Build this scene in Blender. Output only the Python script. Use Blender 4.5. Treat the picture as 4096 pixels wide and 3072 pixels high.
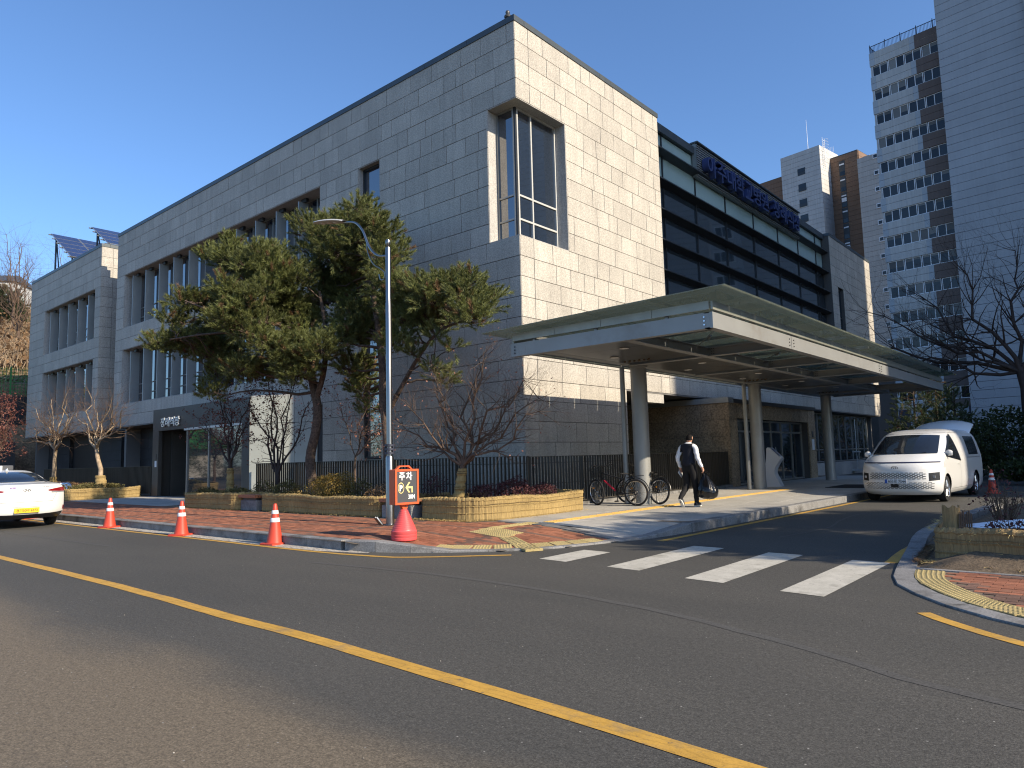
import bpy, bmesh, math, random
import numpy as np
from mathutils import Vector, Matrix, Quaternion

for o in list(bpy.data.objects):
    bpy.data.objects.remove(o)
SC = bpy.context.scene
COL = SC.collection
RND = random.Random(7)
NP = np.random.default_rng(11)
PI = math.pi

# ------------------------------------------------------------------ camera
CAM_POS = Vector((0.0, 0.0, 1.45))
RIGHT = Vector((0.757058, 0.652838, -0.025803)).normalized()
FWD = Vector((-0.647583, 0.755027, 0.102815)).normalized()
UPV = RIGHT.cross(FWD).normalized()
cam_d = bpy.data.cameras.new('camera')
cam_d.sensor_width = 36.0
cam_d.lens = 36.0 * 2855.0 / 4096.0
cam_d.clip_start = 0.1
cam_d.clip_end = 3000.0
cam = bpy.data.objects.new('camera', cam_d)
COL.objects.link(cam)
cm = Matrix.Identity(4)
for i in range(3):
    cm[i][0] = RIGHT[i]; cm[i][1] = UPV[i]; cm[i][2] = -FWD[i]; cm[i][3] = CAM_POS[i]
cam.matrix_world = cm
SC.camera = cam

# ------------------------------------------------------------------ world, sun, exposure
SUN_EL = math.radians(29.5)
SUN_AZ = math.radians(3.0)          # sun stands towards +x, turned a little to +y
world = bpy.data.worlds.new('World')
SC.world = world
world.use_nodes = True
wn = world.node_tree.nodes; wl = world.node_tree.links
wn.clear()
w_out = wn.new('ShaderNodeOutputWorld')
w_bg = wn.new('ShaderNodeBackground')
w_sky = wn.new('ShaderNodeTexSky')
w_sky.sky_type = 'NISHITA'
w_sky.sun_disc = False
w_sky.sun_elevation = SUN_EL
w_sky.sun_rotation = PI / 2 - SUN_AZ
w_sky.altitude = 50.0
w_sky.air_density = 1.0
w_sky.dust_density = 0.8
w_sky.ozone_density = 7.0
w_bg.inputs['Strength'].default_value = 0.145
wl.new(w_sky.outputs['Color'], w_bg.inputs['Color'])
wl.new(w_bg.outputs['Background'], w_out.inputs['Surface'])

sun_d = bpy.data.lights.new('sun', 'SUN')
sun_d.energy = 4.8
sun_d.angle = math.radians(0.53)
sun_d.color = (1.0, 0.86, 0.67)
sun = bpy.data.objects.new('sun', sun_d)
COL.objects.link(sun)
sdir = Vector((math.cos(SUN_EL) * math.cos(SUN_AZ), math.cos(SUN_EL) * math.sin(SUN_AZ), math.sin(SUN_EL)))
sun.rotation_euler = sdir.to_track_quat('Z', 'Y').to_euler()
sun.location = (40, 0, 60)

SC.view_settings.view_transform = 'Standard'
SC.view_settings.look = 'None'
SC.view_settings.exposure = 0.62
SC.view_settings.gamma = 1.0
SC.view_settings.use_curve_mapping = False
SC.render.engine = 'CYCLES'
SC.cycles.max_bounces = 8
SC.cycles.transparent_max_bounces = 16
SC.cycles.use_denoising = True
SC.cycles.filter_width = 1.15
SC.cycles.caustics_reflective = False
SC.cycles.caustics_refractive = False

# ------------------------------------------------------------------ projection (only to rank pieces by size)
FPX = 2855.0
def view(p):
    q = Vector(p) - CAM_POS
    d = q.dot(FWD)
    return d, 2048 + FPX * q.dot(RIGHT) / max(d, .01), 1536 - FPX * q.dot(UPV) / max(d, .01)

# ------------------------------------------------------------------ scene helpers
def tag(o, label=None, cat=None, group=None, kind=None):
    if label: o['label'] = label
    if cat: o['category'] = cat
    if group: o['group'] = group
    if kind: o['kind'] = kind
    return o

def link(name, mesh, parent=None, mw=None):
    """links a mesh whose vertices are given in the world, or in the parent's frame when mw is False"""
    o = bpy.data.objects.new(name, mesh)
    COL.objects.link(o)
    if parent is not None:
        o.parent = parent
        if mw is not False:
            o.matrix_parent_inverse = world_of(parent).inverted()
    return o

def world_of(o):
    m = o.matrix_basis.copy()
    if o.parent is not None:
        m = world_of(o.parent) @ o.matrix_parent_inverse @ m
    return m

def empty(name, loc, rz=0.0, label=None, cat=None, group=None, kind=None):
    o = bpy.data.objects.new(name, None)
    o.empty_display_size = 0.2
    o.location = loc
    o.rotation_euler = (0, 0, rz)
    COL.objects.link(o)
    return tag(o, label, cat, group, kind)

def kids(o):
    return [c for c in bpy.data.objects if c.parent == o]

def copy_tree(o, parent=None):
    c = o.copy()
    COL.objects.link(c)
    if parent is not None:
        c.parent = parent
    for ch in kids(o):
        copy_tree(ch, c)
    return c

def fast_mesh(name, verts, faces, mats, smooth=False, fm=None):
    """verts (n,3) array, faces (m,k) array of equal sized polygons"""
    me = bpy.data.meshes.new(name)
    verts = np.asarray(verts, dtype=np.float32); faces = np.asarray(faces, dtype=np.int32)
    m, k = faces.shape
    me.vertices.add(len(verts)); me.vertices.foreach_set('co', verts.ravel())
    me.loops.add(m * k); me.loops.foreach_set('vertex_index', faces.ravel())
    me.polygons.add(m)
    me.polygons.foreach_set('loop_start', np.arange(0, m * k, k, dtype=np.int32))
    me.polygons.foreach_set('loop_total', np.full(m, k, dtype=np.int32))
    if fm is not None:
        me.polygons.foreach_set('material_index', np.asarray(fm, dtype=np.int32))
    if smooth:
        me.polygons.foreach_set('use_smooth', np.ones(m, dtype=bool))
    for mt in (mats if isinstance(mats, (list, tuple)) else [mats]):
        me.materials.append(mt)
    me.update(calc_edges=True)
    return me

class MB:
    """mesh builder: collects polygons, then links them as one object"""
    def __init__(s):
        s.v = []; s.f = []; s.m = []
    def add(s, vs, fs, mi=0):
        n = len(s.v)
        s.v += [tuple(p) for p in vs]
        s.f += [tuple(i + n for i in f) for f in fs]
        s.m += [mi] * len(fs)
        return s
    def box(s, a, b, mi=0):
        (x0, y0, z0), (x1, y1, z1) = a, b
        x0, x1 = min(x0, x1), max(x0, x1); y0, y1 = min(y0, y1), max(y0, y1); z0, z1 = min(z0, z1), max(z0, z1)
        vs = [(x0,y0,z0),(x1,y0,z0),(x1,y1,z0),(x0,y1,z0),(x0,y0,z1),(x1,y0,z1),(x1,y1,z1),(x0,y1,z1)]
        return s.add(vs, [(0,3,2,1),(4,5,6,7),(0,1,5,4),(1,2,6,5),(2,3,7,6),(3,0,4,7)], mi)
    def obox(s, c, ax, ay, az, mi=0):
        """oriented box: centre and three half axes"""
        c = Vector(c); ax = Vector(ax); ay = Vector(ay); az = Vector(az)
        vs = [c-ax-ay-az, c+ax-ay-az, c+ax+ay-az, c-ax+ay-az, c-ax-ay+az, c+ax-ay+az, c+ax+ay+az, c-ax+ay+az]
        return s.add(vs, [(0,3,2,1),(4,5,6,7),(0,1,5,4),(1,2,6,5),(2,3,7,6),(3,0,4,7)], mi)
    def bbox(s, a, b, bev=0.01, mi=0):
        """box with chamfered vertical and top edges"""
        (x0, y0, z0), (x1, y1, z1) = a, b
        o = [(x0+bev,y0),(x1-bev,y0),(x1,y0+bev),(x1,y1-bev),(x1-bev,y1),(x0+bev,y1),(x0,y1-bev),(x0,y0+bev)]
        i = [(x0+2*bev,y0+bev),(x1-2*bev,y0+bev),(x1-bev,y0+2*bev),(x1-bev,y1-2*bev),(x1-2*bev,y1-bev),(x0+2*bev,y1-bev),(x0+bev,y1-2*bev),(x0+bev,y0+2*bev)]
        vs = [(x,y,z0) for x,y in o] + [(x,y,z1-bev) for x,y in o] + [(x,y,z1) for x,y in i]
        fs = [tuple(range(7,-1,-1)), tuple(range(16,24))]
        for r in (0, 8):
            for k in range(8):
                fs.append((r+k, r+(k+1)%8, r+8+(k+1)%8, r+8+k))
        return s.add(vs, fs, mi)
    def prism(s, pts, z0, z1, mi=0):
        n = len(pts)
        vs = [(p[0],p[1],z0) for p in pts] + [(p[0],p[1],z1) for p in pts]
        fs = [tuple(range(n-1,-1,-1)), tuple(range(n,2*n))] + [(k,(k+1)%n,n+(k+1)%n,n+k) for k in range(n)]
        return s.add(vs, fs, mi)
    def extr(s, pts, d, mi=0):
        """planar polygon (3d points) thickened by vector d"""
        n = len(pts); d = Vector(d)
        vs = [Vector(p) for p in pts] + [Vector(p)+d for p in pts]
        fs = [tuple(range(n-1,-1,-1)), tuple(range(n,2*n))] + [(k,(k+1)%n,n+(k+1)%n,n+k) for k in range(n)]
        return s.add(vs, fs, mi)
    def cyl(s, p0, p1, r0, r1=None, n=12, mi=0, cap=True):
        p0 = Vector(p0); p1 = Vector(p1); r1 = r0 if r1 is None else r1
        d = (p1 - p0)
        if d.length < 1e-6: return s
        d.normalize()
        a = d.orthogonal().normalized(); b = d.cross(a)
        vs = []
        for p, r in ((p0, r0), (p1, r1)):
            for k in range(n):
                t = 2*PI*k/n
                vs.append(p + (a*math.cos(t) + b*math.sin(t))*r)
        fs = [(k,(k+1)%n,n+(k+1)%n,n+k) for k in range(n)]
        if cap: fs += [tuple(range(n-1,-1,-1)), tuple(range(n,2*n))]
        return s.add(vs, fs, mi)
    def tube(s, pts, r, n=8, mi=0, cap=True):
        pts = [Vector(p) for p in pts]
        rs = r if isinstance(r, (list, tuple)) else [r]*len(pts)
        a = None; vs = []
        for i, p in enumerate(pts):
            d = (pts[min(i+1,len(pts)-1)] - pts[max(i-1,0)]).normalized()
            if a is None: a = d.orthogonal().normalized()
            a = (a - d*a.dot(d))
            a = a.normalized() if a.length > 1e-5 else d.orthogonal().normalized()
            b = d.cross(a)
            for k in range(n):
                t = 2*PI*k/n
                vs.append(p + (a*math.cos(t)+b*math.sin(t))*rs[i])
        fs = []
        for i in range(len(pts)-1):
            for k in range(n):
                fs.append((i*n+k, i*n+(k+1)%n, (i+1)*n+(k+1)%n, (i+1)*n+k))
        if cap:
            fs += [tuple(range(n-1,-1,-1)), tuple(range((len(pts)-1)*n, len(pts)*n))]
        return s.add(vs, fs, mi)
    def lathe(s, prof, c=(0,0,0), n=24, mi=0, cap=True):
        """profile of (radius, z) turned about the z axis through c"""
        vs = []
        for r, z in prof:
            for k in range(n):
                t = 2*PI*k/n
                vs.append((c[0]+r*math.cos(t), c[1]+r*math.sin(t), c[2]+z))
        fs = []
        for i in range(len(prof)-1):
            for k in range(n):
                fs.append((i*n+k, i*n+(k+1)%n, (i+1)*n+(k+1)%n, (i+1)*n+k))
        if cap: fs += [tuple(range(n-1,-1,-1)), tuple(range((len(prof)-1)*n, len(prof)*n))]
        return s.add(vs, fs, mi)
    def torus(s, c, axis, R, r, n=32, m=8, mi=0):
        c = Vector(c); ax = Vector(axis).normalized(); a = ax.orthogonal().normalized(); b = ax.cross(a)
        vs = []
        for i in range(n):
            t = 2*PI*i/n; d = a*math.cos(t)+b*math.sin(t)
            for j in range(m):
                u = 2*PI*j/m
                vs.append(c + d*(R+r*math.cos(u)) + ax*r*math.sin(u))
        fs = [(i*m+j, ((i+1)%n)*m+j, ((i+1)%n)*m+(j+1)%m, i*m+(j+1)%m) for i in range(n) for j in range(m)]
        return s.add(vs, fs, mi)
    def grid(s, P, mi=0, close_u=False):
        """P: rows of points"""
        nu = len(P); nv = len(P[0])
        vs = [p for row in P for p in row]
        fs = []
        for i in range(nu - (0 if close_u else 1)):
            for j in range(nv-1):
                a = i*nv+j; b = ((i+1)%nu)*nv+j
                fs.append((a, b, b+1, a+1))
        return s.add(vs, fs, mi)
    def mesh(s, name, mats, smooth=False, angle=None):
        me = bpy.data.meshes.new(name)
        me.from_pydata(s.v, [], s.f)
        for mt in (mats if isinstance(mats, (list, tuple)) else [mats]):
            me.materials.append(mt)
        me.polygons.foreach_set('material_index', s.m)
        if smooth:
            me.polygons.foreach_set('use_smooth', [True]*len(s.f))
            if angle is not None:
                me.update()
                me.set_sharp_from_angle(angle=math.radians(angle))
        me.update()
        return me
    def build(s, name, mats, parent=None, smooth=False, angle=40, mw=None):
        return link(name, s.mesh(name, mats, smooth, angle), parent, mw)

# ------------------------------------------------------------------ materials
M = {}
def _nt(name):
    m = bpy.data.materials.new(name)
    m.use_nodes = True
    nt = m.node_tree
    nt.nodes.clear()
    out = nt.nodes.new('ShaderNodeOutputMaterial')
    b = nt.nodes.new('ShaderNodeBsdfPrincipled')
    nt.links.new(b.outputs[0], out.inputs['Surface'])
    M[name] = m
    return m, nt, b, out

def _noise(nt, scale, detail=3.0, rough=.55, vec=None, stretch=None):
    n = nt.nodes.new('ShaderNodeTexNoise')
    n.inputs['Scale'].default_value = scale
    n.inputs['Detail'].default_value = detail
    n.inputs['Roughness'].default_value = rough
    if vec is None:
        g = nt.nodes.new('ShaderNodeNewGeometry'); vec = g.outputs['Position']
    if stretch:
        mp = nt.nodes.new('ShaderNodeMapping'); mp.inputs['Scale'].default_value = stretch
        nt.links.new(vec, mp.inputs['Vector']); vec = mp.outputs['Vector']
    nt.links.new(vec, n.inputs['Vector'])
    return n

def _ramp(nt, fac, stops):
    r = nt.nodes.new('ShaderNodeValToRGB')
    e = r.color_ramp.elements
    while len(e) < len(stops): e.new(0.5)
    for el, (p, c) in zip(e, stops):
        el.position = p; el.color = (c[0], c[1], c[2], 1) if not isinstance(c, (int, float)) else (c, c, c, 1)
    nt.links.new(fac, r.inputs['Fac'])
    return r

def _mix(nt, a, b, fac, mode='MIX'):
    n = nt.nodes.new('ShaderNodeMix'); n.data_type = 'RGBA'; n.blend_type = mode
    for sock, val in ((n.inputs[6], a), (n.inputs[7], b), (n.inputs[0], fac)):
        if isinstance(val, bpy.types.NodeSocket): nt.links.new(val, sock)
        elif isinstance(val, (int, float)): sock.default_value = val
        else: sock.default_value = (val[0], val[1], val[2], 1)
    return n.outputs[2]

def mat(name, col, rough=.6, metal=0.0, var=0.0, vscale=2.0, fine=0.0, fscale=40.0, piece=0.0, island=0.0,
        bump=0.0, bscale=60.0, streak=0.0, spec=.5, ior=1.45, coat=0.0, dirt=None, obj=False, rvar=0.0, sss=0.0, transl=0.0):
    """base colour with large scale patches, fine speckle, per piece shade, rain streaks and fine relief"""
    m, nt, b, out = _nt(name)
    b.inputs['Roughness'].default_value = rough
    b.inputs['Metallic'].default_value = metal
    b.inputs['Specular IOR Level'].default_value = spec
    b.inputs['IOR'].default_value = ior
    b.inputs['Coat Weight'].default_value = coat
    vec = None
    if obj:
        tc = nt.nodes.new('ShaderNodeTexCoord'); vec = tc.outputs['Object']
    c = nt.nodes.new('ShaderNodeRGB'); c.outputs[0].default_value = (*col, 1)
    cur = c.outputs[0]
    def scale_by(cur, src, lo, hi, p0=.3, p1=.7):
        r = _ramp(nt, src, [(p0, lo), (p1, hi)])
        return _mix(nt, cur, r.outputs['Color'], 1.0, 'MULTIPLY')
    if var:
        cur = scale_by(cur, _noise(nt, vscale, 4, .6, vec).outputs['Fac'], 1-var, 1+var)
    if fine:
        cur = scale_by(cur, _noise(nt, fscale, 2, .7, vec).outputs['Fac'], 1-fine, 1+fine, .35, .65)
    if streak:
        cur = scale_by(cur, _noise(nt, 1.0, 3, .6, vec, (5.0, 5.0, .25)).outputs['Fac'], 1-streak, 1.0, .42, .62)
    if piece:
        oi = nt.nodes.new('ShaderNodeObjectInfo')
        cur = scale_by(cur, oi.outputs['Random'], 1-piece, 1+piece, 0, 1)
    if island:
        g = nt.nodes.new('ShaderNodeNewGeometry')
        cur = scale_by(cur, g.outputs['Random Per Island'], 1-island, 1+island, 0, 1)
    if dirt:
        dcol, dsc, p0, p1 = dirt
        n = _noise(nt, dsc, 5, .65, vec)
        r = _ramp(nt, n.outputs['Fac'], [(p0, 0.0), (p1, 1.0)])
        cur = _mix(nt, cur, dcol, r.outputs['Color'])
    nt.links.new(cur, b.inputs['Base Color'])
    if rvar:
        r = _ramp(nt, _noise(nt, 3.0, 3, .6, vec).outputs['Fac'], [(.3, max(rough-rvar, .02)), (.7, min(rough+rvar, 1))])
        nt.links.new(r.outputs['Color'], b.inputs['Roughness'])
    if bump:
        bn = nt.nodes.new('ShaderNodeBump'); bn.inputs['Strength'].default_value = bump; bn.inputs['Distance'].default_value = .01
        nt.links.new(_noise(nt, bscale, 3, .6, vec).outputs['Fac'], bn.inputs['Height'])
        nt.links.new(bn.outputs['Normal'], b.inputs['Normal'])
    if transl:
        t = nt.nodes.new('ShaderNodeBsdfTranslucent'); nt.links.new(cur, t.inputs['Color'])
        mx = nt.nodes.new('ShaderNodeMixShader'); mx.inputs[0].default_value = transl
        nt.links.new(b.outputs[0], mx.inputs[1]); nt.links.new(t.outputs[0], mx.inputs[2])
        nt.links.new(mx.outputs[0], out.inputs['Surface'])
    return m

def clear_glass(name, tint, refl=1.5, haze=0.0, hcol=(.7,.75,.7)):
    """see-through pane: tinted transparency, mirror reflection by angle, a film of dust"""
    m, nt, b, out = _nt(name)
    nt.nodes.remove(b)
    tr = nt.nodes.new('ShaderNodeBsdfTransparent'); tr.inputs[0].default_value = (*tint, 1)
    gl = nt.nodes.new('ShaderNodeBsdfGlossy'); gl.inputs['Roughness'].default_value = .02
    fr = nt.nodes.new('ShaderNodeFresnel'); fr.inputs['IOR'].default_value = refl
    mx = nt.nodes.new('ShaderNodeMixShader')
    nt.links.new(fr.outputs[0], mx.inputs[0]); nt.links.new(tr.outputs[0], mx.inputs[1]); nt.links.new(gl.outputs[0], mx.inputs[2])
    last = mx
    if haze:
        df = nt.nodes.new('ShaderNodeBsdfTranslucent'); df.inputs[0].default_value = (*hcol, 1)
        d2 = nt.nodes.new('ShaderNodeBsdfDiffuse'); d2.inputs[0].default_value = (*hcol, 1)
        ad = nt.nodes.new('ShaderNodeMixShader'); ad.inputs[0].default_value = .5
        nt.links.new(df.outputs[0], ad.inputs[1]); nt.links.new(d2.outputs[0], ad.inputs[2])
        m2 = nt.nodes.new('ShaderNodeMixShader'); m2.inputs[0].default_value = haze
        nt.links.new(mx.outputs[0], m2.inputs[1]); nt.links.new(ad.outputs[0], m2.inputs[2])
        last = m2
    nt.links.new(last.outputs[0], out.inputs['Surface'])
    return m

# stone and building
mat('granite', (.44,.412,.36), .75, var=.08, vscale=.8, fine=.24, fscale=26, piece=.09, streak=.09, bump=.25, bscale=45)
mat('granite_rest', (.44,.412,.36), .75, var=.08, vscale=.8, fine=.24, fscale=26, island=.09, streak=.09, bump=.25, bscale=45)
mat('granite_core', (.10,.095,.09), .9, fine=.1)
mat('granite_jamb', (.43,.415,.385), .75, var=.06, fine=.2, fscale=26, streak=.1)
mat('dark_stone', (.032,.032,.034), .7, var=.15, vscale=1.2, fine=.15, fscale=30, piece=.14, bump=.1)
mat('brown_stone', (.30,.23,.15), .8, var=.18, vscale=2.5, fine=.35, fscale=14, piece=.08, bump=1.0, bscale=18)
mat('coping', (.075,.09,.10), .45, metal=.3, var=.1)
mat('portal_metal', (.075,.068,.058), .5, metal=.2, var=.08, piece=.05)
mat('pale_panel', (.42,.45,.42), .5, var=.04, piece=.03)
mat('fin_metal', (.30,.32,.315), .45, metal=.25, var=.05, piece=.03)
mat('frame_dark', (.045,.05,.055), .4, metal=.4)
mat('frame_grey', (.33,.33,.31), .4, metal=.5)
mat('frame_light', (.55,.55,.52), .4, metal=.2)
mat('frame_white', (.82,.84,.86), .45)
mat('glass_dark', (.022,.032,.042), .03, ior=1.85, spec=.6)
mat('glass_blue', (.015,.022,.035), .02, ior=2.4, spec=.7)
mat('glass_flat', (.022,.027,.032), .08, ior=1.5, piece=.5)
mat('glass_frost', (.34,.46,.44), .18, ior=1.5, var=.08, vscale=.5)
mat('soffit', (.16,.155,.15), .6)
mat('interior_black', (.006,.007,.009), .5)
mat('canopy_steel', (.30,.305,.295), .42, metal=.25, var=.06, vscale=1.5, dirt=((.25,.24,.22), 1.2, .58, .8))
mat('canopy_gutter', (.32,.32,.275), .4, metal=.4, var=.1, vscale=3)
mat('canopy_ceiling', (.12,.115,.105), .28, metal=.5, var=.15, vscale=.6)
clear_glass('canopy_glass', (.89,.95,.90), 1.45, .085, (.60,.68,.55))
clear_glass('clear_pane', (.75,.80,.78), 1.5)
mat('lamp_disc', (.75,.73,.68), .4)
mat('bolt', (.10,.10,.10), .5, metal=.6)
mat('blue_letter', (.032,.048,.14), .5, piece=.1)
mat('white_letter', (.80,.82,.84), .25, metal=.6)
mat('louver', (.24,.255,.255), .5, metal=.3)
# ground
mat('brick_red', (.29,.112,.06), .85, var=.12, fine=.15, fscale=60, piece=.25, bump=.3, bscale=120, dirt=((.20,.13,.09), 2.0, .55, .8))
mat('brick_rest', (.29,.112,.06), .85, var=.12, fine=.15, fscale=60, island=.25, bump=.3, bscale=120, dirt=((.20,.13,.09), 2.0, .55, .8))
mat('brick_dark', (.15,.085,.06), .85, var=.12, fine=.15, fscale=60, piece=.25, bump=.3, bscale=120)
mat('mortar_sand', (.17,.13,.09), .95, var=.2)
mat('kerb_stone', (.215,.213,.208), .85, var=.15, fine=.25, fscale=50, piece=.10, dirt=((.06,.057,.053), 2.2, .48, .72), bump=.3)
mat('slab_stone', (.40,.385,.35), .8, var=.1, fine=.15, fscale=45, piece=.08, dirt=((.28,.265,.24), 1.0, .5, .8), bump=.15)
mat('gutter_concrete', (.38,.345,.29), .9, var=.2, vscale=4, fine=.45, fscale=22, bump=.6, bscale=40)
mat('tactile', (.36,.285,.125), .8, var=.12, fine=.15, piece=.1, dirt=((.28,.22,.12), 4.0, .55, .8))
mat('tactile_bright', (.56,.35,.095), .75, var=.1, piece=.08)
mat('mat_black', (.012,.012,.014), .9, fine=.2, fscale=80)
mat('soil', (.13,.095,.06), .95, var=.3, vscale=5, fine=.3, bump=.6)
mat('turf_dry', (.16,.125,.07), .95, var=.3, vscale=.6, fine=.35, fscale=9, bump=.6, bscale=12)
mat('snow', (.82,.85,.9), .6, var=.05, bump=.5, bscale=25)
# street things
mat('cone_orange', (.50,.058,.03), .45, var=.08, obj=True, dirt=((.30,.06,.04), 6.0, .6, .85))
mat('cone_band', (.72,.73,.73), .35, var=.06, dirt=((.40,.40,.40), 14.0, .58, .7))
mat('sign_orange', (.62,.10,.03), .42, var=.05)
mat('sign_pink', (.62,.085,.085), .42, var=.06, dirt=((.40,.10,.09), 6.0, .6, .85))
mat('sign_face', (.055,.058,.065), .5)
mat('paint_white', (.82,.82,.80), .5)
mat('paint_cream', (.72,.62,.25), .5)
mat('steel_bright', (.27,.27,.268), .28, metal=1.0, var=.05)
mat('plastic_navy', (.03,.035,.055), .5)
mat('fence_bronze', (.085,.078,.066), .45, metal=.35, piece=.08)
mat('straw_loose', (.46,.33,.13), .9, island=.35)
mat('wood_slat', (.30,.12,.055), .6, var=.15, fine=.2, piece=.12)
mat('twine', (.16,.11,.05), .9)
# vegetation
mat('needle', (.135,.152,.048), .55, var=.38, vscale=1.3, island=.5, transl=.25)
mat('needle_dark', (.07,.095,.035), .55, island=.4, transl=.2)
mat('bark_pine', (.085,.06,.045), .95, var=.3, vscale=6, fine=.4, fscale=22, bump=1.0, bscale=24)
mat('bark_pale', (.33,.25,.165), .85, var=.3, vscale=6, fine=.2, bump=.5)
mat('bark_dark', (.045,.034,.030), .9, var=.25, vscale=6, bump=.6)
mat('bark_brown', (.12,.08,.055), .9, var=.25, vscale=6, bump=.6)
mat('leaf_red', (.15,.055,.042), .7, island=.5, transl=.3)
mat('leaf_pink', (.42,.20,.14), .7, island=.4, transl=.35)
mat('leaf_wine', (.085,.028,.032), .7, island=.5, transl=.2)
mat('leaf_gold', (.30,.20,.045), .7, island=.5, transl=.3)
mat('leaf_olive', (.12,.105,.035), .7, island=.5, transl=.25)
mat('leaf_green', (.05,.07,.022), .6, island=.5, transl=.25)
mat('leaf_brown', (.20,.12,.06), .8, island=.5, transl=.2)
mat('grass', (.10,.13,.03), .9, var=.3, vscale=2)
# vehicles, person
mat('car_white', (.70,.70,.68), .25, coat=.6, spec=.5)
mat('car_black', (.010,.010,.012), .3)
mat('car_glass', (.012,.015,.020), .04, ior=1.55)
mat('tyre', (.016,.016,.017), .85)
mat('rim', (.55,.56,.58), .25, metal=.9)
mat('chrome', (.62,.63,.66), .15, metal=1.0)
mat('lamp_red', (.22,.008,.010), .15, coat=.5)
mat('lamp_clear', (.55,.56,.58), .1, metal=.6)
mat('navy_line', (.015,.015,.05), .3)
mat('plate_yellow', (.75,.47,.02), .45)
mat('plate_white', (.72,.74,.76), .45)
mat('plate_blue', (.03,.10,.40), .45)
mat('ink', (.012,.012,.014), .5)
mat('violet', (.16,.08,.28), .5)
mat('cloth_navy', (.010,.012,.022), .85, bump=.3, bscale=80)
mat('cloth_black', (.006,.006,.007), .85)
mat('cloth_white', (.72,.73,.76), .8, bump=.4, bscale=30)
mat('skin', (.50,.27,.18), .55)
mat('hair', (.008,.007,.007), .75, spec=.2)
mat('shoe_grey', (.05,.06,.08), .7)
mat('shoe_sole', (.62,.60,.55), .7)
mat('sole_dark', (.06,.06,.065), .8)
mat('bag_black', (.006,.006,.007), .22, coat=.3, bump=.6, bscale=14)
mat('bike_red', (.45,.02,.04), .3)
mat('bike_black', (.010,.010,.011), .35)
mat('reflector', (.75,.28,.02), .2)
mat('kiosk_white', (.62,.63,.64), .35)
mat('screen_blue', (.02,.05,.16), .1)
mat('silver_pipe', (.68,.69,.70), .22, metal=1.0)
# background buildings
mat('tower_white', (.52,.52,.50), .8, var=.06, vscale=.3, piece=.03, streak=.12)
mat('tower_cream', (.52,.48,.43), .8, var=.05, vscale=.3, piece=.03, streak=.1)
mat('tower_brown', (.21,.13,.085), .8, var=.06, vscale=.3, piece=.03, streak=.1)
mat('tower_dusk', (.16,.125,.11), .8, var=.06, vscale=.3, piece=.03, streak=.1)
mat('tower_blue', (.37,.39,.41), .8, var=.08, vscale=.25, piece=.03, streak=.05)
mat('tower_pale', (.40,.44,.47), .8, var=.05, piece=.03)
mat('groove', (.07,.07,.07), .9)
mat('solar_cell', (.022,.035,.10), .12, ior=1.6, piece=.1)
mat('hill_brush', (.21,.14,.08), .95, var=.35, vscale=1.2, fine=.4, fscale=8, bump=1.0, bscale=6)
mat('mesh_green', (.05,.22,.06), .6)

def asphalt():
    m, nt, b, out = _nt('asphalt')
    b.inputs['Roughness'].default_value = .86
    b.inputs['Specular IOR Level'].default_value = .3
    base = _ramp(nt, _noise(nt, .35, 5, .62, None, (.35, 1.0, 1)).outputs['Fac'], [(.30, (.064,.0625,.056)), (.70, (.094,.089,.077))])
    # dusty strip worn along the near lane
    g = nt.nodes.new('ShaderNodeNewGeometry'); sp = nt.nodes.new('ShaderNodeSeparateXYZ')
    nt.links.new(g.outputs['Position'], sp.inputs[0])
    wob = _noise(nt, .8, 4, .6, None, (.4, 1, 1))
    ad = nt.nodes.new('ShaderNodeMath'); ad.operation = 'MULTIPLY_ADD'; ad.inputs[1].default_value = 1.3
    nt.links.new(wob.outputs['Fac'], ad.inputs[0]); nt.links.new(sp.outputs['Y'], ad.inputs[2])
    r = _ramp(nt, ad.outputs[0], [(0.0, .15), (.30, .75), (.46, .75), (.58, 0.0)])
    r.color_ramp.interpolation = 'EASE'
    mr = nt.nodes.new('ShaderNodeMapRange'); mr.inputs['From Min'].default_value = 0.0; mr.inputs['From Max'].default_value = 6.0
    nt.links.new(ad.outputs[0], mr.inputs['Value']); nt.links.new(mr.outputs[0], r.inputs['Fac'])
    cur = _mix(nt, base.outputs['Color'], (.185,.148,.100), r.outputs['Color'])
    grit = _ramp(nt, _noise(nt, 70, 2, .8).outputs['Fac'], [(.30, .50), (.55, 1.0), (.72, 1.55)])
    cur = _mix(nt, cur, grit.outputs['Color'], 1.0, 'MULTIPLY')
    grit2 = _ramp(nt, _noise(nt, 24, 3, .8).outputs['Fac'], [(.30, .72), (.70, 1.28)])
    cur = _mix(nt, cur, grit2.outputs['Color'], 1.0, 'MULTIPLY')
    # pale chips of stone
    vo = nt.nodes.new('ShaderNodeTexVoronoi'); vo.inputs['Scale'].default_value = 9.0
    nt.links.new(g.outputs['Position'], vo.inputs['Vector'])
    ch = _ramp(nt, vo.outputs['Distance'], [(.035, 1.0), (.06, 0.0)])
    cur = _mix(nt, cur, (.30,.29,.26), ch.outputs['Color'])
    # tar seams and stains
    st = _ramp(nt, _noise(nt, .9, 6, .7, None, (.6, 1.5, 1)).outputs['Fac'], [(.60, 0.0), (.78, .55)])
    cur = _mix(nt, cur, (.045,.044,.043), st.outputs['Color'])
    nt.links.new(cur, b.inputs['Base Color'])
    bn = nt.nodes.new('ShaderNodeBump'); bn.inputs['Strength'].default_value = .55; bn.inputs['Distance'].default_value = .006
    nt.links.new(_noise(nt, 90, 2, .8).outputs['Fac'], bn.inputs['Height'])
    nt.links.new(bn.outputs['Normal'], b.inputs['Normal'])
asphalt()
mat('tar', (.074,.071,.064), .8, fine=.3, fscale=50)
mat('chip', (.30,.28,.24), .8, island=.4)

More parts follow.
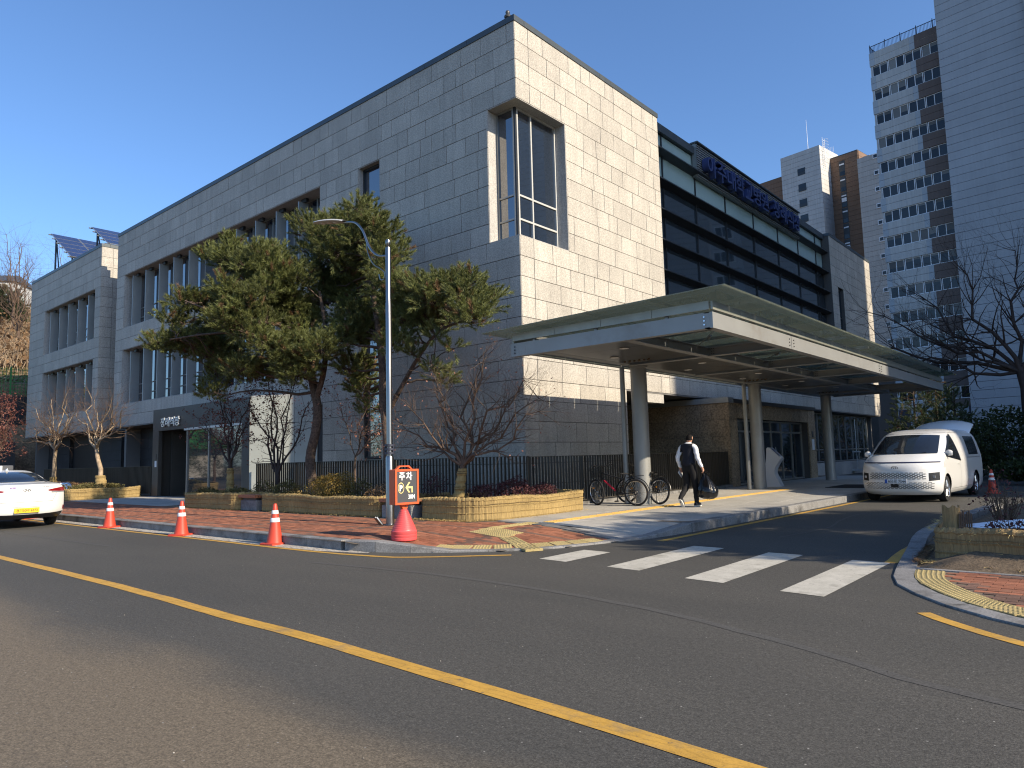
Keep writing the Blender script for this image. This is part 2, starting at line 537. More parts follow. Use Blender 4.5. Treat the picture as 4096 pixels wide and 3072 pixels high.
def road_paint(name, col, wear=.5):
    m, nt, b, out = _nt(name)
    b.inputs['Roughness'].default_value = .7
    w = _ramp(nt, _noise(nt, 3.5, 6, .7).outputs['Fac'], [(.35, (col[0]*.78, col[1]*.78, col[2]*.76)), (.65, col)])
    g = _ramp(nt, _noise(nt, 60, 2, .8).outputs['Fac'], [(.30, .55), (.48, 1.0)])
    cur = _mix(nt, w.outputs['Color'], g.outputs['Color'], wear, 'MULTIPLY')
    # curved tyre rubs
    wv = nt.nodes.new('ShaderNodeTexWave'); wv.wave_type = 'RINGS'; wv.inputs['Scale'].default_value = 5.0
    wv.inputs['Distortion'].default_value = 6.0; wv.inputs['Detail'].default_value = 3
    g2 = nt.nodes.new('ShaderNodeNewGeometry'); nt.links.new(g2.outputs['Position'], wv.inputs['Vector'])
    rb = _ramp(nt, wv.outputs['Fac'], [(.78, 1.0), (.95, .86)])
    cur = _mix(nt, cur, rb.outputs['Color'], 1.0, 'MULTIPLY')
    wr = _ramp(nt, _noise(nt, 14, 5, .75).outputs['Fac'], [(.30, .85), (.40, 0.0)])
    cur = _mix(nt, cur, (.075,.072,.066), wr.outputs['Color'])
    ed = _ramp(nt, _noise(nt, 2.2, 5, .7).outputs['Fac'], [(.30, .6), (.46, 0.0)])
    cur = _mix(nt, cur, (.16,.145,.11), ed.outputs['Color'])
    nt.links.new(cur, b.inputs['Base Color'])
    bn = nt.nodes.new('ShaderNodeBump'); bn.inputs['Strength'].default_value = .4; bn.inputs['Distance'].default_value = .004
    nt.links.new(_noise(nt, 90, 2, .8).outputs['Fac'], bn.inputs['Height']); nt.links.new(bn.outputs['Normal'], b.inputs['Normal'])
road_paint('line_yellow', (.58,.33,.055))
road_paint('line_white', (.56,.535,.46))

def straw(name, col):
    m, nt, b, out = _nt(name)
    b.inputs['Roughness'].default_value = .9
    st = _ramp(nt, _noise(nt, 1.0, 4, .75, None, (55, 55, 5.0)).outputs['Fac'], [(.22, (col[0]*.50, col[1]*.47, col[2]*.44)), (.5, col), (.78, (col[0]*1.35, col[1]*1.35, col[2]*1.3))])
    pa = _ramp(nt, _noise(nt, 1.5, 3, .6).outputs['Fac'], [(.3, .78), (.7, 1.12)])
    cur = _mix(nt, st.outputs['Color'], pa.outputs['Color'], 1.0, 'MULTIPLY')
    nt.links.new(cur, b.inputs['Base Color'])
    bn = nt.nodes.new('ShaderNodeBump'); bn.inputs['Strength'].default_value = .8; bn.inputs['Distance'].default_value = .012
    nt.links.new(_noise(nt, 1.0, 3, .7, None, (60, 60, 2.0)).outputs['Fac'], bn.inputs['Height'])
    nt.links.new(bn.outputs['Normal'], b.inputs['Normal'])
straw('straw', (.33,.235,.095))
straw('straw_old', (.27,.185,.085))

_TXT = {}
def text_mesh(s, size, extrude, bold=0.0):
    """letters as a mesh: faces the -y side, x to the right, centred on x, base line at z = 0"""
    cu = bpy.data.curves.new('letters', 'FONT')
    cu.body = s; cu.size = size; cu.extrude = extrude; cu.offset = bold; cu.align_x = 'CENTER'; cu.resolution_u = 3
    ob = bpy.data.objects.new('letters', cu); COL.objects.link(ob)
    dg = bpy.context.evaluated_depsgraph_get()
    me = bpy.data.meshes.new_from_object(ob.evaluated_get(dg))
    bpy.data.objects.remove(ob)
    me.transform(Matrix.Rotation(PI/2, 4, 'X'))
    return me
def letters(name, s, size, extrude, mtl, parent, loc, rz=0.0, bold=0.0, width=None, height=None):
    me = text_mesh(s, size, extrude, bold)
    co = np.empty(len(me.vertices)*3, dtype=np.float32); me.vertices.foreach_get('co', co); co = co.reshape(-1, 3)
    lo = co.min(0); hi = co.max(0)
    co[:, 0] -= (lo[0]+hi[0])/2; co[:, 2] -= lo[2]
    if width: co[:, 0] *= width/(hi[0]-lo[0])
    if height: co[:, 2] *= height/(hi[2]-lo[2])
    me.vertices.foreach_set('co', co.ravel())
    me.materials.clear(); me.materials.append(mtl); me.update()
    o = bpy.data.objects.new(name, me); COL.objects.link(o)
    o.parent = parent; o.matrix_parent_inverse = world_of(parent).inverted()
    o.location = loc; o.rotation_euler = (0, 0, rz)
    return o
# ================================================================== the setting: ground, road, pavements
tag(MB().add([(-900,-900,-.05),(900,-900,-.05),(900,900,-.05),(-900,900,-.05)], [(0,1,2,3)]).build('ground', M['turf_dry']), kind='structure')
road = MB().add([(-140,-30,0),(70,-30,0),(70,120,0),(-140,120,0)], [(0,1,2,3)]).build('road', M['asphalt'])
tag(road, kind='structure')

def ribbon(name, pts, w, mtl, parent, z=.004, cut=None):
    """flat painted strip along a polyline"""
    pts = [Vector((p[0], p[1], 0)) for p in pts]
    L = []; Rr = []
    for i, p in enumerate(pts):
        d = (pts[min(i+1, len(pts)-1)] - pts[max(i-1, 0)]).normalized()
        n = Vector((-d.y, d.x, 0))
        jit = RND.uniform(-.006, .006)
        L.append(p + n*(w/2+jit)); Rr.append(p - n*(w/2-jit))
    mb = MB()
    vs = [(p.x, p.y, z) for p in L] + [(p.x, p.y, z) for p in Rr]
    n = len(pts)
    mb.add(vs, [(n+i, n+i+1, i+1, i) for i in range(n-1)])
    return mb.build(name, mtl, parent)

def smooth(pts, step=.25):
    """Catmull-Rom resampling of a polyline (any dimension)"""
    P = [np.array(p, float) for p in pts]
    P = [2*P[0]-P[1]] + P + [2*P[-1]-P[-2]]
    out = []
    for i in range(1, len(P)-2):
        n = max(1, int(np.linalg.norm(P[i+1]-P[i])/step))
        for k in range(n):
            t = k/n
            out.append(.5*((2*P[i]) + (-P[i-1]+P[i+1])*t + (2*P[i-1]-5*P[i]+4*P[i+1]-P[i+2])*t*t + (-P[i-1]+3*P[i]-3*P[i+1]+P[i+2])*t**3))
    out.append(P[-2])
    return [tuple(p) for p in out]

ribbon('centre_line', smooth([(-70,3.75),(-30,3.68),(-15,3.64),(-9.7,3.63),(-6.7,3.54),(-4.9,3.50),(-1.8,3.31),(1.0,3.05),(6,2.5)], .4), .15, M['line_yellow'], road)
ribbon('edge_line', smooth([(-60,6.75),(-22,6.79),(-14.8,6.85),(-10.5,6.89),(-8.9,7.06),(-8.33,7.26),(-7.5,7.93),(-7.15,8.22)], .3), .10, M['line_yellow'], road)
ribbon('edge_line', smooth([(-6.08,10.77),(-6.02,12.7),(-5.90,16.7),(-5.78,20.8),(-5.75,26),(-5.75,36)], .4), .13, M['line_yellow'], road)
ribbon('edge_line', smooth([(-2.42,10.1),(-2.52,11.4),(-2.55,13.5),(-2.5,16)], .3), .15, M['line_yellow'], road)
ribbon('edge_line', smooth([(-1.5,7.22),(-1.17,6.86),(-.71,6.48),(.2,5.95),(1.6,5.5),(6,5.2)], .2), .12, M['line_yellow'], road)
ribbon('edge_line', [(-3.3,27.2),(0,25.6),(6,24)], .12, M['line_yellow'], road)
for (x0, x1, y0, y1) in ((-6.54,-6.03,8.10,9.22), (-5.31,-4.79,7.97,10.45), (-4.06,-3.56,7.70,10.28), (-2.88,-2.42,7.51,10.10)):
    mb = MB(); mb.add([(x0,y0+.03,.004),(x1,y0-.03,.004),(x1,y1-.02,.004),(x0,y1+.02,.004)], [(0,1,2,3)])
    mb.build('zebra_stripe', M['line_white'], road)
gut = MB()
gp = smooth([(-60,7.0),(-24,7.0),(-14,7.06),(-10.3,7.14),(-9.3,7.22)], .3)
vs = []
for x, y in gp:
    k = max(0., min(1., (-9.2-x)/1.2))
    vs += [(x, 7.26, .012), (x, 7.26-.30*k-.03*RND.random(), .005)]
gut.add(vs, [(2*i, 2*i+1, 2*i+3, 2*i+2) for i in range(len(gp)-1)])
gut.build('gutter_strip', M['gutter_concrete'], road)
# old construction seam sweeping round the junction, and chips of stone and leaf on the asphalt
rs_ = random.Random(40)
def seam(pts, w):
    P_ = smooth(pts, .35)
    ribbon('tar_seam', [(x+rs_.gauss(0, .012), y+rs_.gauss(0, .012)) for x, y in P_], w, M['tar'], road, .0025)
seam([(-9.2,6.15),(-7.2,6.35),(-5.2,6.3),(-3.6,6.05),(-2.2,5.6),(-.8,5.0),(1.5,4.4)], .10)
seam([(-26,5.3),(-20,5.2),(-14.5,5.35)], .06)
seam([(-4.6,12.2),(-4.4,14.0),(-4.7,16.5),(-4.5,19.0)], .05)
ch_ = MB()
for k in range(260):
    x = rs_.uniform(-16, 3); y = rs_.uniform(1.0, 12)
    if x < -6.5 and y > 7.1: continue
    r_ = rs_.uniform(.0025, .0075); a_ = rs_.uniform(0, 6.28)
    ch_.add([(x+r_*math.cos(a_+q*2.1)*(1+.5*(q == 0)), y+r_*math.sin(a_+q*2.1), .003+.006*(q == 1)) for q in range(3)], [(0,1,2)])
tag(ch_.build('stone_chips', M['chip'], road), kind='stuff')
# drain cover on the far lane
mb = MB()
for i in range(9):
    mb.box((-1.2+.0, 14.0+i*.05, .002), (-.6, 14.03+i*.05, .012))
mb.build('drain_grate', M['bolt'], road)

# ---- kerb along the pavement (kerb stones one by one)
KERB = [(-60,7.22,.17),(-9.9,7.22,.17),(-9.15,7.42,.17),(-8.65,7.66,.10),(-8.24,7.93,.04),(-7.8,8.25,.03),(-7.37,8.60,.03),(-6.95,9.30,.03),(-6.68,10.2,.03),(-6.42,10.9,.045),(-6.30,11.7,.12),(-6.25,12.3,.17),(-6.12,16,.17),(-6.0,22,.17),(-5.95,27,.17),(-5.95,38,.17)]
def resample(path, step):
    out = [np.array(path[0], float)]
    acc = 0.0
    for a, b in zip(path[:-1], path[1:]):
        a = np.array(a, float); b = np.array(b, float)
        L = np.linalg.norm((b-a)[:2]); pos = 0.0
        while acc + (L-pos) >= step:
            pos += step-acc; acc = 0.0
            out.append(a+(b-a)*pos/L)
        acc += L-pos
    return out
def kerb_run(path, step, w, parent, mtl, gap=.006, side=1, bev=.012):
    P = resample(path, step)
    for a, b in zip(P[:-1], P[1:]):
        d = (b-a); d[2] = 0; d /= np.linalg.norm(d)
        n = np.array([-d[1], d[0], 0])*side
        a2 = a+d*gap/2; b2 = b-d*gap/2
        def pt(p, off, z): return (p[0]+n[0]*off, p[1]+n[1]*off, z)
        vs = [pt(a2,0,-.05), pt(b2,0,-.05), pt(b2,w,-.05), pt(a2,w,-.05),
              pt(a2,0,a2[2]-bev), pt(b2,0,b2[2]-bev), pt(b2,w,b2[2]), pt(a2,w,a2[2]),
              pt(a2,bev,a2[2]), pt(b2,bev,b2[2])]
        fs = [(3,2,1,0),(0,1,5,4),(4,5,9,8),(8,9,6,7),(1,2,6,9,5),(2,3,7,6),(3,0,4,8,7)]
        if side < 0: fs = [tuple(reversed(f)) for f in fs]
        MB().add(vs, fs).build('kerb_stone', mtl, parent)
kerb = empty('kerb', (-20,7.22,0), kind='structure')
kp = [(x,y,z) for x,y,z in KERB]
kerb_run([kp[0],kp[1]], 1.0, .20, kerb, M['kerb_stone'])
kerb_run(smooth(kp[1:12], .1), .62, .20, kerb, M['kerb_stone'])
kerb_run(kp[11:], 1.0, .20, kerb, M['kerb_stone'])

DROP = [np.array(p[:2]) for p in KERB if p[2] < .05]
def seg_d(p, a, b):
    t = np.clip(np.dot(p-a, b-a)/max(np.dot(b-a, b-a), 1e-9), 0, 1)
    return np.linalg.norm(p-(a+t*(b-a)))
def pave_h(x, y):
    p = np.array([x, y])
    d = min(seg_d(p, a, b) for a, b in zip(DROP[:-1], DROP[1:]))
    return min(.165, .030 + max(0, d-.2)*.085)
def inside(p, poly):
    x, y = p; c = False; n = len(poly); j = n-1
    for i in range(n):
        xi, yi = poly[i]; xj, yj = poly[j]
        if (yi > y) != (yj > y) and x < (xj-xi)*(y-yi)/(yj-yi)+xi: c = not c
        j = i
    return c

# ---- brick pavement
BRICK = [(-45,7.42),(-9.9,7.42),(-9.2,7.6),(-8.72,7.85),(-8.33,8.12),(-7.9,8.44),(-7.52,8.75),(-7.13,9.40),(-6.88,10.24),(-6.95,10.33),(-9.88,10.92),(-10.25,10.5),(-12.05,10.42),(-45,10.42)]
pave = MB()
st = .3
for i in range(int(39/st)):
    for j in range(int(4.2/st)):
        x = -45+i*st; y = 7.2+j*st
        if inside((x+st/2, y+st/2), [(-46,7.3),(-9.9,7.3),(-9.1,7.5),(-8.3,8.0),(-7.45,8.65),(-7.0,9.4),(-6.7,10.4),(-9.8,11.3),(-10.3,13.0),(-46,13.0)]):
            q = [(x,y),(x+st,y),(x+st,y+st),(x,y+st)]
            pave.add([(a,b,pave_h(a,b)-.012) for a,b in q], [(0,1,2,3)])
pave = pave.build('pavement', M['mortar_sand'])
tag(pave, kind='structure')
cand = []
bl, bw, g = .225, .1125, .006
nrow = int(4.0/bw)
for r in range(nrow):
    y = 7.35 + (r+.5)*bw
    off = (r % 2)*bl/2
    for k in range(int(39/bl)):
        x = -45+off+k*bl
        if inside((x, y), BRICK):
            dark = (r % 9 == 4) or (k % 13 == 6)
            d, u, v = view((x, y, .1))
            if d > 2 and -100 < u < 4200:
                cand.append((d, x, y, dark))
cand.sort()
def brick_vs(x, y):
    dz = RND.uniform(-.0025, .0025)
    q = [(x-bl/2+g/2,y-bw/2+g/2),(x+bl/2-g/2,y-bw/2+g/2),(x+bl/2-g/2,y+bw/2-g/2),(x-bl/2+g/2,y+bw/2-g/2)]
    return [(a,b,pave_h(a,b)-.03) for a,b in q] + [(a,b,pave_h(a,b)+dz) for a,b in q]
BF = [(4,5,6,7),(0,1,5,4),(1,2,6,5),(2,3,7,6),(3,0,4,7)]
for d, x, y, dark in cand[:300]:
    MB().add(brick_vs(x, y), BF).build('brick', M['brick_dark' if dark else 'brick_red'], pave)
rest = MB()
for d, x, y, dark in cand[300:]:
    rest.add(brick_vs(x, y), BF, 1 if dark else 0)
tag(rest.build('brick_field', [M['brick_rest'], M['brick_dark']], pave), kind='stuff')

# ---- stone plaza before the entrance
plaza = MB()
plaza.prism([(-6.40,12.5),(-6.26,16),(-6.14,22),(-6.09,38),(-16.5,38),(-16.5,12.5)], .02, .152)
plaza = plaza.build('plaza', M['mortar_sand']); tag(plaza, kind='structure')
def edge_x(y):
    return float(np.interp(y, [10.3, 11.0, 12.3, 16, 22, 27, 38], [-6.75, -6.58, -6.44, -6.31, -6.19, -6.14, -6.14]))
sl = .9
y = 11.22; row = 0
while y < 37:
    x1 = min(edge_x(y), edge_x(y+sl))
    x = x1
    cols = 0
    while x > -11.25:
        wd = .6 if cols else RND.choice([.45, .6])
        a = max(x-wd, -11.3)
        h = .165
        hs = [min(.165, pave_h(px_, py_)) for px_, py_ in ((a,y),(x,y),(x,y+sl),(a,y+sl))]
        gq = .004
        q = [(a+gq,y+gq),(x-gq,y+gq),(x-gq,y+sl-gq),(a+gq,y+sl-gq)]
        dz = RND.uniform(-.0015, .0015)
        MB().add([(px_,py_,hh-.04) for (px_,py_),hh in zip(q,hs)]+[(px_,py_,hh+dz) for (px_,py_),hh in zip(q,hs)], BF).build('paving_slab', M['slab_stone'], plaza)
        x -= wd; cols += 1
    y += sl; row += 1
# border course between bricks and slabs
P0 = np.array([-6.75, 10.42]); P1 = np.array([-9.95, 11.03])
for k in range(5):
    a = P0+(P1-P0)*(k+.01)/5; b = P0+(P1-P0)*(k+.99)/5
    n = np.array([.19, .98])*.22
    q = [a, b, b+n, a+n]
    hs = [pave_h(*p) for p in q]
    MB().add([(p[0],p[1],h-.04) for p,h in zip(q,hs)]+[(p[0],p[1],h+.003) for p,h in zip(q,hs)], [tuple(reversed(f)) for f in BF]).build('border_stone', M['kerb_stone'], plaza)
fill = MB()
q = [(-6.72,10.66),(-9.95,11.26),(-9.95,11.3),(-6.5,11.3)]
fill.add([(a,b,pave_h(a,b)-.004) for a,b in q], [(0,1,2,3)] )
fill.build('paving_slab', M['slab_stone'], plaza)

# ---- tactile tiles
def tile_mesh(kind, mtl):
    mb = MB(); s = .146
    mb.box((-s,-s,-.03),(s,s,.004))
    if kind == 'dots':
        for i in range(6):
            for j in range(6):
                cx = -.122+i*.0488; cy = -.122+j*.0488
                r0, r1 = .0165, .011
                vs = [(cx+r0*math.cos(t), cy+r0*math.sin(t), .004) for t in (0,PI/3,2*PI/3,PI,4*PI/3,5*PI/3)]
                vs += [(cx+r1*math.cos(t), cy+r1*math.sin(t), .010) for t in (0,PI/3,2*PI/3,PI,4*PI/3,5*PI/3)]
                mb.add(vs, [tuple(range(6,12))]+[(k,(k+1)%6,6+(k+1)%6,6+k) for k in range(6)])
    else:
        for j in range(4):
            cy = -.108+j*.072
            mb.add([(-.135,cy-.018,.004),(.135,cy-.018,.004),(.135,cy+.018,.004),(-.135,cy+.018,.004),(-.128,cy-.011,.010),(.128,cy-.011,.010),(.128,cy+.011,.010),(-.128,cy+.011,.010)], BF)
    return mb.mesh('tactile_'+kind, mtl)
TD = tile_mesh('dots', M['tactile']); TB = tile_mesh('bars', M['tactile']); TBB = tile_mesh('bars', M['tactile_bright'])
def tile(me, x, y, rz, parent, zf=pave_h, lift=.004):
    o = bpy.data.objects.new('tactile_tile', me); COL.objects.link(o)
    z = zf(x, y)
    e = .1
    n = Vector((-(zf(x+e,y)-zf(x-e,y))/(2*e), -(zf(x,y+e)-zf(x,y-e))/(2*e), 1)).normalized()
    o.rotation_mode = 'QUATERNION'
    o.rotation_quaternion = Vector((0,0,1)).rotation_difference(n) @ Quaternion((0,0,1), rz)
    o.location = (x, y, z+lift)
    o.parent = parent; o.matrix_parent_inverse = world_of(parent).inverted()
for x, y, a in ((-8.52,8.16,.42),(-8.25,8.29,.50),(-7.98,8.47,.62),(-7.73,8.68,.75),(-7.51,8.92,.92),(-7.33,9.19,1.05),(-7.19,9.48,1.15),(-7.07,9.78,1.2),(-6.98,10.08,1.25)):
    tile(TD, x, y, a, pave)
for i in range(3):
    for j in range(2):
        tile(TD, -8.92+i*.298-.05*j, 9.42+j*.298-i*.03, -.1, pave)
for k in range(4): tile(TB, -8.02+k*.262, 9.21-k*.142, -.5, pave, lift=.005)
for k in range(4): tile(TB, -9.05+.01*k, 10.02+k*.296, PI/2, pave, lift=.005)
for k in range(43): tile(TBB, -8.80+.03*math.sin(k*.2), 11.40+k*.297, PI/2, plaza, zf=lambda a, b: min(.165, pave_h(a, b)))
mb = MB(); mb.bbox((-7.95,25.45,.166),(-6.35,27.7,.180), .004)
tag(mb.build('door_mat', M['mat_black']), 'black rectangular entrance mat lying on the plaza slabs under the canopy', 'mat')

# ---- paving before the dark portal
mb = MB(); mb.box((-33.2,10.42,.02),(-24,13.9,.163)); mb.box((-46,13.0,.02),(-11.4,16.9,.161))
ap = mb.build('forecourt', M['mortar_sand']); tag(ap, kind='structure')
for i in range(9):
    for j in range(4):
        x = -33.1+i*.98; y = 10.46+j*.86
        MB().box((x,y,.1),(x+.972,y+.852,.168+RND.uniform(-.001,.001))).build('paving_slab', M['slab_stone'], ap)

# ---- traffic island on the right: flush kerb at the crossing, bricks, tactile tiles, planted bed
ISL = [(-2.55,20,.12),(-2.66,16.5,.12),(-2.70,13.2,.12),(-2.47,11.2,.06),(-2.23,9.47,.02),(-2.08,8.75,.02),(-1.86,8.25,.02),(-1.40,7.61,.02),(-1.04,7.27,.02),(-.76,7.04,.02),(0.1,6.62,.02),(1.6,6.25,.05),(6,6.0,.1),(14,5.9,.1)]
ikerb = empty('island_kerb', (-2.2,9.4,0), kind='structure')
kerb_run(smooth(ISL, .12), .55, .21, ikerb, M['kerb_stone'], side=1, bev=.008)
isl = MB(); isl.prism([(-2.4,19.9),(-2.5,16.5),(-2.52,13.2),(-2.3,11.2),(-2.06,9.5),(-1.92,8.8),(-1.72,8.38),(-1.28,7.78),(-.95,7.46),(-.66,7.22),(.15,6.85),(1.65,6.5),(6,6.25),(14,6.15),(14,19.9)], -.04, .010)
isl = isl.build('island_pavement', M['mortar_sand']); tag(isl, kind='structure')
IP = [(-2.03,9.66),(-1.88,8.9),(-1.62,8.35),(-1.25,7.75),(-.92,7.46),(-.62,7.24),(.2,6.85),(1.7,6.5),(4,6.4),(4,9.62),(-1.0,9.62)]
TILEP = [(-2.1,9.75),(-1.95,8.9),(-1.66,8.3),(-1.25,7.70),(-.9,7.40),(-.6,7.2),(.2,6.8),(1.2,6.5),(1.3,6.85),(.35,7.2),(-.42,7.58),(-.72,7.80),(-1.0,8.06),(-1.40,8.60),(-1.58,9.0),(-1.70,9.75)]
flat = lambda a, b: .017
pl = smooth([(-1.88,9.58),(-1.84,9.3),(-1.74,8.9),(-1.50,8.42),(-1.13,7.88),(-.82,7.60),(-.52,7.40),(.25,7.02),(1.2,6.74)], .05)
pl = resample([(p[0], p[1], 0) for p in pl], .297)
for a, b in zip(pl[:-1], pl[1:]):
    c = (a+b)/2; tile(TD, c[0], c[1], math.atan2(b[1]-a[1], b[0]-a[0]), isl, zf=flat, lift=.002)
for r in range(32):
    for k in range(26):
        x = -2.0+k*.2; y = 6.5+r*.1
        x += (r % 2)*.1
        if inside((x, y), IP) and not inside((x, y), TILEP):
            dz = RND.uniform(-.003, .003)
            MB().box((x-.0965,y-.0465,-.02),(x+.0965,y+.0465,.018+dz)).build('brick', M['brick_dark' if (k//4+r//5) % 3 == 1 else 'brick_red'], isl)
MB().box((-2.05,9.64,-.02),(6,9.73,.024)).build('border_stone', M['kerb_stone'], isl)
# soil mound of the island bed
mb = MB(); P = []
for i in range(26):
    row = []
    for j in range(24):
        y = 9.73+j*.44; xa = float(np.interp(y, [9.7,11,13,20], [-2.02,-2.16,-2.40,-2.34])); x = xa+i*.55
        e = min(x-xa, y-9.73, 19.9-y)
        z = .015+.36*(1-math.exp(-max(e,0)*1.5))+.03*math.sin(3.1*x+1.7*y)*min(1, max(e,0))
        row.append((x, y, z))
    P.append(row)
mb.grid(P)
bed = mb.build('island_soil', M['soil'], None, True); tag(bed, kind='structure')
# ================================================================== the funeral hall
XW, YW = -12.5, 15.08
HC = .5835; ZT = 14.12
def zk(k): return ZT-HC*k
hall = empty('funeral_hall', (XW, YW, 0), 0, 'large three storey grey granite hall with a glazed upper front and recessed windows', 'building')
def sub_iv(ivs, a, b):
    out = []
    for p, q in ivs:
        if b <= p or a >= q: out.append((p, q)); continue
        if a > p: out.append((p, a))
        if b < q: out.append((b, q))
    return out
PANELS = []       # (size in picture, plane, a, b, z0, z1)
def clad(plane, pos, a0, a1, k0, k1, openings, depth, seed, core_from=None, mtl='granite'):
    """stone courses k0..k1 on the plane x = pos or y = pos, between a0 and a1, openings (a, b, ka, kb) left free"""
    rn = random.Random(seed)
    runs = {}
    for k in range(k0, k1):
        ivs = [(a0, a1)]
        for (oa, ob, ka, kb) in openings:
            if ka <= k < kb: ivs = sub_iv(ivs, oa, ob)
        runs[k] = ivs
        z1, z0 = zk(k), zk(k+1)
        cuts = [a0]
        x = a0
        while x < a1:
            x += rn.choice([.55,.7,.85,1.0,1.2,1.35])*rn.uniform(.95, 1.05); cuts.append(min(x, a1))
        for p, q in ivs:
            es = [p]+[c for c in cuts if p+.28 < c < q-.28]+[q]
            for u, v in zip(es[:-1], es[1:]):
                PANELS.append((plane, pos, u, v, z0, z1, mtl))
    # core behind the panels: merge equal courses
    mb = MB(); k = k0
    while k < k1:
        e = k
        while e < k1 and runs[e] == runs[k]: e += 1
        for p, q in runs[k]:
            if plane == 'y': mb.box((p, pos+.012, zk(e)), (q, pos+depth, zk(k)))
            else: mb.box((pos-depth, p, zk(e)), (pos-.012, q, zk(k)))
        k = e
    return mb

WO = [(-40.23,-22.18,4,9), (-40.23,-22.18,11,16), (-19.85,-18.67,4,22), (-13.64,XW+.1,4,11)]
cores = []
cores.append(clad('y', YW, -41.25, XW, 0, 18, WO, .60, 1))
cores.append(clad('y', YW, -21.98, XW, 18, 24, WO, .60, 2))
cores.append(clad('y', YW, -56.1, -43.6, 0, 18, [(-53.12,-44.43,4,9), (-53.12,-44.43,11,16)], .60, 3))
cores.append(clad('x', XW, YW+.61, 23.4, 0, 18, [(YW,17.42,4,11)], .60, 4))
cores.append(clad('x', XW, YW+.61, 20.4, 18, 24, [], .60, 5))
cores.append(clad('x', XW, 23.4, 43.84, 15, 18, [], .60, 6))
cores.append(clad('x', XW, 43.84, 52.6, 0, 18, [(45.02,46.10,5,11)], .60, 7))
# the strip of the right front hidden by the corner return of the left front
for k in range(0, 24):
    if not 4 <= k < 11: PANELS.append(('x', XW, YW-.005, YW+.61, zk(k+1), zk(k), 'granite'))
# returns
cores.append(clad('x', -43.6, YW+.61, 18.5, 0, 18, [], .4, 8))
for k in range(0, 18): PANELS.append(('x', -43.6, YW-.005, YW+.61, zk(k+1), zk(k), 'granite'))
core = MB()
for c in cores: core.add(c.v, c.f)
core.box((-43.6,18.2,.1),(-41.25,18.6,14.0))
core.box((XW-.6,20.4,3.27),(XW-.02,22.9,3.617)) if False else None
wall = core.build('stone_wall', M['granite_core'], hall)
# jambs, soffits and sills of stone
jb = MB()
def reveal(a, b, z0, z1, d0, d1, plane='y'):
    t = .02
    for (p, q) in ((a-.002, a+t), (b-t, b+.002)):
        if plane == 'y': jb.box((p, YW+d0, z0), (q, YW+d1, z1))
        else: jb.box((XW-d1, p, z0), (XW-d0, q, z1))
    if plane == 'y':
        jb.box((a+t, YW+d0, z1-t), (b-t, YW+d1, z1+.002)); jb.box((a+t, YW+d0, z0-.002), (b-t, YW+d1, z0+t))
for (a, b, ka, kb) in WO[:3]: reveal(a, b, zk(kb), zk(ka), .012, .62)
for (a, b, ka, kb) in ((-53.12,-44.43,4,9), (-53.12,-44.43,11,16)): reveal(a, b, zk(kb), zk(ka), .012, .62)
# corner window reveals
zc1, zc0 = zk(4), zk(11)
jb.box((-13.66, YW+.003, zc0), (-13.628, YW+.60, zc1)); jb.box((XW-.60, 17.408, zc0), (XW-.003, 17.44, zc1))
jb.box((-13.628, YW+.003, zc1-.02), (XW-.003, YW+.60, zc1+.002)); jb.box((XW-.60, YW+.60, zc1-.02), (XW-.003, 17.408, zc1+.002))
jb.box((-13.628, YW+.003, zc0-.002), (XW-.003, YW+.60, zc0+.02)); jb.box((XW-.60, YW+.60, zc0-.002), (XW-.003, 17.408, zc0+.02))
jb.build('reveal', M['granite_jamb'], hall)
sf = MB(); sf.box((-41.25,YW,zk(18)-.05),(-21.98,YW+3.0,zk(18)-.003)); sf.box((-56.1,YW,zk(18)-.05),(-43.6,YW+3.0,zk(18)-.003)); sf.box((XW-3.6,20.4,zk(18)-.05),(XW,52.6,zk(18)-.003))
sf.build('soffit', M['soffit'], hall)

# stone panels: the 300 that show largest are pieces of their own
def psize(P):
    plane, pos, u, v, z0, z1, _ = P
    c = (pos, (u+v)/2, (z0+z1)/2) if plane == 'x' else ((u+v)/2, pos, (z0+z1)/2)
    d, px_, py_ = view(c)
    if d < 1 or not (-50 < px_ < 4150 and -50 < py_ < 3100): return 0
    n = Vector((1,0,0)) if plane == 'x' else Vector((0,-1,0))
    return (v-u)*(z1-z0)*max(.01, n.dot((CAM_POS-Vector(c)).normalized()))/d/d
PANELS.sort(key=psize, reverse=True)
def panel_box(mb, P, mi=0):
    plane, pos, u, v, z0, z1, _ = P
    g = .009; pr = RND.uniform(0, .004)
    if plane == 'y': mb.box((u+g, pos-.006-pr, z0+g), (v-g, pos+.02, z1-g), mi)
    else: mb.box((pos-.02, u+g, z0+g), (pos+.006+pr, v-g, z1-g), mi)
for P in PANELS[:300]:
    mb = MB(); panel_box(mb, P); mb.build('stone_panel', M['granite'], wall)
mb = MB()
for P in PANELS[300:]: panel_box(mb, P)
tag(mb.build('stone_panel_field', M['granite_rest'], wall), kind='stuff')

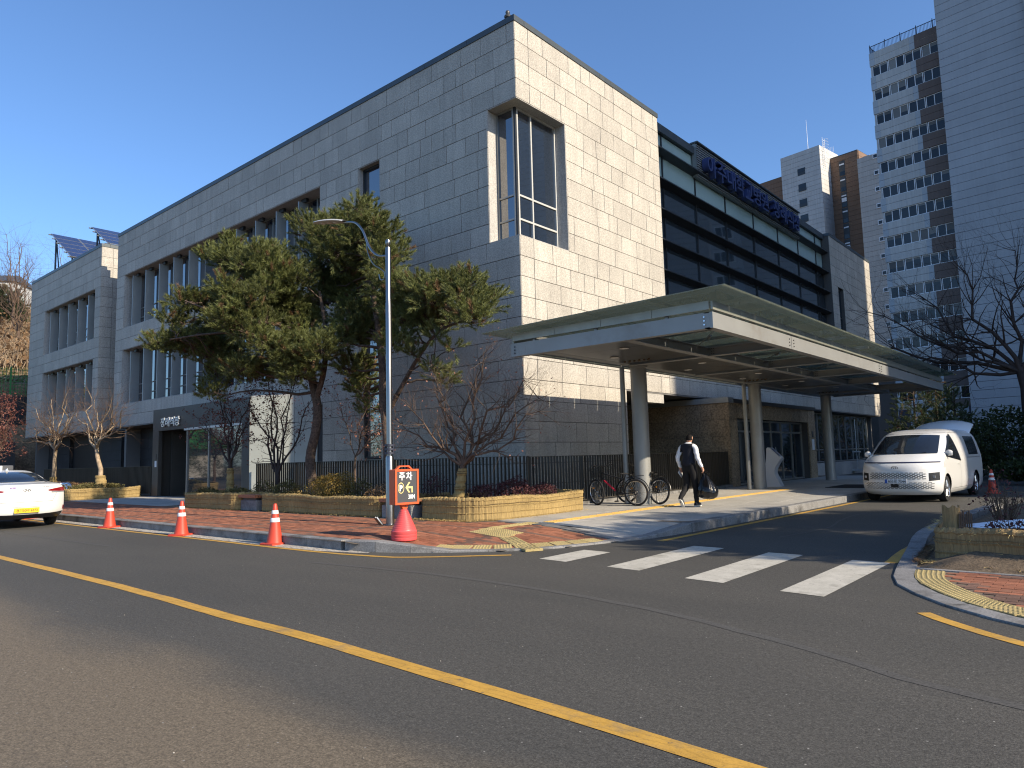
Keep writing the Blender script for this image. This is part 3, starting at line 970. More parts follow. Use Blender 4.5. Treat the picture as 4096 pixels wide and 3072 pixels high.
# roof slab and metal coping
rf = MB()
rf.box((-41.25,YW+.3,13.6),(XW-.3,23.3,13.7)); rf.box((-41.25,23.3,13.6),(XW-1.2,44.2,13.7)); rf.box((-56.1,YW+.3,13.6),(-43.6,34,13.7)); rf.box((-34,44.2,13.6),(XW-.3,52.6,13.7))
rf.box((-41.25,YW+.62,.1),(-41.0,40,13.65)); rf.box((-56.1,YW+.62,.1),(-55.9,34,13.65)); rf.box((-34,52.35,.1),(XW-.62,52.6,13.65)); rf.box((-34,24,.1),(-33.8,52.4,13.65))
roof = rf.build('roof', M['soffit'], hall)
def coping(a, b, horizontal, w=.42, z0=14.115, z1=14.29, seglen=1.9, out=.035):
    x0, y0 = a; x1, y1 = b
    L = math.hypot(x1-x0, y1-y0); n = max(1, int(L/seglen))
    for k in range(n):
        p = (x0+(x1-x0)*(k+.002)/n, y0+(y1-y0)*(k+.002)/n); q = (x0+(x1-x0)*(k+.998)/n, y0+(y1-y0)*(k+.998)/n)
        mb = MB()
        if horizontal: mb.box((p[0], y0-out, z0), (q[0], y0+w, z1))
        else: mb.box((x0-w, p[1], z0), (x0+out, q[1], z1))
        mb.build('coping', M['coping'], roof)
coping((-41.28,YW), (XW+.035,YW), True); coping((XW,YW+.425), (XW,23.43), False)
coping((-56.13,YW), (-43.56,YW), True); coping((-43.6,YW+.425), (-43.6,18.5), False)
coping((XW,43.81), (XW,52.63), False)
# lightning air terminal on the corner
mb = MB(); mb.cyl((-13.0,15.4,14.2),(-13.0,15.4,14.55),.02); mb.lathe([(.02,.33),(.10,.36),(.115,.40),(.10,.43),(.04,.45),(.06,.50),(.07,.54),(.05,.58),(.01,.60)], (-13.0,15.4,14.2), 16)
mb.build('air_terminal', M['bolt'], roof, True)
mb = MB(); mb.cyl((-12.9,49.6,14.2),(-12.9,49.6,14.75),.02); mb.lathe([(.02,.40),(.10,.43),(.115,.47),(.04,.52),(.06,.57),(.01,.62)], (-12.9,49.6,14.2), 12)
mb.build('air_terminal', M['bolt'], roof, True)

# ---- windows
def win_y(name, x0, x1, z0, z1, y, xs, zs, fw=.06, fmat='frame_grey', gmat='glass_blue', parent=hall, fd=.09):
    w = MB()
    w.box((x0,y-fd/2,z0),(x0+fw,y+fd/2,z1)); w.box((x1-fw,y-fd/2,z0),(x1,y+fd/2,z1)); w.box((x0+fw,y-fd/2,z1-fw),(x1-fw,y+fd/2,z1)); w.box((x0+fw,y-fd/2,z0),(x1-fw,y+fd/2,z0+fw))
    for x in xs: w.box((x-fw/2,y-fd/2+.004,z0+fw),(x+fw/2,y+fd/2-.004,z1-fw))
    for z in zs: w.box((x0+fw,y-fd/2+.008,z-fw/2),(x1-fw,y+fd/2-.008,z+fw/2))
    wo = w.build(name, M[fmat], parent)
    X = [x0]+list(xs)+[x1]; Zs = [z0]+list(zs)+[z1]
    for a, b in zip(X[:-1], X[1:]):
        for c, d in zip(Zs[:-1], Zs[1:]):
            e = Vector((RND.uniform(-1,1), RND.uniform(-1,1)))*.0015
            MB().add([(a,y+e.x,c),(b,y-e.x,c),(b,y-e.x+e.y,d),(a,y+e.x+e.y,d)], [(0,1,2,3)]).build('pane', M[gmat], wo)
    return wo
def win_x(name, y0, y1, z0, z1, x, ys, zs, fw=.06, fmat='frame_grey', gmat='glass_blue', parent=hall, fd=.09):
    w = MB()
    w.box((x-fd/2,y0,z0),(x+fd/2,y0+fw,z1)); w.box((x-fd/2,y1-fw,z0),(x+fd/2,y1,z1)); w.box((x-fd/2,y0+fw,z1-fw),(x+fd/2,y1-fw,z1)); w.box((x-fd/2,y0+fw,z0),(x+fd/2,y1-fw,z0+fw))
    for y in ys: w.box((x-fd/2+.004,y-fw/2,z0+fw),(x+fd/2-.004,y+fw/2,z1-fw))
    for z in zs: w.box((x-fd/2+.008,y0+fw,z-fw/2),(x+fd/2-.008,y1-fw,z+fw/2))
    wo = w.build(name, M[fmat], parent)
    Y = [y0]+list(ys)+[y1]; Zs = [z0]+list(zs)+[z1]
    for a, b in zip(Y[:-1], Y[1:]):
        for c, d in zip(Zs[:-1], Zs[1:]):
            e = Vector((RND.uniform(-1,1), RND.uniform(-1,1)))*.0015
            MB().add([(x+e.x,a,c),(x-e.x,b,c),(x-e.x+e.y,b,d),(x+e.x+e.y,a,d)], [(0,1,2,3)]).build('pane', M[gmat], wo)
    return wo
# corner window
zb1, zb2 = zc0+.95, zc0+.47*0+1.75
win_y('corner_window', -13.62, -12.95, zc0+.02, zc1-.02, YW+.42, [], [zc0+.68,zc0+1.40], .05)
win_x('corner_window', YW+.45, 17.40, zc0+.02, zc1-.02, XW-.42, [16.2], [zc0+.68,zc0+1.40], .055, 'frame_light')
MB().box((-12.965,YW+.385,zc0+.02),(-12.885,YW+.455,zc1-.02)).build('corner_post', M['frame_dark'], hall)
# tall strip window
win_y('strip_window', -19.83, -18.69, 1.55, zk(4)-.02, YW+.24, [], [2.35,3.9,5.0,6.3,7.7,8.9,9.7,10.55], .07, 'frame_dark', 'glass_blue')
MB().box((-19.85,YW+.3,zk(22)),(-18.67,YW+.6,1.53)).build('strip_sill', M['granite_jamb'], hall)
# window bands with fins
def band(x0, x1, z0, z1, panel=None, fins=(), mulls=()):
    yg = YW+.61
    segs = [(x0, x1)] if panel is None else [(x0, panel[0]), (panel[1], x1)]
    for a, b in segs:
        xs = [m for m in mulls if a+.3 < m < b-.3]
        win_y('band_window', a+.02, b-.02, z0+.02, z1-.02, yg, xs, [z0+.55, z0+1.05], .05, 'frame_grey', 'glass_blue')
    if panel:
        for i in range(2):
            for j in range(4):
                w = (panel[1]-panel[0])/2; h = (z1-z0)/4
                MB().box((panel[0]+i*w+.004,YW+.30,z0+j*h+.004),(panel[0]+(i+1)*w-.004,YW+.66,z0+(j+1)*h-.004)).build('dark_panel', M['dark_stone'], hall)
    for f in fins:
        MB().box((f-.03,YW+.10,z0+.03),(f+.03,YW+.545,z1-.16)).build('fin', M['fin_metal'], hall)
        MB().box((f-.10,YW+.28,z1-.16),(f+.24,YW+.40,z1-.02)).build('fin_bracket', M['frame_dark'], hall)
FL = (-39.42,-37.81,-36.2,-34.58,-32.97); FR = (-28.55,-26.97,-25.37,-23.77)
mullL = (-38.6,-37.0,-35.4,-33.8,-32.3); mullR = (-28.9,-28.0,-27.3,-26.4,-25.75,-24.8,-24.1,-23.2)
for ka, kb in ((4,9),(11,16)):
    band(-40.23,-22.18,zk(kb),zk(ka),(-31.69,-29.40),FL+FR,mullL+mullR)
    band(-53.12,-44.43,zk(kb),zk(ka),None,(-52.33,-50.65,-49.05,-47.42,-45.76),(-51.5,-49.8,-48.2,-46.6,-45.2))

# ---- ground storey on the left: dark stone and openings
YD = YW+1.35
for (a, b) in ((-56.1,-51.9),(-46.5,-43.6),(-41.25,-36.2)):
    n = max(1, int((b-a)/1.1))
    for r in range(6):
        for k in range(n):
            p = a+(b-a)*k/n; q = a+(b-a)*(k+1)/n
            MB().box((p+.004,YD,.165+r*.568+.004),(q-.004,YD+.2,.165+(r+1)*.568-.004)).build('dark_panel', M['dark_stone'], hall)
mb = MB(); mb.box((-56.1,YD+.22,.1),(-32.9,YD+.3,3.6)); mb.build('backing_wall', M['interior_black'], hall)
win_y('shop_window', -36.2,-32.95,.9,3.45,YD+.05,[-34.9],[],.06,'frame_dark','glass_blue')
MB().box((-36.2,YD-.05,.165),(-32.95,YD+.2,.9)).build('dark_panel', M['dark_stone'], hall)
for (a, b) in ((-51.9,-46.5),):
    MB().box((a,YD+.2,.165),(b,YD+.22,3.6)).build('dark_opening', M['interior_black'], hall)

# ---- portal of dark metal
YP = 13.7
pt = MB(); x0, x1, zt = -32.9, -24.6, 3.97
portal = MB().box((x0,YP+.14,3.05),(x1,YW+.3,zt-.004)).build('portal', M['portal_metal'], hall)
for k in range(4):
    a = x0+(x1-x0)*k/4; b = x0+(x1-x0)*(k+1)/4
    MB().box((a+.004,YP,3.02),(b-.004,YP+.14,zt)).build('portal_panel', M['portal_metal'], portal)
for (a, b) in ((x0,-32.3),(-25.15,x1)):
    MB().box((a,YP,.165),(b,YP+.16,3.016)).build('portal_panel', M['portal_metal'], portal)
    MB().box((a,YP+.16,.165),(a+.3 if a == x0 else b,YW+.3,3.04)).build('portal_panel', M['portal_metal'], portal)
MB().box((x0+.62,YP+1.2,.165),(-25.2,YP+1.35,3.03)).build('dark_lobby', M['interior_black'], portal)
MB().box((-29.85,YP+.12,.165),(-29.70,YP+1.2,3.02)).build('portal_jamb', M['portal_metal'], portal)
MB().box((-32.28,YP+.55,.165),(-32.2,YP+1.2,3.02)).build('portal_jamb', M['portal_metal'], portal)
win_y('entrance_glazing', -29.75,-25.17,.2,3.01,YP+.10,[-27.85,-26.05],[],.06,'frame_grey','glass_dark',portal)
MB().box((-29.85,YP-.02,2.94),(-25.12,YP+.06,3.03)).build('glazing_head', M['frame_light'], portal)
mb = MB()
for zz in (1.02,1.30): mb.tube([(-29.6,YP+.55,zz),(-26.0,YP+.55,zz)], .016, 6)
mb.build('inner_rail', M['steel_bright'], portal)
mb = MB(); mb.box((-32.62,YP-.012,1.45),(-32.44,YP,1.72)); nt_ = mb.build('notice', M['plate_white'], portal)
MB().box((-32.58,YP-.02,1.80),(-32.48,YP,2.02)).build('intercom', M['bolt'], portal)
for i, ch in enumerate('장례식장'):
    letters('letter', ch, .42, .03, M['white_letter'], hall, (-31.76+i*.455, YP-.05, 3.17), 0, .006, .40, .40)
# pale side wall, its angle chosen so that it catches the sun
A0 = Vector((-24.6, YP, 0)); A1 = Vector((-22.34, YW+.02, 0)); dd = (A1-A0)
nrm = Vector((dd.y, -dd.x, 0)).normalized()
for i in range(3):
    for (z0, z1) in ((.165,2.94),(2.96,3.93)):
        a = A0+dd*(i/3)+dd.normalized()*.006; b = A0+dd*((i+1)/3)-dd.normalized()*.006
        mb = MB(); mb.extr([(a.x,a.y,z0),(b.x,b.y,z0),(b.x,b.y,z1),(a.x,a.y,z1)], -nrm*.06); mb.build('pale_panel', M['pale_panel'], hall)
mb = MB(); mb.extr([(A0.x,A0.y,3.94),(A1.x,A1.y,3.94),(A1.x,A1.y+.4,3.94),(A0.x,A0.y+1.6,3.94)], (0,0,.05)); mb.build('pale_cap', M['frame_light'], hall)
MB().box((-22.34,YW+.05,.165),(-21.98,YW+.3,zk(18)-.06)).build('recess_wall', M['dark_stone'], hall)  # narrow return strip: shade of the recess put into the dark colour

# ---- ground storey on the right: recess, brown stone porch, low glazing
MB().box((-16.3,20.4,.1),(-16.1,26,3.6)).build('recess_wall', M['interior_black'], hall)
MB().box((-16.2,20.3,.1),(XW-.62,20.4,3.6)).build('recess_wall', M['granite_jamb'], hall)
win_x('recess_window', 20.42,25.5,.9,3.55,-15.9,[22.1,23.8],[],.06,'frame_dark','glass_dark')
MB().box((XW-.5,21.6,3.25),(XW-.01,22.93,3.565)).build('soffit_block', M['granite_jamb'], hall)
XP, y0, y1, zp = -11.2, 25.42, 35.0, 3.40
porch = MB().box((-16.2,y0+.04,.1),(-13.6,y1-.04,3.38)).build('porch', M['granite_core'], hall)
MB().box((-13.6,y0+.04,3.05),(XP-.06,y1-.04,3.37)).build('porch_lintel', M['granite_core'], porch)
MB().box((-13.6,y0+.04,.1),(XP-.06,y0+.7,3.06)).build('porch_pier', M['granite_core'], porch)
MB().box((-13.6,y1-.9,.1),(XP-.06,y1-.04,3.06)).build('porch_pier', M['granite_core'], porch)
rn = random.Random(21)
def porch_stones(plane, a, b, zlo, zhi, rows, off):
    h = (zhi-zlo)/rows
    for r in range(rows):
        x = a-(.5 if (r+off) % 2 else 0)
        while x < b:
            p, q = max(a, x), min(b, x+1.05); x += 1.05
            if q-p < .12: continue
            pr = rn.uniform(0, .006)
            if plane == 'y': MB().box((p+.005,y0-pr,zlo+r*h+.005),(q-.005,y0+.06,zlo+(r+1)*h-.005)).build('porch_stone', M['brown_stone'], porch)
            else: MB().box((XP-.06,p+.005,zlo+r*h+.005),(XP+pr,q-.005,zlo+(r+1)*h-.005)).build('porch_stone', M['brown_stone'], porch)
porch_stones('y', -16.1, XP, .165, 3.30, 5, 0)
porch_stones('x', y0+.01, y0+.72, .165, 3.30, 5, 1)
porch_stones('x', y1-.92, y1, .165, 3.30, 5, 1)
porch_stones('x', y0+.72, y1-.92, 2.72, 3.30, 1, 1)
for k in range(9):
    MB().box((-16.2+k*.56,y0-.06,3.30),(-16.2+k*.56+.553,y0+.4,3.50)).build('porch_coping', M['fin_metal'], porch)
MB().box((-14.5,y0+.4,3.30),(XP+.06,y1+.05,3.45)).build('porch_roof', M['portal_metal'], porch)
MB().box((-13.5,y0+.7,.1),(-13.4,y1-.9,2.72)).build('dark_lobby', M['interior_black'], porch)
win_x('door_glazing', y0+.74,y1-.94,.17,2.72,-11.55,[27.9,29.1,30.3,31.5,32.7],[2.25],.07,'frame_grey','glass_dark',porch)
mb = MB()
for y in (30.1,30.5): mb.tube([(-11.45,y,.85),(-11.42,y,1.0),(-11.42,y,1.45),(-11.45,y,1.6)], .018, 8)
mb.build('door_handle', M['steel_bright'], porch)
MB().box((XP,y1-.6,1.45),(XP+.03,y1-.32,1.95)).build('notice_board', M['plate_white'], porch)
MB().box((XP,y1-.55,2.05),(XP+.03,y1-.37,2.32)).build('notice_board', M['bolt'], porch)
win_x('low_glazing', 35.1,51.6,.75,3.52,-13.2,[36.4,37.7,39.0,40.3,41.6,42.9,44.2,45.5,46.8,48.1,49.4,50.7],[1.45],.06,'frame_grey','glass_dark')
MB().box((-13.4,35.1,-.4),(-12.55,51.8,.72)).build('low_wall', M['slab_stone'], hall)
win_y('end_glazing', -16,-13.2,.75,3.52,51.6,[-14.6],[1.45],.06,'frame_grey','clear_pane')
mb = MB()
mb.cyl((-12.3,45.6,.1),(-12.3,45.6,3.2),.025,n=8); mb.box((-12.5,45.45,1.25),(-12.1,45.75,1.32)); mb.box((-12.6,45.35,.15),(-12.0,45.85,.25))
mb.build('pale_stay', M['frame_light'], hall)  # slim stay in the light frame metal

# ---- glazed upper front
XG = -12.95
FZ = [13.12,11.90,10.69,9.49,8.32,7.12,5.95]
YM = [23.42,24.44,27.24,30.2,33.4,36.6,39.6,42.6,43.82]
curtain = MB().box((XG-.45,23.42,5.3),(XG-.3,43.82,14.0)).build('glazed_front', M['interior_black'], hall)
levels = [13.95]+FZ+[5.38]
for i, (zu, zl) in enumerate(zip(levels[:-1], levels[1:])):
    for a, b in zip(YM[:-1], YM[1:]):
        e = [RND.uniform(-.004,.004) for _ in range(4)]
        # a thin bow in the pane, as toughened glass has
        mb = MB(); P = []
        for s_ in range(5):
            row = []
            for t_ in range(3):
                bow = .006*math.sin(PI*s_/4)*math.sin(PI*t_/2)*(1 if RND.random() < .9 else -1)
                row.append((XG+bow+e[0]*s_/4+e[1]*t_/2, a+.03+(b-a-.06)*s_/4, zl+.03+(zu-zl-.06)*t_/2))
            P.append(row)
        mb.grid(P); mb.build('glass_pane', M['glass_frost' if i < 2 else 'glass_dark'], curtain, True)
for y in YM[1:-1]:
    MB().box((XG-.06,y-.03,5.38),(XG+.05,y+.03,13.95)).build('mullion', M['frame_dark'], curtain)
for y in (YM[0], YM[-1]):
    MB().box((XG-.06,y-.02,5.38),(XG+.03,y+.05,13.95)).build('mullion', M['frame_dark'], curtain)
for z in FZ:
    mb = MB(); mb.add([(XG-.05,23.43,z-.10),(XG+.05,23.43,z-.10),(XG+.38,23.43,z-.03),(XG+.38,23.43,z+.02),(XG-.05,23.43,z+.04)]+[(XG-.05,43.83,z-.10),(XG+.05,43.83,z-.10),(XG+.38,43.83,z-.03),(XG+.38,43.83,z+.02),(XG-.05,43.83,z+.04)],
        [(0,1,2,3,4),(9,8,7,6,5)]+[(k,5+k,5+(k+1)%5,(k+1)%5) for k in range(5)])
    # stop at the side wall
    mb.v = [(x, min(y, 43.83) if x < XW+.01 else y, zz) for x, y, zz in mb.v]
    mb.build('sunshade', M['frame_dark'], curtain)
for k in range(10):
    MB().box((XG-.4,23.45+k*2.036,13.95),(XG+.16,23.45+(k+1)*2.036-.006,14.27)).build('coping', M['coping'], roof)
win_x('slit_window', 45.04,46.08,zk(11)+.02,zk(5)-.02,XW-.2,[],[9.4],.06,'frame_dark','glass_dark')

# ---- lettering over the glazed front
sg = empty('building_sign', (-12.75,33,12.9), 0, 'long louvred sign with raised blue Korean letters along the roof edge', 'sign')
MB().box((-12.9,27.05,12.95),(-12.72,39.32,14.40)).build('back_panel', M['louver'], sg)
for k in range(14):
    z = 12.98+k*.1
    MB().add([(-12.72,27.06,z),(-12.66,27.06,z+.012),(-12.68,27.06,z+.075),(-12.72,27.06,z+.085),(-12.72,39.31,z),(-12.66,39.31,z+.012),(-12.68,39.31,z+.075),(-12.72,39.31,z+.085)],
        [(0,1,2,3),(7,6,5,4),(0,4,5,1),(1,5,6,2),(2,6,7,3)]).build('louvre_slat', M['louver'], sg)
MB().box((-12.95,27.0,14.40),(-12.60,39.36,14.46)).build('top_cap', M['coping'], sg)
txt = '아주대학교병원 장례식장'
adv = (38.55-27.35)/11.6
y = 27.40
for ch in txt:
    if ch == ' ': y += adv*.6; continue
    letters('letter', ch, .9, .14, M['blue_letter'], sg, (-12.50, y+adv*.46, 13.06), PI/2, .012, adv*.90, .88)
    y += adv

# ---- rooftop solar arrays
def solar(xh, zh, xl, zl, y0, ncol, label):
    t = empty('solar_array', ((xh+xl)/2, y0, 13.7), 0, label, 'solar panel', 'rooftop solar arrays')
    d = Vector((xl-xh, 0, zl-zh)); L = d.length; d.normalize(); n = Vector((-d.z, 0, d.x)); n = n if n.z > 0 else -n
    rows = max(2, int(L/.78)); rl = L/rows
    for c in range(ncol):
        for r in range(rows):
            a = Vector((xh, y0+c*1.68, zh))+d*(r*rl)
            mb = MB(); mb.extr([a, a+Vector((0,1.64,0)), a+Vector((0,1.64,0))+d*(rl-.03), a+d*(rl-.03)], n*.035)
            pn = mb.build('panel_frame', M['frame_grey'], t)
            for i in range(4):
                for j in range(2):
                    b = a+Vector((0,.025+i*.398,0))+d*(.02+j*(rl-.06)/2)+n*.037
                    e1 = Vector((0,.392,0)); e2 = d*((rl-.06)/2-.008)
                    MB().add([b, b+e2, b+e2+e1, b+e1], [(3,2,1,0)]).build('cell', M['solar_cell'], pn)
    for yy in (y0+.2, y0+ncol*1.68-.2):
        mb = MB(); mb.cyl((xh+.5,yy,13.7),(xh+.5,yy,zh-.3),.06,n=8); mb.cyl((xl-.3,yy,13.7),(xl-.3,yy,zl+.15),.05,n=8); mb.cyl((xh+1.5,yy,13.8),(xh+.55,yy,zh-.45),.04,n=8)
        mb.build('post', M['frame_dark'], t)
    mb = MB()
    for r in range(rows+1):
        a = Vector((xh, y0, zh))+d*(r*rl)*.98-n*.06
        mb.box((a.x-.03,y0-.12,a.z-.03),(a.x+.03,y0+ncol*1.68+.05,a.z+.03))
    mb.build('rail', M['frame_dark'], t)
solar(-54.3,17.4,-50.3,15.0,15.55,3,'tilted blue solar array at the far left end of the roof')
solar(-47.3,16.25,-44.6,14.65,15.7,2,'tilted blue solar array behind the parapet beside the taller block')

# ================================================================== entrance canopy
cp = empty('entrance_canopy', (-9.6,24,0), 0, 'long steel and glass canopy on three round columns over the entrance drive', 'canopy')
X0, X1, Y0, Y1 = -10.19, -5.43, 11.87, 32.8
ZB, ZU, ZG0, ZG1 = 3.665, 3.955, 4.01, 4.165
CX = -9.69
def ibeam(p, q, w, z0, z1, name='beam', parent=cp):
    """steel girder: web and two flanges between p and q"""
    p = Vector((*p, 0)); q = Vector((*q, 0)); d = (q-p).normalized(); n = Vector((-d.y, d.x, 0))
    mb = MB()
    for (o0, o1, a, b) in ((-w/2,w/2,z0,z0+.016),(-w/2,w/2,z1-.016,z1),(-.007,.007,z0+.016,z1-.016)):
        mb.extr([(p+n*o0)+Vector((0,0,a)), (q+n*o0)+Vector((0,0,a)), (q+n*o1)+Vector((0,0,a)), (p+n*o1)+Vector((0,0,a))], (0,0,b-a))
    return mb.build(name, M['canopy_steel'], parent)
def fascia(p, q, z0, z1, th, name, mtl='canopy_steel'):
    p = Vector((*p, 0)); q = Vector((*q, 0)); d = (q-p).normalized(); n = Vector((-d.y, d.x, 0))
    mb = MB(); mb.extr([p+Vector((0,0,z0)), q+Vector((0,0,z0)), q+n*th+Vector((0,0,z0)), p+n*th+Vector((0,0,z0))], (0,0,z1-z0))
    return mb.build(name, M[mtl], cp)
# edge channels, in lengths with spliced joints
for a, b in ((Y0,15.79),(15.81,23.19),(23.21,Y1)):
    f = fascia((X1,a),(X1,b),ZB,ZU,.06,'edge_channel')
    for yy in ([b-.12] if a == Y0 else [a+.12, b-.12]):
        mb = MB()
        for k in range(3): mb.cyl((X1+.0,yy,ZB+.07+k*.07),(X1+.016,yy,ZB+.07+k*.07),.014,n=8)
        mb.build('bolts', M['bolt'], f)
    MB().box((X1-.16,a,ZB),(X1-.06,b,ZB+.016)).build('lower_flange', M['canopy_steel'], f)
    MB().box((X1-.16,a,ZU-.016),(X1-.06,b,ZU)).build('upper_flange', M['canopy_steel'], f)
f = fascia((X1-.062,Y0),(X0,Y0),ZB,ZU,-.06,'edge_channel')
for xx in (X1-.16, X0+.12):
    mb = MB()
    for k in range(3): mb.cyl((xx,Y0,ZB+.07+k*.07),(xx,Y0-.018,ZB+.07+k*.07),.016,n=8)
    mb.build('bolts', M['chrome'] if xx > -7 else M['bolt'], f)
MB().box((X0,Y0+.06,ZB),(X1-.062,Y0+.16,ZB+.016)).build('lower_flange', M['canopy_steel'], f)
fascia((X0,Y1),(X0,Y0+.062),ZB+.10,ZU,.06,'edge_channel')
# longitudinal and cross girders
ibeam((CX,Y0+.08),(CX,Y1),.26,ZB+.10,ZU-.01,'main_girder')
ibeam((-7.45,Y0+.08),(-7.45,Y1),.20,ZB+.06,ZU-.02,'girder')
CY = [15.8,19.5,23.2,26.9,30.6,32.6]
for y in CY:
    for a, b in ((X1-.07,-7.35),(-7.55,CX+.14)):
        ibeam((a,y),(b,y),.18,ZB+.05,ZU-.03,'cross_girder')
    for xx, sg in ((-7.35,1),(X1-.16,-1)):
        mb = MB()
        for i in range(2):
            for k in range(3): mb.cyl((xx+sg*(.06+i*.05),y-.0075,ZB+.11+k*.06),(xx+sg*(.06+i*.05),y-.022,ZB+.11+k*.06),.011,n=6)
        mb.build('bolts', M['bolt'], cp)
# ceiling panels between the two girders
ys = [Y0+.1]+CY
for i, (a, b) in enumerate(zip(ys[:-1], ys[1:])):
    for k in range(3):
        y0_ = a+.1+(b-a-.2)*k/3; y1_ = a+.1+(b-a-.2)*(k+1)/3-.006
        MB().box((CX+.15,y0_,ZB+.10),(-7.57,y1_,ZB+.125)).build('ceiling_panel', M['canopy_ceiling'], cp)
    for xx in (-9.1,-8.15):
        yy = (a+b)/2+(.5 if xx < -8.5 else -.6)
        mb = MB(); mb.lathe([(.105,ZB+.085),(.10,ZB+.095),(.07,ZB+.099)], (xx,yy,0), 18); mb.build('downlight', M['lamp_disc'], cp)
    if i % 2 == 0:
        mb = MB()
        for k in range(9):
            mb.tube([(-9.35+k*.09,b-.55+.07*math.sin(k*2.1),ZB+.10),(-9.35+k*.09,b-.55+.07*math.sin(k*2.1),ZB+.07)], .028, 7)
        mb.build('nest_mud', M['soil'], cp)
# gutter panels and glass roof on short stools
k = 0; a = Y0+.05
while a < Y1-.2:
    b = min(a+1.222, Y1)
    MB().box((X1-.05,a,ZG0),(X1-.01,b-.006,ZG1)).build('gutter_panel', M['canopy_gutter'], cp)
    MB().box((X0+.01,a,ZU+.004),(X0+.05,b-.03,ZG1)).build('gutter_panel', M['canopy_gutter'], cp)
    MB().box((X1-.12,a+.25,ZU),(X1-.06,a+.31,ZG0+.01)).build('stool', M['canopy_steel'], cp)
    MB().box((X0+.05,a+.25,ZG1-.05),(X1-.08,a+.30,ZG1+.015)).build('glass_rafter', M['canopy_gutter'], cp)
    a += 1.222
for k in range(4):
    a = X0+.06+k*1.16; MB().box((a,Y0+.01,ZG0),(a+1.152,Y0+.05,ZG1)).build('gutter_panel', M['canopy_gutter'], cp)
for k in range(3):
    x = X0+.6+k*1.6
    MB().box((x-.03,Y0+.08,ZU),(x+.03,Y0+.14,ZG0+.01)).build('stool', M['canopy_steel'], cp)
rows = [-10.68,-9.35,-7.95,-6.5,-4.98]
gy = 11.42
while gy < 33.2:
    b = min(gy+1.222, 33.2)
    for i in range(4):
        xa, xb = rows[i]+.006, rows[i+1]-.006
        za = ZG1+.03+.10*(i/4); zb_ = ZG1+.03+.10*((i+1)/4)
        mb = MB(); mb.extr([(xa,gy+.006,za),(xb,gy+.006,zb_),(xb,b-.006,zb_),(xa,b-.006,za)], (0,0,.014)); mb.build('roof_glass', M['canopy_glass'], cp)
    gy += 1.222
for y in (16.45,24.2,31.9):
    mb = MB(); mb.lathe([(.212,.165),(.212,ZB+.06),(.24,ZB+.07),(.24,ZB+.098)], (CX,y,0), 36)
    mb.build('column', M['canopy_steel'], cp, True)
    mb = MB(); mb.lathe([(.235,.165),(.235,.185),(.215,.19)], (CX,y,0), 36); mb.build('column_collar', M['canopy_steel'], cp, True)
for x, y in ((-10.12,16.33),(-9.94,23.9)):
    mb = MB(); mb.lathe([(.066,.165),(.066,ZB+.2)], (x,y,0), 18); mb.build('rain_pipe', M['canopy_steel'], cp, True)
    mb = MB(); mb.lathe([(.09,.165),(.09,.19)], (x,y,0), 18); mb.build('pipe_collar', M['bolt'], cp)
# turnbuckle ties seen through the open bays
mb = MB()
for y in (13.8,17.6,21.3):
    mb.tube([(X1-.2,y-1.2,ZU-.12),(-7.3,y+1.2,ZU-.12)], .010, 5); mb.tube([(-6.3,y-.16,ZU-.12),(-6.5,y+.16,ZU-.12)], .026, 6)
mb.build('tie_rod', M['steel_bright'], cp)
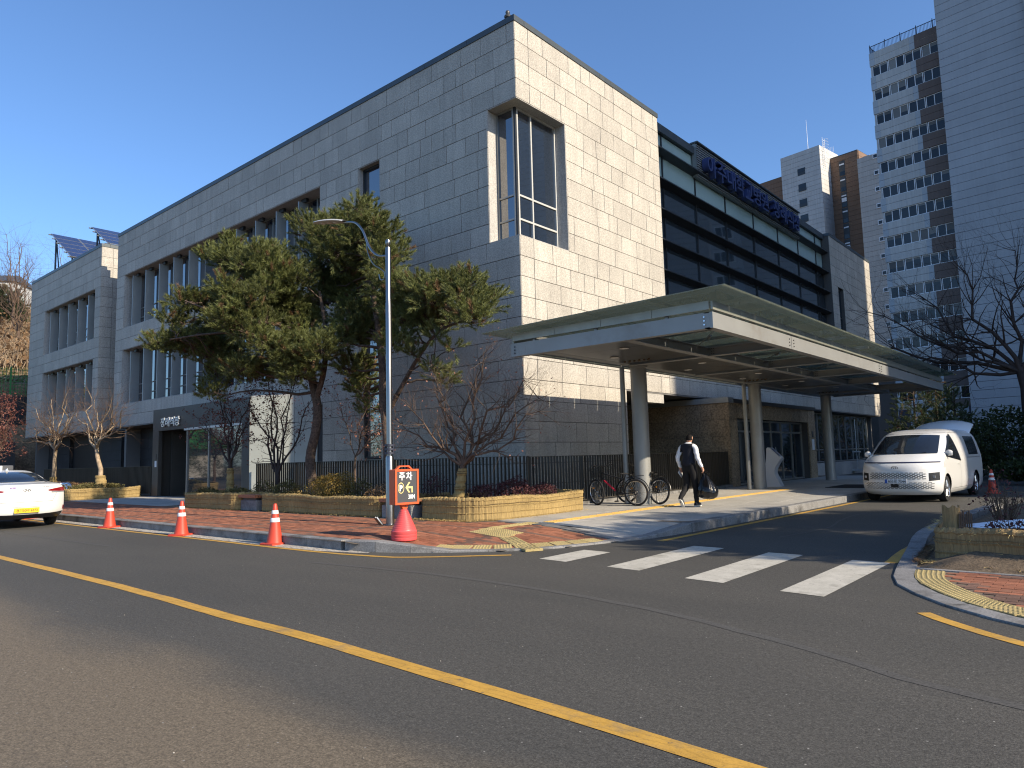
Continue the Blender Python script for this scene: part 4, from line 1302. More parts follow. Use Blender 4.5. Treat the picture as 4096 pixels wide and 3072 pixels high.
# ================================================================== street things
# ---- straw wrapped planters
def straw_sheet(name, path, z0, z1, parent, mtl, closed=False, step=.028, wave=.02, fringe=True, seed=1, slack=.0):
    rn = random.Random(seed)
    pts = resample([(p[0], p[1], 0) for p in path], step)
    n = len(pts); P = []; tops = []
    ph = rn.uniform(0, 6)
    for i, p in enumerate(pts):
        d = pts[min(i+1, n-1)]-pts[max(i-1, 0)]; d = d/np.linalg.norm(d)
        nr = np.array([d[1], -d[0]])
        s = i*step
        top = z1+wave*(math.sin(1.3*s+ph)+.6*math.sin(3.1*s+2*ph))+rn.uniform(-.012, .012)
        rows = [(0, .0), (.07, .016), (.28, .012), (.335, .026), (.36, .010), (.56, .016), (.62, .030), (.645, .012), (.84, .018), (.88, .030), (.95, .022), (1.0, .004)]
        rib = rn.uniform(-.008, .008)
        wv = .03*math.sin(.9*s+ph)+.018*math.sin(2.7*s)
        line = []
        for t, b in rows:
            o = b+rib+wv*(.3+.7*t)+rn.uniform(-.002, .002)
            line.append((p[0]+nr[0]*o, p[1]+nr[1]*o, z0+(top-z0)*t))
        o = -.05
        line.append((p[0]+nr[0]*o, p[1]+nr[1]*o, top+.006))
        line.append((p[0]+nr[0]*o, p[1]+nr[1]*o, z0+.1))
        P.append(line); tops.append((p[0], p[1], top, nr))
    mb = MB(); mb.grid(P)
    ob = mb.build(name, mtl, parent)
    if fringe:
        fb = MB()
        for k in range(int(n*1.9)):
            x, y, t, nr = tops[rn.randrange(n)]
            z = t+rn.uniform(-.03, .012) if rn.random() < .72 else z0+(t-z0)*rn.choice([.36, .645, .88])*rn.uniform(.95, 1.03)
            a = rn.uniform(-1, 1); L = rn.uniform(.03, .10)
            dx = np.array([nr[0]*rn.uniform(.3, 1)+nr[1]*a, nr[1]*rn.uniform(.3, 1)-nr[0]*a])
            p0 = Vector((x+nr[0]*.025, y+nr[1]*.025, z))
            p1 = p0+Vector((dx[0]*L, dx[1]*L, rn.uniform(-.6, .7)*L))
            w = Vector((nr[1], -nr[0], .5))*.0035
            fb.add([p0-w, p0+w, p1], [(0,1,2)])
        for k in range(int(n*.9)):
            x, y, t, nr = tops[rn.randrange(n)]
            o = rn.uniform(.02, .28)
            p0 = Vector((x+nr[0]*o, y+nr[1]*o, z0+.004+rn.random()*.02)); a = rn.uniform(0, 6.28); L = rn.uniform(.04, .12)
            p1 = p0+Vector((math.cos(a)*L, math.sin(a)*L, rn.uniform(0, .03)))
            w = Vector((-math.sin(a), math.cos(a), .3))*.004
            fb.add([p0-w, p0+w, p1], [(0,1,2)])
        tag(fb.build('loose_straw', M['straw_loose'], ob), kind='stuff')
    # binding twine
    tw = MB()
    pp = [(P[i][7][0], P[i][7][1], P[i][7][2]) for i in range(0, n, 6)]
    for q in pp: pass
    off = []
    for i in range(0, n, 6):
        x, y, t, nr = tops[i]
        off.append((P[i][6][0]+nr[0]*.006, P[i][6][1]+nr[1]*.006, z0+(t-z0)*.70))
    if len(off) > 2: tw.tube(off, .005, 5); tw.build('twine', M['twine'], ob)
    return ob

def planter(label, path, back, soil_z=.50, seed=1, z1=.63, z0=.165, mtl='straw'):
    c = np.mean(np.array(path), axis=0)
    t = empty('planter', (c[0], c[1], z0), label=label, cat='planter', group='straw wrapped planters along the pavement')
    straw_sheet('straw_wrap', path, z0, z1, t, M[mtl], seed=seed)
    poly = [(p[0]+(c[0]-p[0])*.14/max(.3, math.hypot(c[0]-p[0], c[1]-p[1])), p[1]+(c[1]-p[1])*.14/max(.3, math.hypot(c[0]-p[0], c[1]-p[1]))) for p in list(path)+list(back)]
    mb = MB(); mb.prism(poly, z0, soil_z)
    mb.build('soil', M['soil'], t)
    return t
arc = lambda cx, cy, r, a0, a1, n=7: [(cx+r*math.cos(math.radians(a0+(a1-a0)*k/n)), cy+r*math.sin(math.radians(a0+(a1-a0)*k/n))) for k in range(n+1)]
planter('straw wrapped planter between the dark portal and the wooden bench', [(-22.85,12.6),(-22.85,10.75)]+arc(-22.55,10.75,.3,180,270)+[(-19.75,10.45)]+arc(-19.75,10.70,.25,270,360)+[(-19.5,12.6)], [], seed=3)
planter('long straw wrapped planter behind the orange cones with pines and a golden bush', [(-18.5,12.9),(-18.5,10.85)]+arc(-18.3,10.85,.22,180,270)+[(-13.5,10.60)]+arc(-13.5,10.85,.25,270,360)+[(-13.25,12.9)], [], seed=5)
planter('curving straw wrapped planter at the corner beside the bicycles', [(-12.05,12.9),(-12.05,11.0)]+arc(-11.75,11.0,.3,180,270)+[(-11.0,10.66)]+arc(-10.9,11.5,.84,280,355,9)+[(-10.02,12.3),(-9.98,13.2),(-10.06,14.0)]+arc(-10.3,14.1,.25,0,80,4)+[(-11.0,14.4)], [(-11.15,13.9)], seed=9)
planter('straw wrapped planter with two bare trees beside the white taxi', [(-44,10.5),(-33.9,10.5)]+arc(-33.6,10.8,.3,270,360)+[(-33.25,13.0)]+arc(-33.5,13.2,.25,0,90,4)+[(-34.0,13.5)], [(-44,13.5)], seed=13)

# ---- benches between the planters
def bench(x0, x1, y, label):
    t = empty('bench', ((x0+x1)/2, y+.2, .165), label=label, cat='bench', group='benches between the planters')
    MB().bbox((x0+.02,y+.02,.165),(x1-.02,y+.42,.45), .012).build('stone_base', M['kerb_stone'], t)
    MB().box((x0+.08,y+.06,.45),(x1-.08,y+.38,.52)).build('seat_frame', M['bolt'], t)
    for k in range(4):
        MB().bbox((x0-.02,y-.04+k*.122,.52),(x1+.02,y+.072+k*.122,.60), .008).build('seat_slat', M['wood_slat'], t)
bench(-19.44,-18.56,10.55,'wooden bench on a stone base between the two left planters')
bench(-13.18,-12.12,10.60,'wooden bench on a stone base behind the lamp post')

# ---- railings
def fence(label, a, b, zb, zt, step=.125, dep=.055, wid=.022):
    a = Vector((*a, 0)); b = Vector((*b, 0)); L = (b-a).length; d = (b-a)/L
    ang = math.atan2(d.y, d.x)
    t = empty('railing', ((a.x+b.x)/2, (a.y+b.y)/2, .16), ang, label, 'railing', 'slatted bronze railings round the building')
    me = MB().box((-wid/2,-dep/2,zb-.16+.02),(wid/2,dep/2,zt-.16-.012)).mesh('slat', M['fence_bronze'])
    n = int(L/step)
    for k in range(n+1):
        o = bpy.data.objects.new('slat', me); COL.objects.link(o); o.parent = t
        o.location = (-L/2+L*k/n, 0, 0)
    MB().box((-L/2-.02,-dep/2-.004,zt-.16-.012),(L/2+.02,dep/2+.004,zt-.16)).build('top_rail', M['fence_bronze'], t, mw=False)
    MB().box((-L/2-.02,-dep/2-.004,zb-.16),(L/2+.02,dep/2+.004,zb-.16+.02)).build('bottom_rail', M['fence_bronze'], t, mw=False)
    m = max(2, int(L/2.2))
    for k in range(m+1):
        x = -L/2+L*k/m+.06*(1 if k == 0 else -1 if k == m else 0)
        MB().box((x-.03,-.012+dep/2+.02,0),(x+.03,.03+dep/2+.02,zt-.16-.02)).build('post', M['fence_bronze'], t, mw=False)
    return t
fence('slatted bronze railing before the grey stone wall behind the pines', (-24.05,13.7), (-11.3,13.7), .27, 1.49)
fence('slatted bronze railing behind the bicycles running to the brown entrance box', (-11.3,13.78), (-11.3,25.3), .27, 1.47)
fence('slatted bronze railing left of the dark portal behind two bare trees', (-47.2,13.7), (-33.02,13.7), .27, 1.49)
MB().box((-11.38,20.4,.16),(-11.2,25.4,.26)).build('plinth', M['kerb_stone'], plaza)
MB().box((-11.38,13.6,.16),(-11.2,20.4,.24)).build('plinth', M['kerb_stone'], plaza)

# ---- traffic cones
def cone(x, y, z, label, rz=0.0, h=.72, lean=0.0):
    t = empty('traffic_cone', (x, y, z), rz, label, 'traffic cone', 'orange traffic cones')
    s = .19
    mb = MB(); mb.bbox((-s,-s,0),(s,s,.035), .012); mb.build('base', M['cone_orange'], t, mw=False)
    R = lambda zz: .145-(.145-.032)*((zz-.03)/(h-.03))**.92
    mb = MB()
    zs = [.03,.06,.12,.2,.3,.4,.5,.6,h-.02,h]
    prof = [(R(q), q) for q in zs]; prof[-1] = (R(h)*.72, h)
    mb.lathe(prof, n=28); mb.build('body', M['cone_orange'], t, True, mw=False)
    for z0, z1 in ((.40,.475),(.545,.61)):
        mb = MB(); mb.lathe([(R(z0)+.004,z0),(R(z0)+.006,z0+.004),(R(z1)+.006,z1-.004),(R(z1)+.004,z1)], n=28)
        mb.build('reflective_band', M['cone_band'], t, True, mw=False)
    return t
cone(-19.12,6.99,.004,'orange cone nearest the taxi, two white bands', .3)
cone(-15.29,7.0,.004,'orange cone before the bench, middle of the three at the kerb', .5)
cone(-11.87,7.13,.004,'orange cone nearest the lamp post and the parking sign', .1, .73)
cone(-3.25,26.0,.004,'red orange cone standing behind the white van', .2)
cone(-25.3,6.95,.004,'orange cone seen under the rear bumper of the taxi', .2)

# ---- lamp post
def lamp(x, y, label, sgn, hz=5.95, arm=True):
    t = empty('street_lamp', (x, y, .165), 0, label, 'street lamp', 'silver street lamps')
    mb = MB(); mb.lathe([(.085,0),(.085,1.35),(.075,1.38)], n=20); mb.build('lower_sleeve', M['steel_bright'], t, True, mw=False)
    mb = MB(); mb.lathe([(.062,1.35),(.062,4.55),(.056,4.57),(.055,hz-.22),(.05,hz-.2)], n=20); mb.build('pole', M['steel_bright'], t, True, mw=False)
    mb = MB(); mb.lathe([(.018,hz-.2),(.028,hz-.18),(.05,hz-.13),(.055,hz-.08),(.045,hz-.04),(.01,hz-.02)], n=14); mb.build('finial', M['steel_bright'], t, True, mw=False)
    for z in (1.42,1.50,1.58):
        mb = MB(); mb.lathe([(.068,z),(.098,z),(.098,z+.045),(.068,z+.045)], n=20); mb.build('band', M['plastic_navy'], t, True, mw=False)
    mb = MB()
    for k in range(5):
        a = 2*PI*k/5+.3; mb.box((.085*math.cos(a)-.012,.085*math.sin(a)-.012,1.42),(.085*math.cos(a)+.012,.085*math.sin(a)+.012,1.63))
    mb.build('band_strut', M['plastic_navy'], t, mw=False)
    s = sgn
    arm_p = smooth([(s*.03,0,hz-.38),(s*.35,0,hz-.30),(s*.62,0,hz-.06),(s*.85,0,hz+.36),(s*1.12,0,hz+.60),(s*1.50,0,hz+.70)], .08)
    mb = MB(); mb.tube(arm_p, .026, 10); mb.build('arm', M['steel_bright'], t, True, mw=False)
    hook = smooth([(s*.72,0,hz+.12),(s*.68,0,hz-.15),(s*.50,0,hz-.45),(s*.24,0,hz-.62),(s*.10,0,hz-.74),(s*.14,0,hz-.86),(s*.26,0,hz-.84),(s*.30,0,hz-.72)], .05)
    mb = MB(); mb.tube(hook, .012, 8); mb.tube([(s*.05,0,hz-.74),(s*.12,0,hz-.74)], .010, 6); mb.build('scroll_brace', M['steel_bright'], t, True, mw=False)
    # luminaire head: flattened blade
    mb = MB(); P = []
    L0, L1 = 1.46, 2.70
    for i in range(13):
        u = i/12; xx = L0+(L1-L0)*u
        w = .05+.11*math.sin(PI*min(1, .12+u*.86))**.6 if i < 12 else .01
        hgt = .035+.02*math.sin(PI*u)
        zc = hz+.70+.42*(u**.8)*.62
        row = []
        for k in range(14):
            a = 2*PI*k/14
            row.append((s*xx, w*math.cos(a), zc+hgt*math.sin(a)*(1.0 if math.sin(a) > 0 else .45)))
        row.append(row[0]); P.append(row)
    mb.grid(P); mb.build('lamp_head', M['frame_light'], t, True, 60, mw=False)
    mb = MB()
    for k in range(3):
        u = .30+.2*k; xx = s*(L0+(L1-L0)*u); zc = hz+.70+.42*(u**.8)*.62-.03
        mb.lathe([(.055,zc-.006),(.055,zc+.004)], (xx,0,0), 14)
    mb.build('led_lens', M['lamp_disc'], t, mw=False)
    mb = MB(); mb.bbox((-.16,-.16,0),(.16,.16,.02), .004); mb.build('base_plate', M['steel_bright'], t, mw=False)
    mb = MB()
    for dx in (-.10, -.18):
        mb.tube([(dx*.6,-.16,.02),(dx*.6-.02,-.22,.10),(dx*.6-.05,-.26,.17)], .03, 8)
    mb.build('base_clamp', M['steel_bright'], t, True, mw=False)
lamp(-11.44,9.45,'tall silver lamp post standing behind the parking sign', -1)
lamp(-42.0,9.2,'silver lamp arm reaching in at the left edge of the picture', 1, 4.75)

# ---- parking sign on a ballasted foot
t = empty('parking_sign', (-9.42,8.08,pave_h(-9.42,8.08)), math.radians(79.5), 'orange framed parking sign with arrow on a ribbed pink red foot', 'sign')
prof0 = [(.262,0),(.275,.012),(.278,.05),(.272,.056),(.276,.062),(.278,.10),(.272,.106),(.276,.112),(.278,.155),(.268,.163)]
r, z = .262, .17
prof = list(prof0)
while z < .50:
    prof += [(r, z), (r-.004, z+.026), (r-.016, z+.028)]
    r -= .0165; z += .030
prof += [(.065,.52),(.055,.525)]
mb = MB(); mb.lathe([(a*.78, b) for a, b in prof], n=40); mb.build('ballast_foot', M['sign_pink'], t, True, 30, mw=False)
mb = MB(); mb.extr([(-.035,-.04,.515),(.035,-.04,.515),(.075,-.04,.60),(.085,-.04,.60),(.05,-.04,.565),(-.05,-.04,.565),(-.085,-.04,.60),(-.075,-.04,.60)][:3]+[(-.075,-.04,.60)], (0,.08,0)); mb.build('bracket', M['sign_orange'], t, mw=False)
MB().cyl((.02,-.05,.565),(.02,.05,.565),.014,n=10).build('bolt', M['chrome'], t, mw=False)
W, H0, H1, D = .228, .60, 1.19, .10
mb = MB()
fr = .035
mb.bbox((-W,-D,H0),(W,D,H1), .012)
bd = mb.build('cabinet', M['sign_orange'], t, mw=False)
mb = MB()
mb.extr([(-W,-D-.002,H0),(W,-D-.002,H0),(W,-D-.002,H0+fr),(-W,-D-.002,H0+fr)], (0,-.016,0)); mb.extr([(-W,-D-.002,H1-fr),(W,-D-.002,H1-fr),(W,-D-.002,H1),(-W,-D-.002,H1)], (0,-.016,0))
mb.extr([(-W,-D-.002,H0+fr),(-W+fr,-D-.002,H0+fr),(-W+fr,-D-.002,H1-fr),(-W,-D-.002,H1-fr)], (0,-.016,0)); mb.extr([(W-fr,-D-.002,H0+fr),(W,-D-.002,H0+fr),(W,-D-.002,H1-fr),(W-fr,-D-.002,H1-fr)], (0,-.016,0))
mb.build('rim', M['sign_orange'], t, mw=False)
MB().box((-W+fr,-D-.007,H0+fr),(W-fr,-D-.001,H1-fr)).build('face', M['sign_face'], t, mw=False)
mb = MB()
mb.extr([(-.16,-.03,H1),(-.13,-.03,H1),(-.075,-.03,H1+.04),(.075,-.03,H1+.04),(.13,-.03,H1),(.16,-.03,H1),(.095,-.03,H1+.062),(-.095,-.03,H1+.062)], (0,.06,0))
mb.build('handle', M['sign_orange'], t, mw=False)
wm = world_of(t)
def on_sign(s, x, z, w, h, mtl, bold=.0):
    o = letters('lettering', s, .2, .001, mtl, t, (0,0,0), 0, bold, w, h)
    o.matrix_parent_inverse = Matrix.Identity(4); o.location = (x*.82, -D-.010, z); return o
on_sign('주', -.115, 1.005, .112, .135, M['paint_white'], .004)
on_sign('차', .055, 1.005, .118, .14, M['paint_white'], .004)
on_sign('P', -.138, .825, .058, .105, M['paint_white'], .007)
on_sign('30M', .105, .69, .125, .075, M['paint_white'], .004)
mb = MB(); ring = []
for k in range(33):
    a = 2*PI*k/32; ring.append([((-.138+rr*.072*math.cos(a))*.82, -D-.009, .878+rr*.092*math.sin(a)) for rr in (1.0, .86)])
mb.grid(ring); mb.build('ring', M['paint_cream'], t, mw=False)
mb = MB()
ar = [(-.035,.885),(.045,.972),(.083,.972),(.020,.900),(.135,.900),(.135,.795),(.108,.795),(.108,.868),(.020,.868),(.075,.797),(.037,.797)]
mb.add([(x*.82,-D-.009,z) for x,z in ar], [tuple(reversed(range(11)))]); mb.build('arrow', M['paint_cream'], t, mw=False)

# ---- self service kiosk
t = empty('kiosk', (-9.95,26.15,.165), math.radians(8), 'white curved information kiosk with a slanted blue screen beside the doors', 'kiosk')
prof = smooth([(.30,0),(.20,.25),(.10,.50),(.16,.72),(.33,.98),(.36,1.02),(.30,1.08),(-.02,1.40),(-.10,1.42),(-.14,1.38)], .05)
back = smooth([(-.14,1.38),(-.16,1.1),(-.22,.70),(-.26,.40),(-.24,.15),(-.20,0)], .08)
pr = prof+back[1:]
mb = MB(); mb.extr([(p[0], -.26, p[1]) for p in pr], (0,.52,0)); mb.build('cabinet', M['kiosk_white'], t, True, 35, mw=False)
mb = MB(); mb.extr([(.285,-.21,1.105),(.02,-.21,1.372),(.02,.21,1.372),(.285,.21,1.105)], (.006,0,.006)); mb.build('screen', M['screen_blue'], t, mw=False)

# ---- fire hose inlet in the far planter
t = empty('fire_inlet', (-35.6,10.95,.5), .25, 'polished twin pipe fire hose inlet standing in the left planter', 'fire inlet')
for k, dx in enumerate((0, .26)):
    mb = MB(); mb.tube(smooth([(dx+.55,0,-.02),(dx+.52,0,.16),(dx+.38,0,.30),(dx+.18,0,.30),(dx-.12,0,.30)], .05), .075, 14)
    p = mb.build('pipe', M['silver_pipe'], t, True, mw=False)
    mb = MB(); mb.cyl((dx-.22,0,.30),(dx-.12,0,.30),.088,n=14); mb.cyl((dx-.25,0,.30),(dx-.22,0,.30),.06,n=14); mb.build('cap', M['chrome'], p, True, mw=False)
MB().box((.0,-.06,-.04),(.06,.06,.24)).build('bracket', M['chrome'], t, mw=False)
# ================================================================== vegetation
def tubes(segs, n=5):
    """segs: list of (p0, p1, r0, r1) -> arrays of open tapered tubes"""
    S = np.array([[*a, *b, c, d] for a, b, c, d in segs], dtype=float)
    p0, p1, r0, r1 = S[:, :3], S[:, 3:6], S[:, 6], S[:, 7]
    d = p1-p0; L = np.linalg.norm(d, axis=1, keepdims=True); d = d/np.maximum(L, 1e-6)
    ref = np.where(np.abs(d[:, 2:3]) > .9, np.array([[1., 0, 0]]), np.array([[0, 0, 1.]]))
    a = np.cross(d, ref); a /= np.linalg.norm(a, axis=1, keepdims=True); b = np.cross(d, a)
    t = np.arange(n)*2*PI/n
    ring = a[:, None, :]*np.cos(t)[None, :, None]+b[:, None, :]*np.sin(t)[None, :, None]
    v0 = p0[:, None, :]+ring*r0[:, None, None]; v1 = p1[:, None, :]+d[:, None, :]*(r1*.3)[:, None, None]+ring*r1[:, None, None]
    V = np.concatenate([v0, v1], axis=1).reshape(-1, 3)
    k = np.arange(n); f = np.stack([k, n+k, n+(k+1) % n, (k+1) % n], axis=1)
    F = (f[None]+(np.arange(len(S))*2*n)[:, None, None]).reshape(-1, 4)
    return V, F
def wood(name, segs, mtl, parent, n=5):
    V, F = tubes(segs, n)
    return link(name, fast_mesh(name, V, F, mtl, True), parent)

def rvec(rn): 
    while True:
        v = Vector((rn.uniform(-1,1), rn.uniform(-1,1), rn.uniform(-1,1)))
        if .01 < v.length < 1: return v.normalized()

def limb(rn, p, q, r0, r1, n, gn, segs):
    """gnarled limb from p to q; returns the points with radius"""
    p = Vector(p); q = Vector(q); L = (q-p).length
    pts = []
    off = Vector((0,0,0)); per = rvec(rn)*gn*L
    for i in range(n+1):
        t = i/n
        w = math.sin(PI*t)
        off = per*w*math.sin(2.3*PI*t+1)+rvec(rn)*gn*L*.35*w
        pts.append((p.lerp(q, t)+off, r0+(r1-r0)*t**.8))
    for (a, ra), (b, rb) in zip(pts[:-1], pts[1:]): segs.append((a, b, ra, rb))
    return pts
def twigs(rn, p, d, L, r, lev, segs, tips, up=.15, spread=.75, nseg=4, kids_=(2,4), ratio=.62, gn=.22):
    q = Vector(p); d = Vector(d).normalized(); step = L/nseg
    for i in range(nseg):
        d = (d+rvec(rn)*gn+Vector((0,0,up))*.25).normalized()
        q2 = q+d*step
        rr0 = r*(1-.55*i/nseg); rr1 = r*(1-.55*(i+1)/nseg)
        segs.append((q, q2, rr0, rr1)); q = q2
        if lev > 0 and i >= 1:
            for _ in range(rn.randint(*kids_) if i == nseg-1 else rn.randint(0, kids_[0])):
                dd = (d+rvec(rn)*spread+Vector((0,0,up))).normalized()
                twigs(rn, q, dd, L*ratio*rn.uniform(.75,1.2), rr1*.62, lev-1, segs, tips, up, spread, nseg, kids_, ratio, gn)
    tips.append((q, d))

def leaves(pts, n_per, size, spread, rn_seed, jit=.6, flat=0.0):
    """diamond leaves scattered round points"""
    g = np.random.default_rng(rn_seed)
    P = np.repeat(np.array([tuple(p) for p in pts], float), n_per, axis=0)
    N = len(P)
    P = P+g.normal(0, 1, (N, 3))*spread
    a = g.normal(0, 1, (N, 3)); a[:, 2] *= (1-flat); a /= np.linalg.norm(a, axis=1, keepdims=True)
    b = np.cross(a, g.normal(0, 1, (N, 3))); b /= np.linalg.norm(b, axis=1, keepdims=True)
    s = size*g.uniform(1-jit, 1+jit, (N, 1))
    V = np.stack([P-a*s, P+b*s*.5, P+a*s, P-b*s*.5], axis=1).reshape(-1, 3)
    F = np.arange(N*4).reshape(-1, 4)
    return V, F

# ---- pines
def shoot_templates():
    g = np.random.default_rng(3); T = []
    for k in range(6):
        n = 84; L = .26
        s = g.uniform(0, 1, n)**.85*L
        az = g.uniform(0, 2*PI, n); el = np.radians(g.uniform(22, 62, n))*(1-.45*s/L)+.12
        d = np.stack([np.sin(el)*np.cos(az), np.sin(el)*np.sin(az), np.cos(el)], axis=1)
        ln = g.uniform(.075, .125, n)[:, None]
        base = np.stack([np.zeros(n), np.zeros(n), s], axis=1)
        w = np.cross(d, g.normal(0, 1, (n, 3))); w /= np.linalg.norm(w, axis=1, keepdims=True); w *= .0060
        V = np.stack([base-w, base+w, base+d*ln+w*.25], axis=1).reshape(-1, 3)
        T.append(V)
    return T
ST = shoot_templates()
def place_shoots(shoots, seed):
    g = np.random.default_rng(seed)
    out = []
    for p, d, s in shoots:
        d = np.array(d)/np.linalg.norm(d)
        ref = np.array([1., 0, 0]) if abs(d[2]) > .9 else np.array([0, 0, 1.])
        a = np.cross(d, ref); a /= np.linalg.norm(a); b = np.cross(d, a)
        Rm = np.stack([a, b, d])
        out.append(ST[g.integers(6)]@Rm*s+np.array(p))
    V = np.concatenate(out); F = np.arange(len(V)).reshape(-1, 3)
    return V, F
def pine(name, label, base, stems, clumps, seed, per=42, scale=1.0, shade='needle', limb_r=.05, group='pine trees', fill=0):
    rn = random.Random(seed)
    t = empty(name, base, 0, label, 'pine tree', group)
    segs = []; spine = []
    for pts, r0, r1 in stems:
        P = smooth(pts, .18); n = len(P)
        for i in range(n-1):
            a = Vector(P[i]); b = Vector(P[i+1])
            ra = r0+(r1-r0)*i/n; rb = r0+(r1-r0)*(i+1)/n
            segs.append((a, b, ra, rb)); spine.append((a, ra))
    trunk = wood('trunk', segs, M['bark_pine'], t, 9)
    bs = []; shoots = []; extra = []
    for i, c0 in enumerate(clumps):
        near = sorted((math.dist(c0[:3], c1[:3]), j) for j, c1 in enumerate(clumps) if j != i)[:fill]
        for dist_, j in near:
            if j > i and .5 < dist_ < 2.2: extra.append(tuple((c0[q]+clumps[j][q])/2+rn.uniform(-.12, .12) for q in range(3))+(.8*(c0[3]+clumps[j][3])/2,))
    for (cx, cy, cz, cr) in list(clumps)+extra:
        c = Vector((cx, cy, cz))
        best = min(spine, key=lambda s: (s[0]-c).length+max(0, s[0].z-c.z+.1)*1.5)
        pts = limb(rn, best[0], c, min(limb_r, best[1]*.6), .014, 6, .06, bs)
        for k in range(int(per*(cr/.45)**2)):
            while True:
                e = Vector((rn.uniform(-1,1), rn.uniform(-1,1), rn.uniform(-1,1)))
                if e.length < 1: break
            q = c+Vector((e.x*cr*1.15, e.y*cr*1.15, e.z*cr*.72))
            d = (Vector((e.x, e.y, e.z*.5))*.9+Vector((0,0,.55))+rvec(rn)*.45)
            shoots.append((q, d, scale*rn.uniform(.8, 1.25)))
            if k % 3 == 0: bs.append((pts[-2][0].lerp(c, rn.random()), q, .010, .004))
    br = wood('branches', bs, M['bark_pine'], t, 5)
    V, F = place_shoots(shoots, seed)
    g = np.random.default_rng(seed+1); dead = np.repeat((g.random(len(shoots)) < .05).astype(int), len(F)//len(shoots))
    link('needles', fast_mesh('needles', V, F, [M[shade], M['leaf_brown']], False, dead), t)
    return t
C1=[(-21.48, 9.07, 5.08, 0.36), (-21.34, 9.56, 5.03, 0.42), (-20.92, 9.99, 5.11, 0.47), (-20.68, 10.59, 5.03, 0.51), (-21.2, 9.67, 6.38, 0.42), (-21.13, 10.28, 6.28, 0.48), (-18.11, 9.39, 5.35, 0.45), (-18.77, 10.36, 5.38, 0.5), (-21.02, 10.45, 7.85, 0.37), (-19.65, 10.38, 7.52, 0.44), (-19.74, 11.07, 7.1, 0.51), (-18.41, 9.47, 6.28, 0.38), (-18.19, 10.8, 7.31, 0.43), (-17.14, 10.89, 6.58, 0.46), (-18.47, 10.83, 6.27, 0.48), (-18.07, 11.19, 5.83, 0.51), (-17.28, 10.0, 4.68, 0.45), (-17.25, 10.69, 4.62, 0.48), (-18.43, 9.98, 4.05, 0.44), (-20.88, 10.36, 3.62, 0.36), (-18.96, 11.14, 4.12, 0.46), (-16.92, 10.76, 3.83, 0.43), (-20.12, 10.55, 8.09, 0.31), (-17.73, 10.1, 7.27, 0.31), (-17.71, 11.56, 5.44, 0.48), (-16.01, 10.88, 4.43, 0.42), (-17.56, 9.75, 5.76, 0.42), (-20.47, 10.49, 4.43, 0.36), (-17.47, 10.52, 6.58, 0.44)]
C2=[(-17.65, 11.59, 8.3, 0.38), (-18.72, 12.97, 8.67, 0.47), (-17.48, 12.77, 8.71, 0.42), (-15.35, 11.72, 8.36, 0.3), (-16.35, 12.93, 8.4, 0.38), (-14.79, 12.17, 7.66, 0.3), (-14.8, 12.42, 7.09, 0.35), (-16.26, 11.57, 7.26, 0.44), (-16.96, 12.89, 7.54, 0.47), (-18.32, 12.44, 7.3, 0.48), (-17.95, 12.94, 6.88, 0.51), (-16.64, 12.81, 6.48, 0.49), (-14.28, 11.74, 5.93, 0.41), (-13.59, 11.85, 5.83, 0.38), (-12.44, 11.5, 5.56, 0.36), (-11.77, 11.46, 5.37, 0.32), (-11.03, 11.32, 5.07, 0.31), (-10.86, 11.74, 4.89, 0.27), (-11.1, 12.29, 5.26, 0.2), (-11.0, 11.21, 4.6, 0.31), (-12.94, 12.42, 4.93, 0.35), (-12.95, 11.81, 5.03, 0.37), (-13.68, 11.76, 5.01, 0.4), (-15.43, 12.67, 5.39, 0.44), (-12.06, 12.07, 5.73, 0.25), (-11.26, 11.77, 5.59, 0.19), (-16.2, 12.07, 5.42, 0.47), (-15.89, 12.47, 4.9, 0.44), (-15.99, 11.3, 4.72, 0.42), (-17.29, 12.96, 4.37, 0.41), (-13.43, 11.24, 4.27, 0.32), (-16.32, 12.55, 3.44, 0.34), (-16.23, 12.72, 2.98, 0.26), (-12.03, 11.23, 3.56, 0.19), (-13.17, 12.62, 3.51, 0.26), (-14.71, 11.86, 6.8, 0.37), (-17.67, 12.24, 6.15, 0.47), (-12.06, 11.22, 5.14, 0.32), (-10.65, 11.28, 4.5, 0.22)]
T1=[(-17.37, 11.6, 0.65), (-17.51, 11.6, 1.58), (-17.24, 11.6, 2.35), (-17.16, 11.6, 3.0), (-17.39, 11.6, 3.67), (-17.57, 11.6, 4.35)]
T1a=[(-17.57, 11.6, 4.35), (-17.67, 11.6, 4.9), (-17.82, 11.56, 5.6), (-18.0, 11.44, 6.29), (-18.36, 11.2, 6.87), (-18.96, 10.81, 7.33)]
T1b=[(-17.2, 11.6, 3.26), (-16.85, 11.6, 4.01), (-16.76, 11.6, 4.79), (-16.85, 11.6, 5.46), (-17.08, 11.6, 6.29)]
T2=[(-14.84, 12.2, 1.34), (-14.87, 12.2, 2.13), (-15.02, 12.2, 3.0), (-15.04, 12.2, 3.88), (-15.19, 12.2, 4.91), (-15.38, 12.2, 5.84), (-15.58, 12.2, 6.79), (-15.84, 12.2, 7.91)]
T2a=[(-14.94, 12.2, 2.57), (-14.41, 12.2, 3.2), (-13.58, 12.2, 4.09), (-12.79, 12.2, 4.65), (-11.82, 12.2, 4.8)]
T2b=[(-14.59, 12.2, 3.1), (-13.85, 12.2, 3.76), (-13.15, 12.2, 3.87), (-12.9, 12.2, 3.67)]
T1L=[(-17.50, 11.5, 4.30), (-17.95, 10.95, 4.90), (-18.83, 10.3, 5.20), (-19.73, 9.65, 5.20), (-20.66, 9.02, 5.10)]
T1M=[(-17.15, 11.2, 5.06), (-17.9, 10.64, 5.36), (-18.77, 10.01, 5.53), (-19.56, 9.45, 5.91), (-20.03, 9.14, 6.14)]
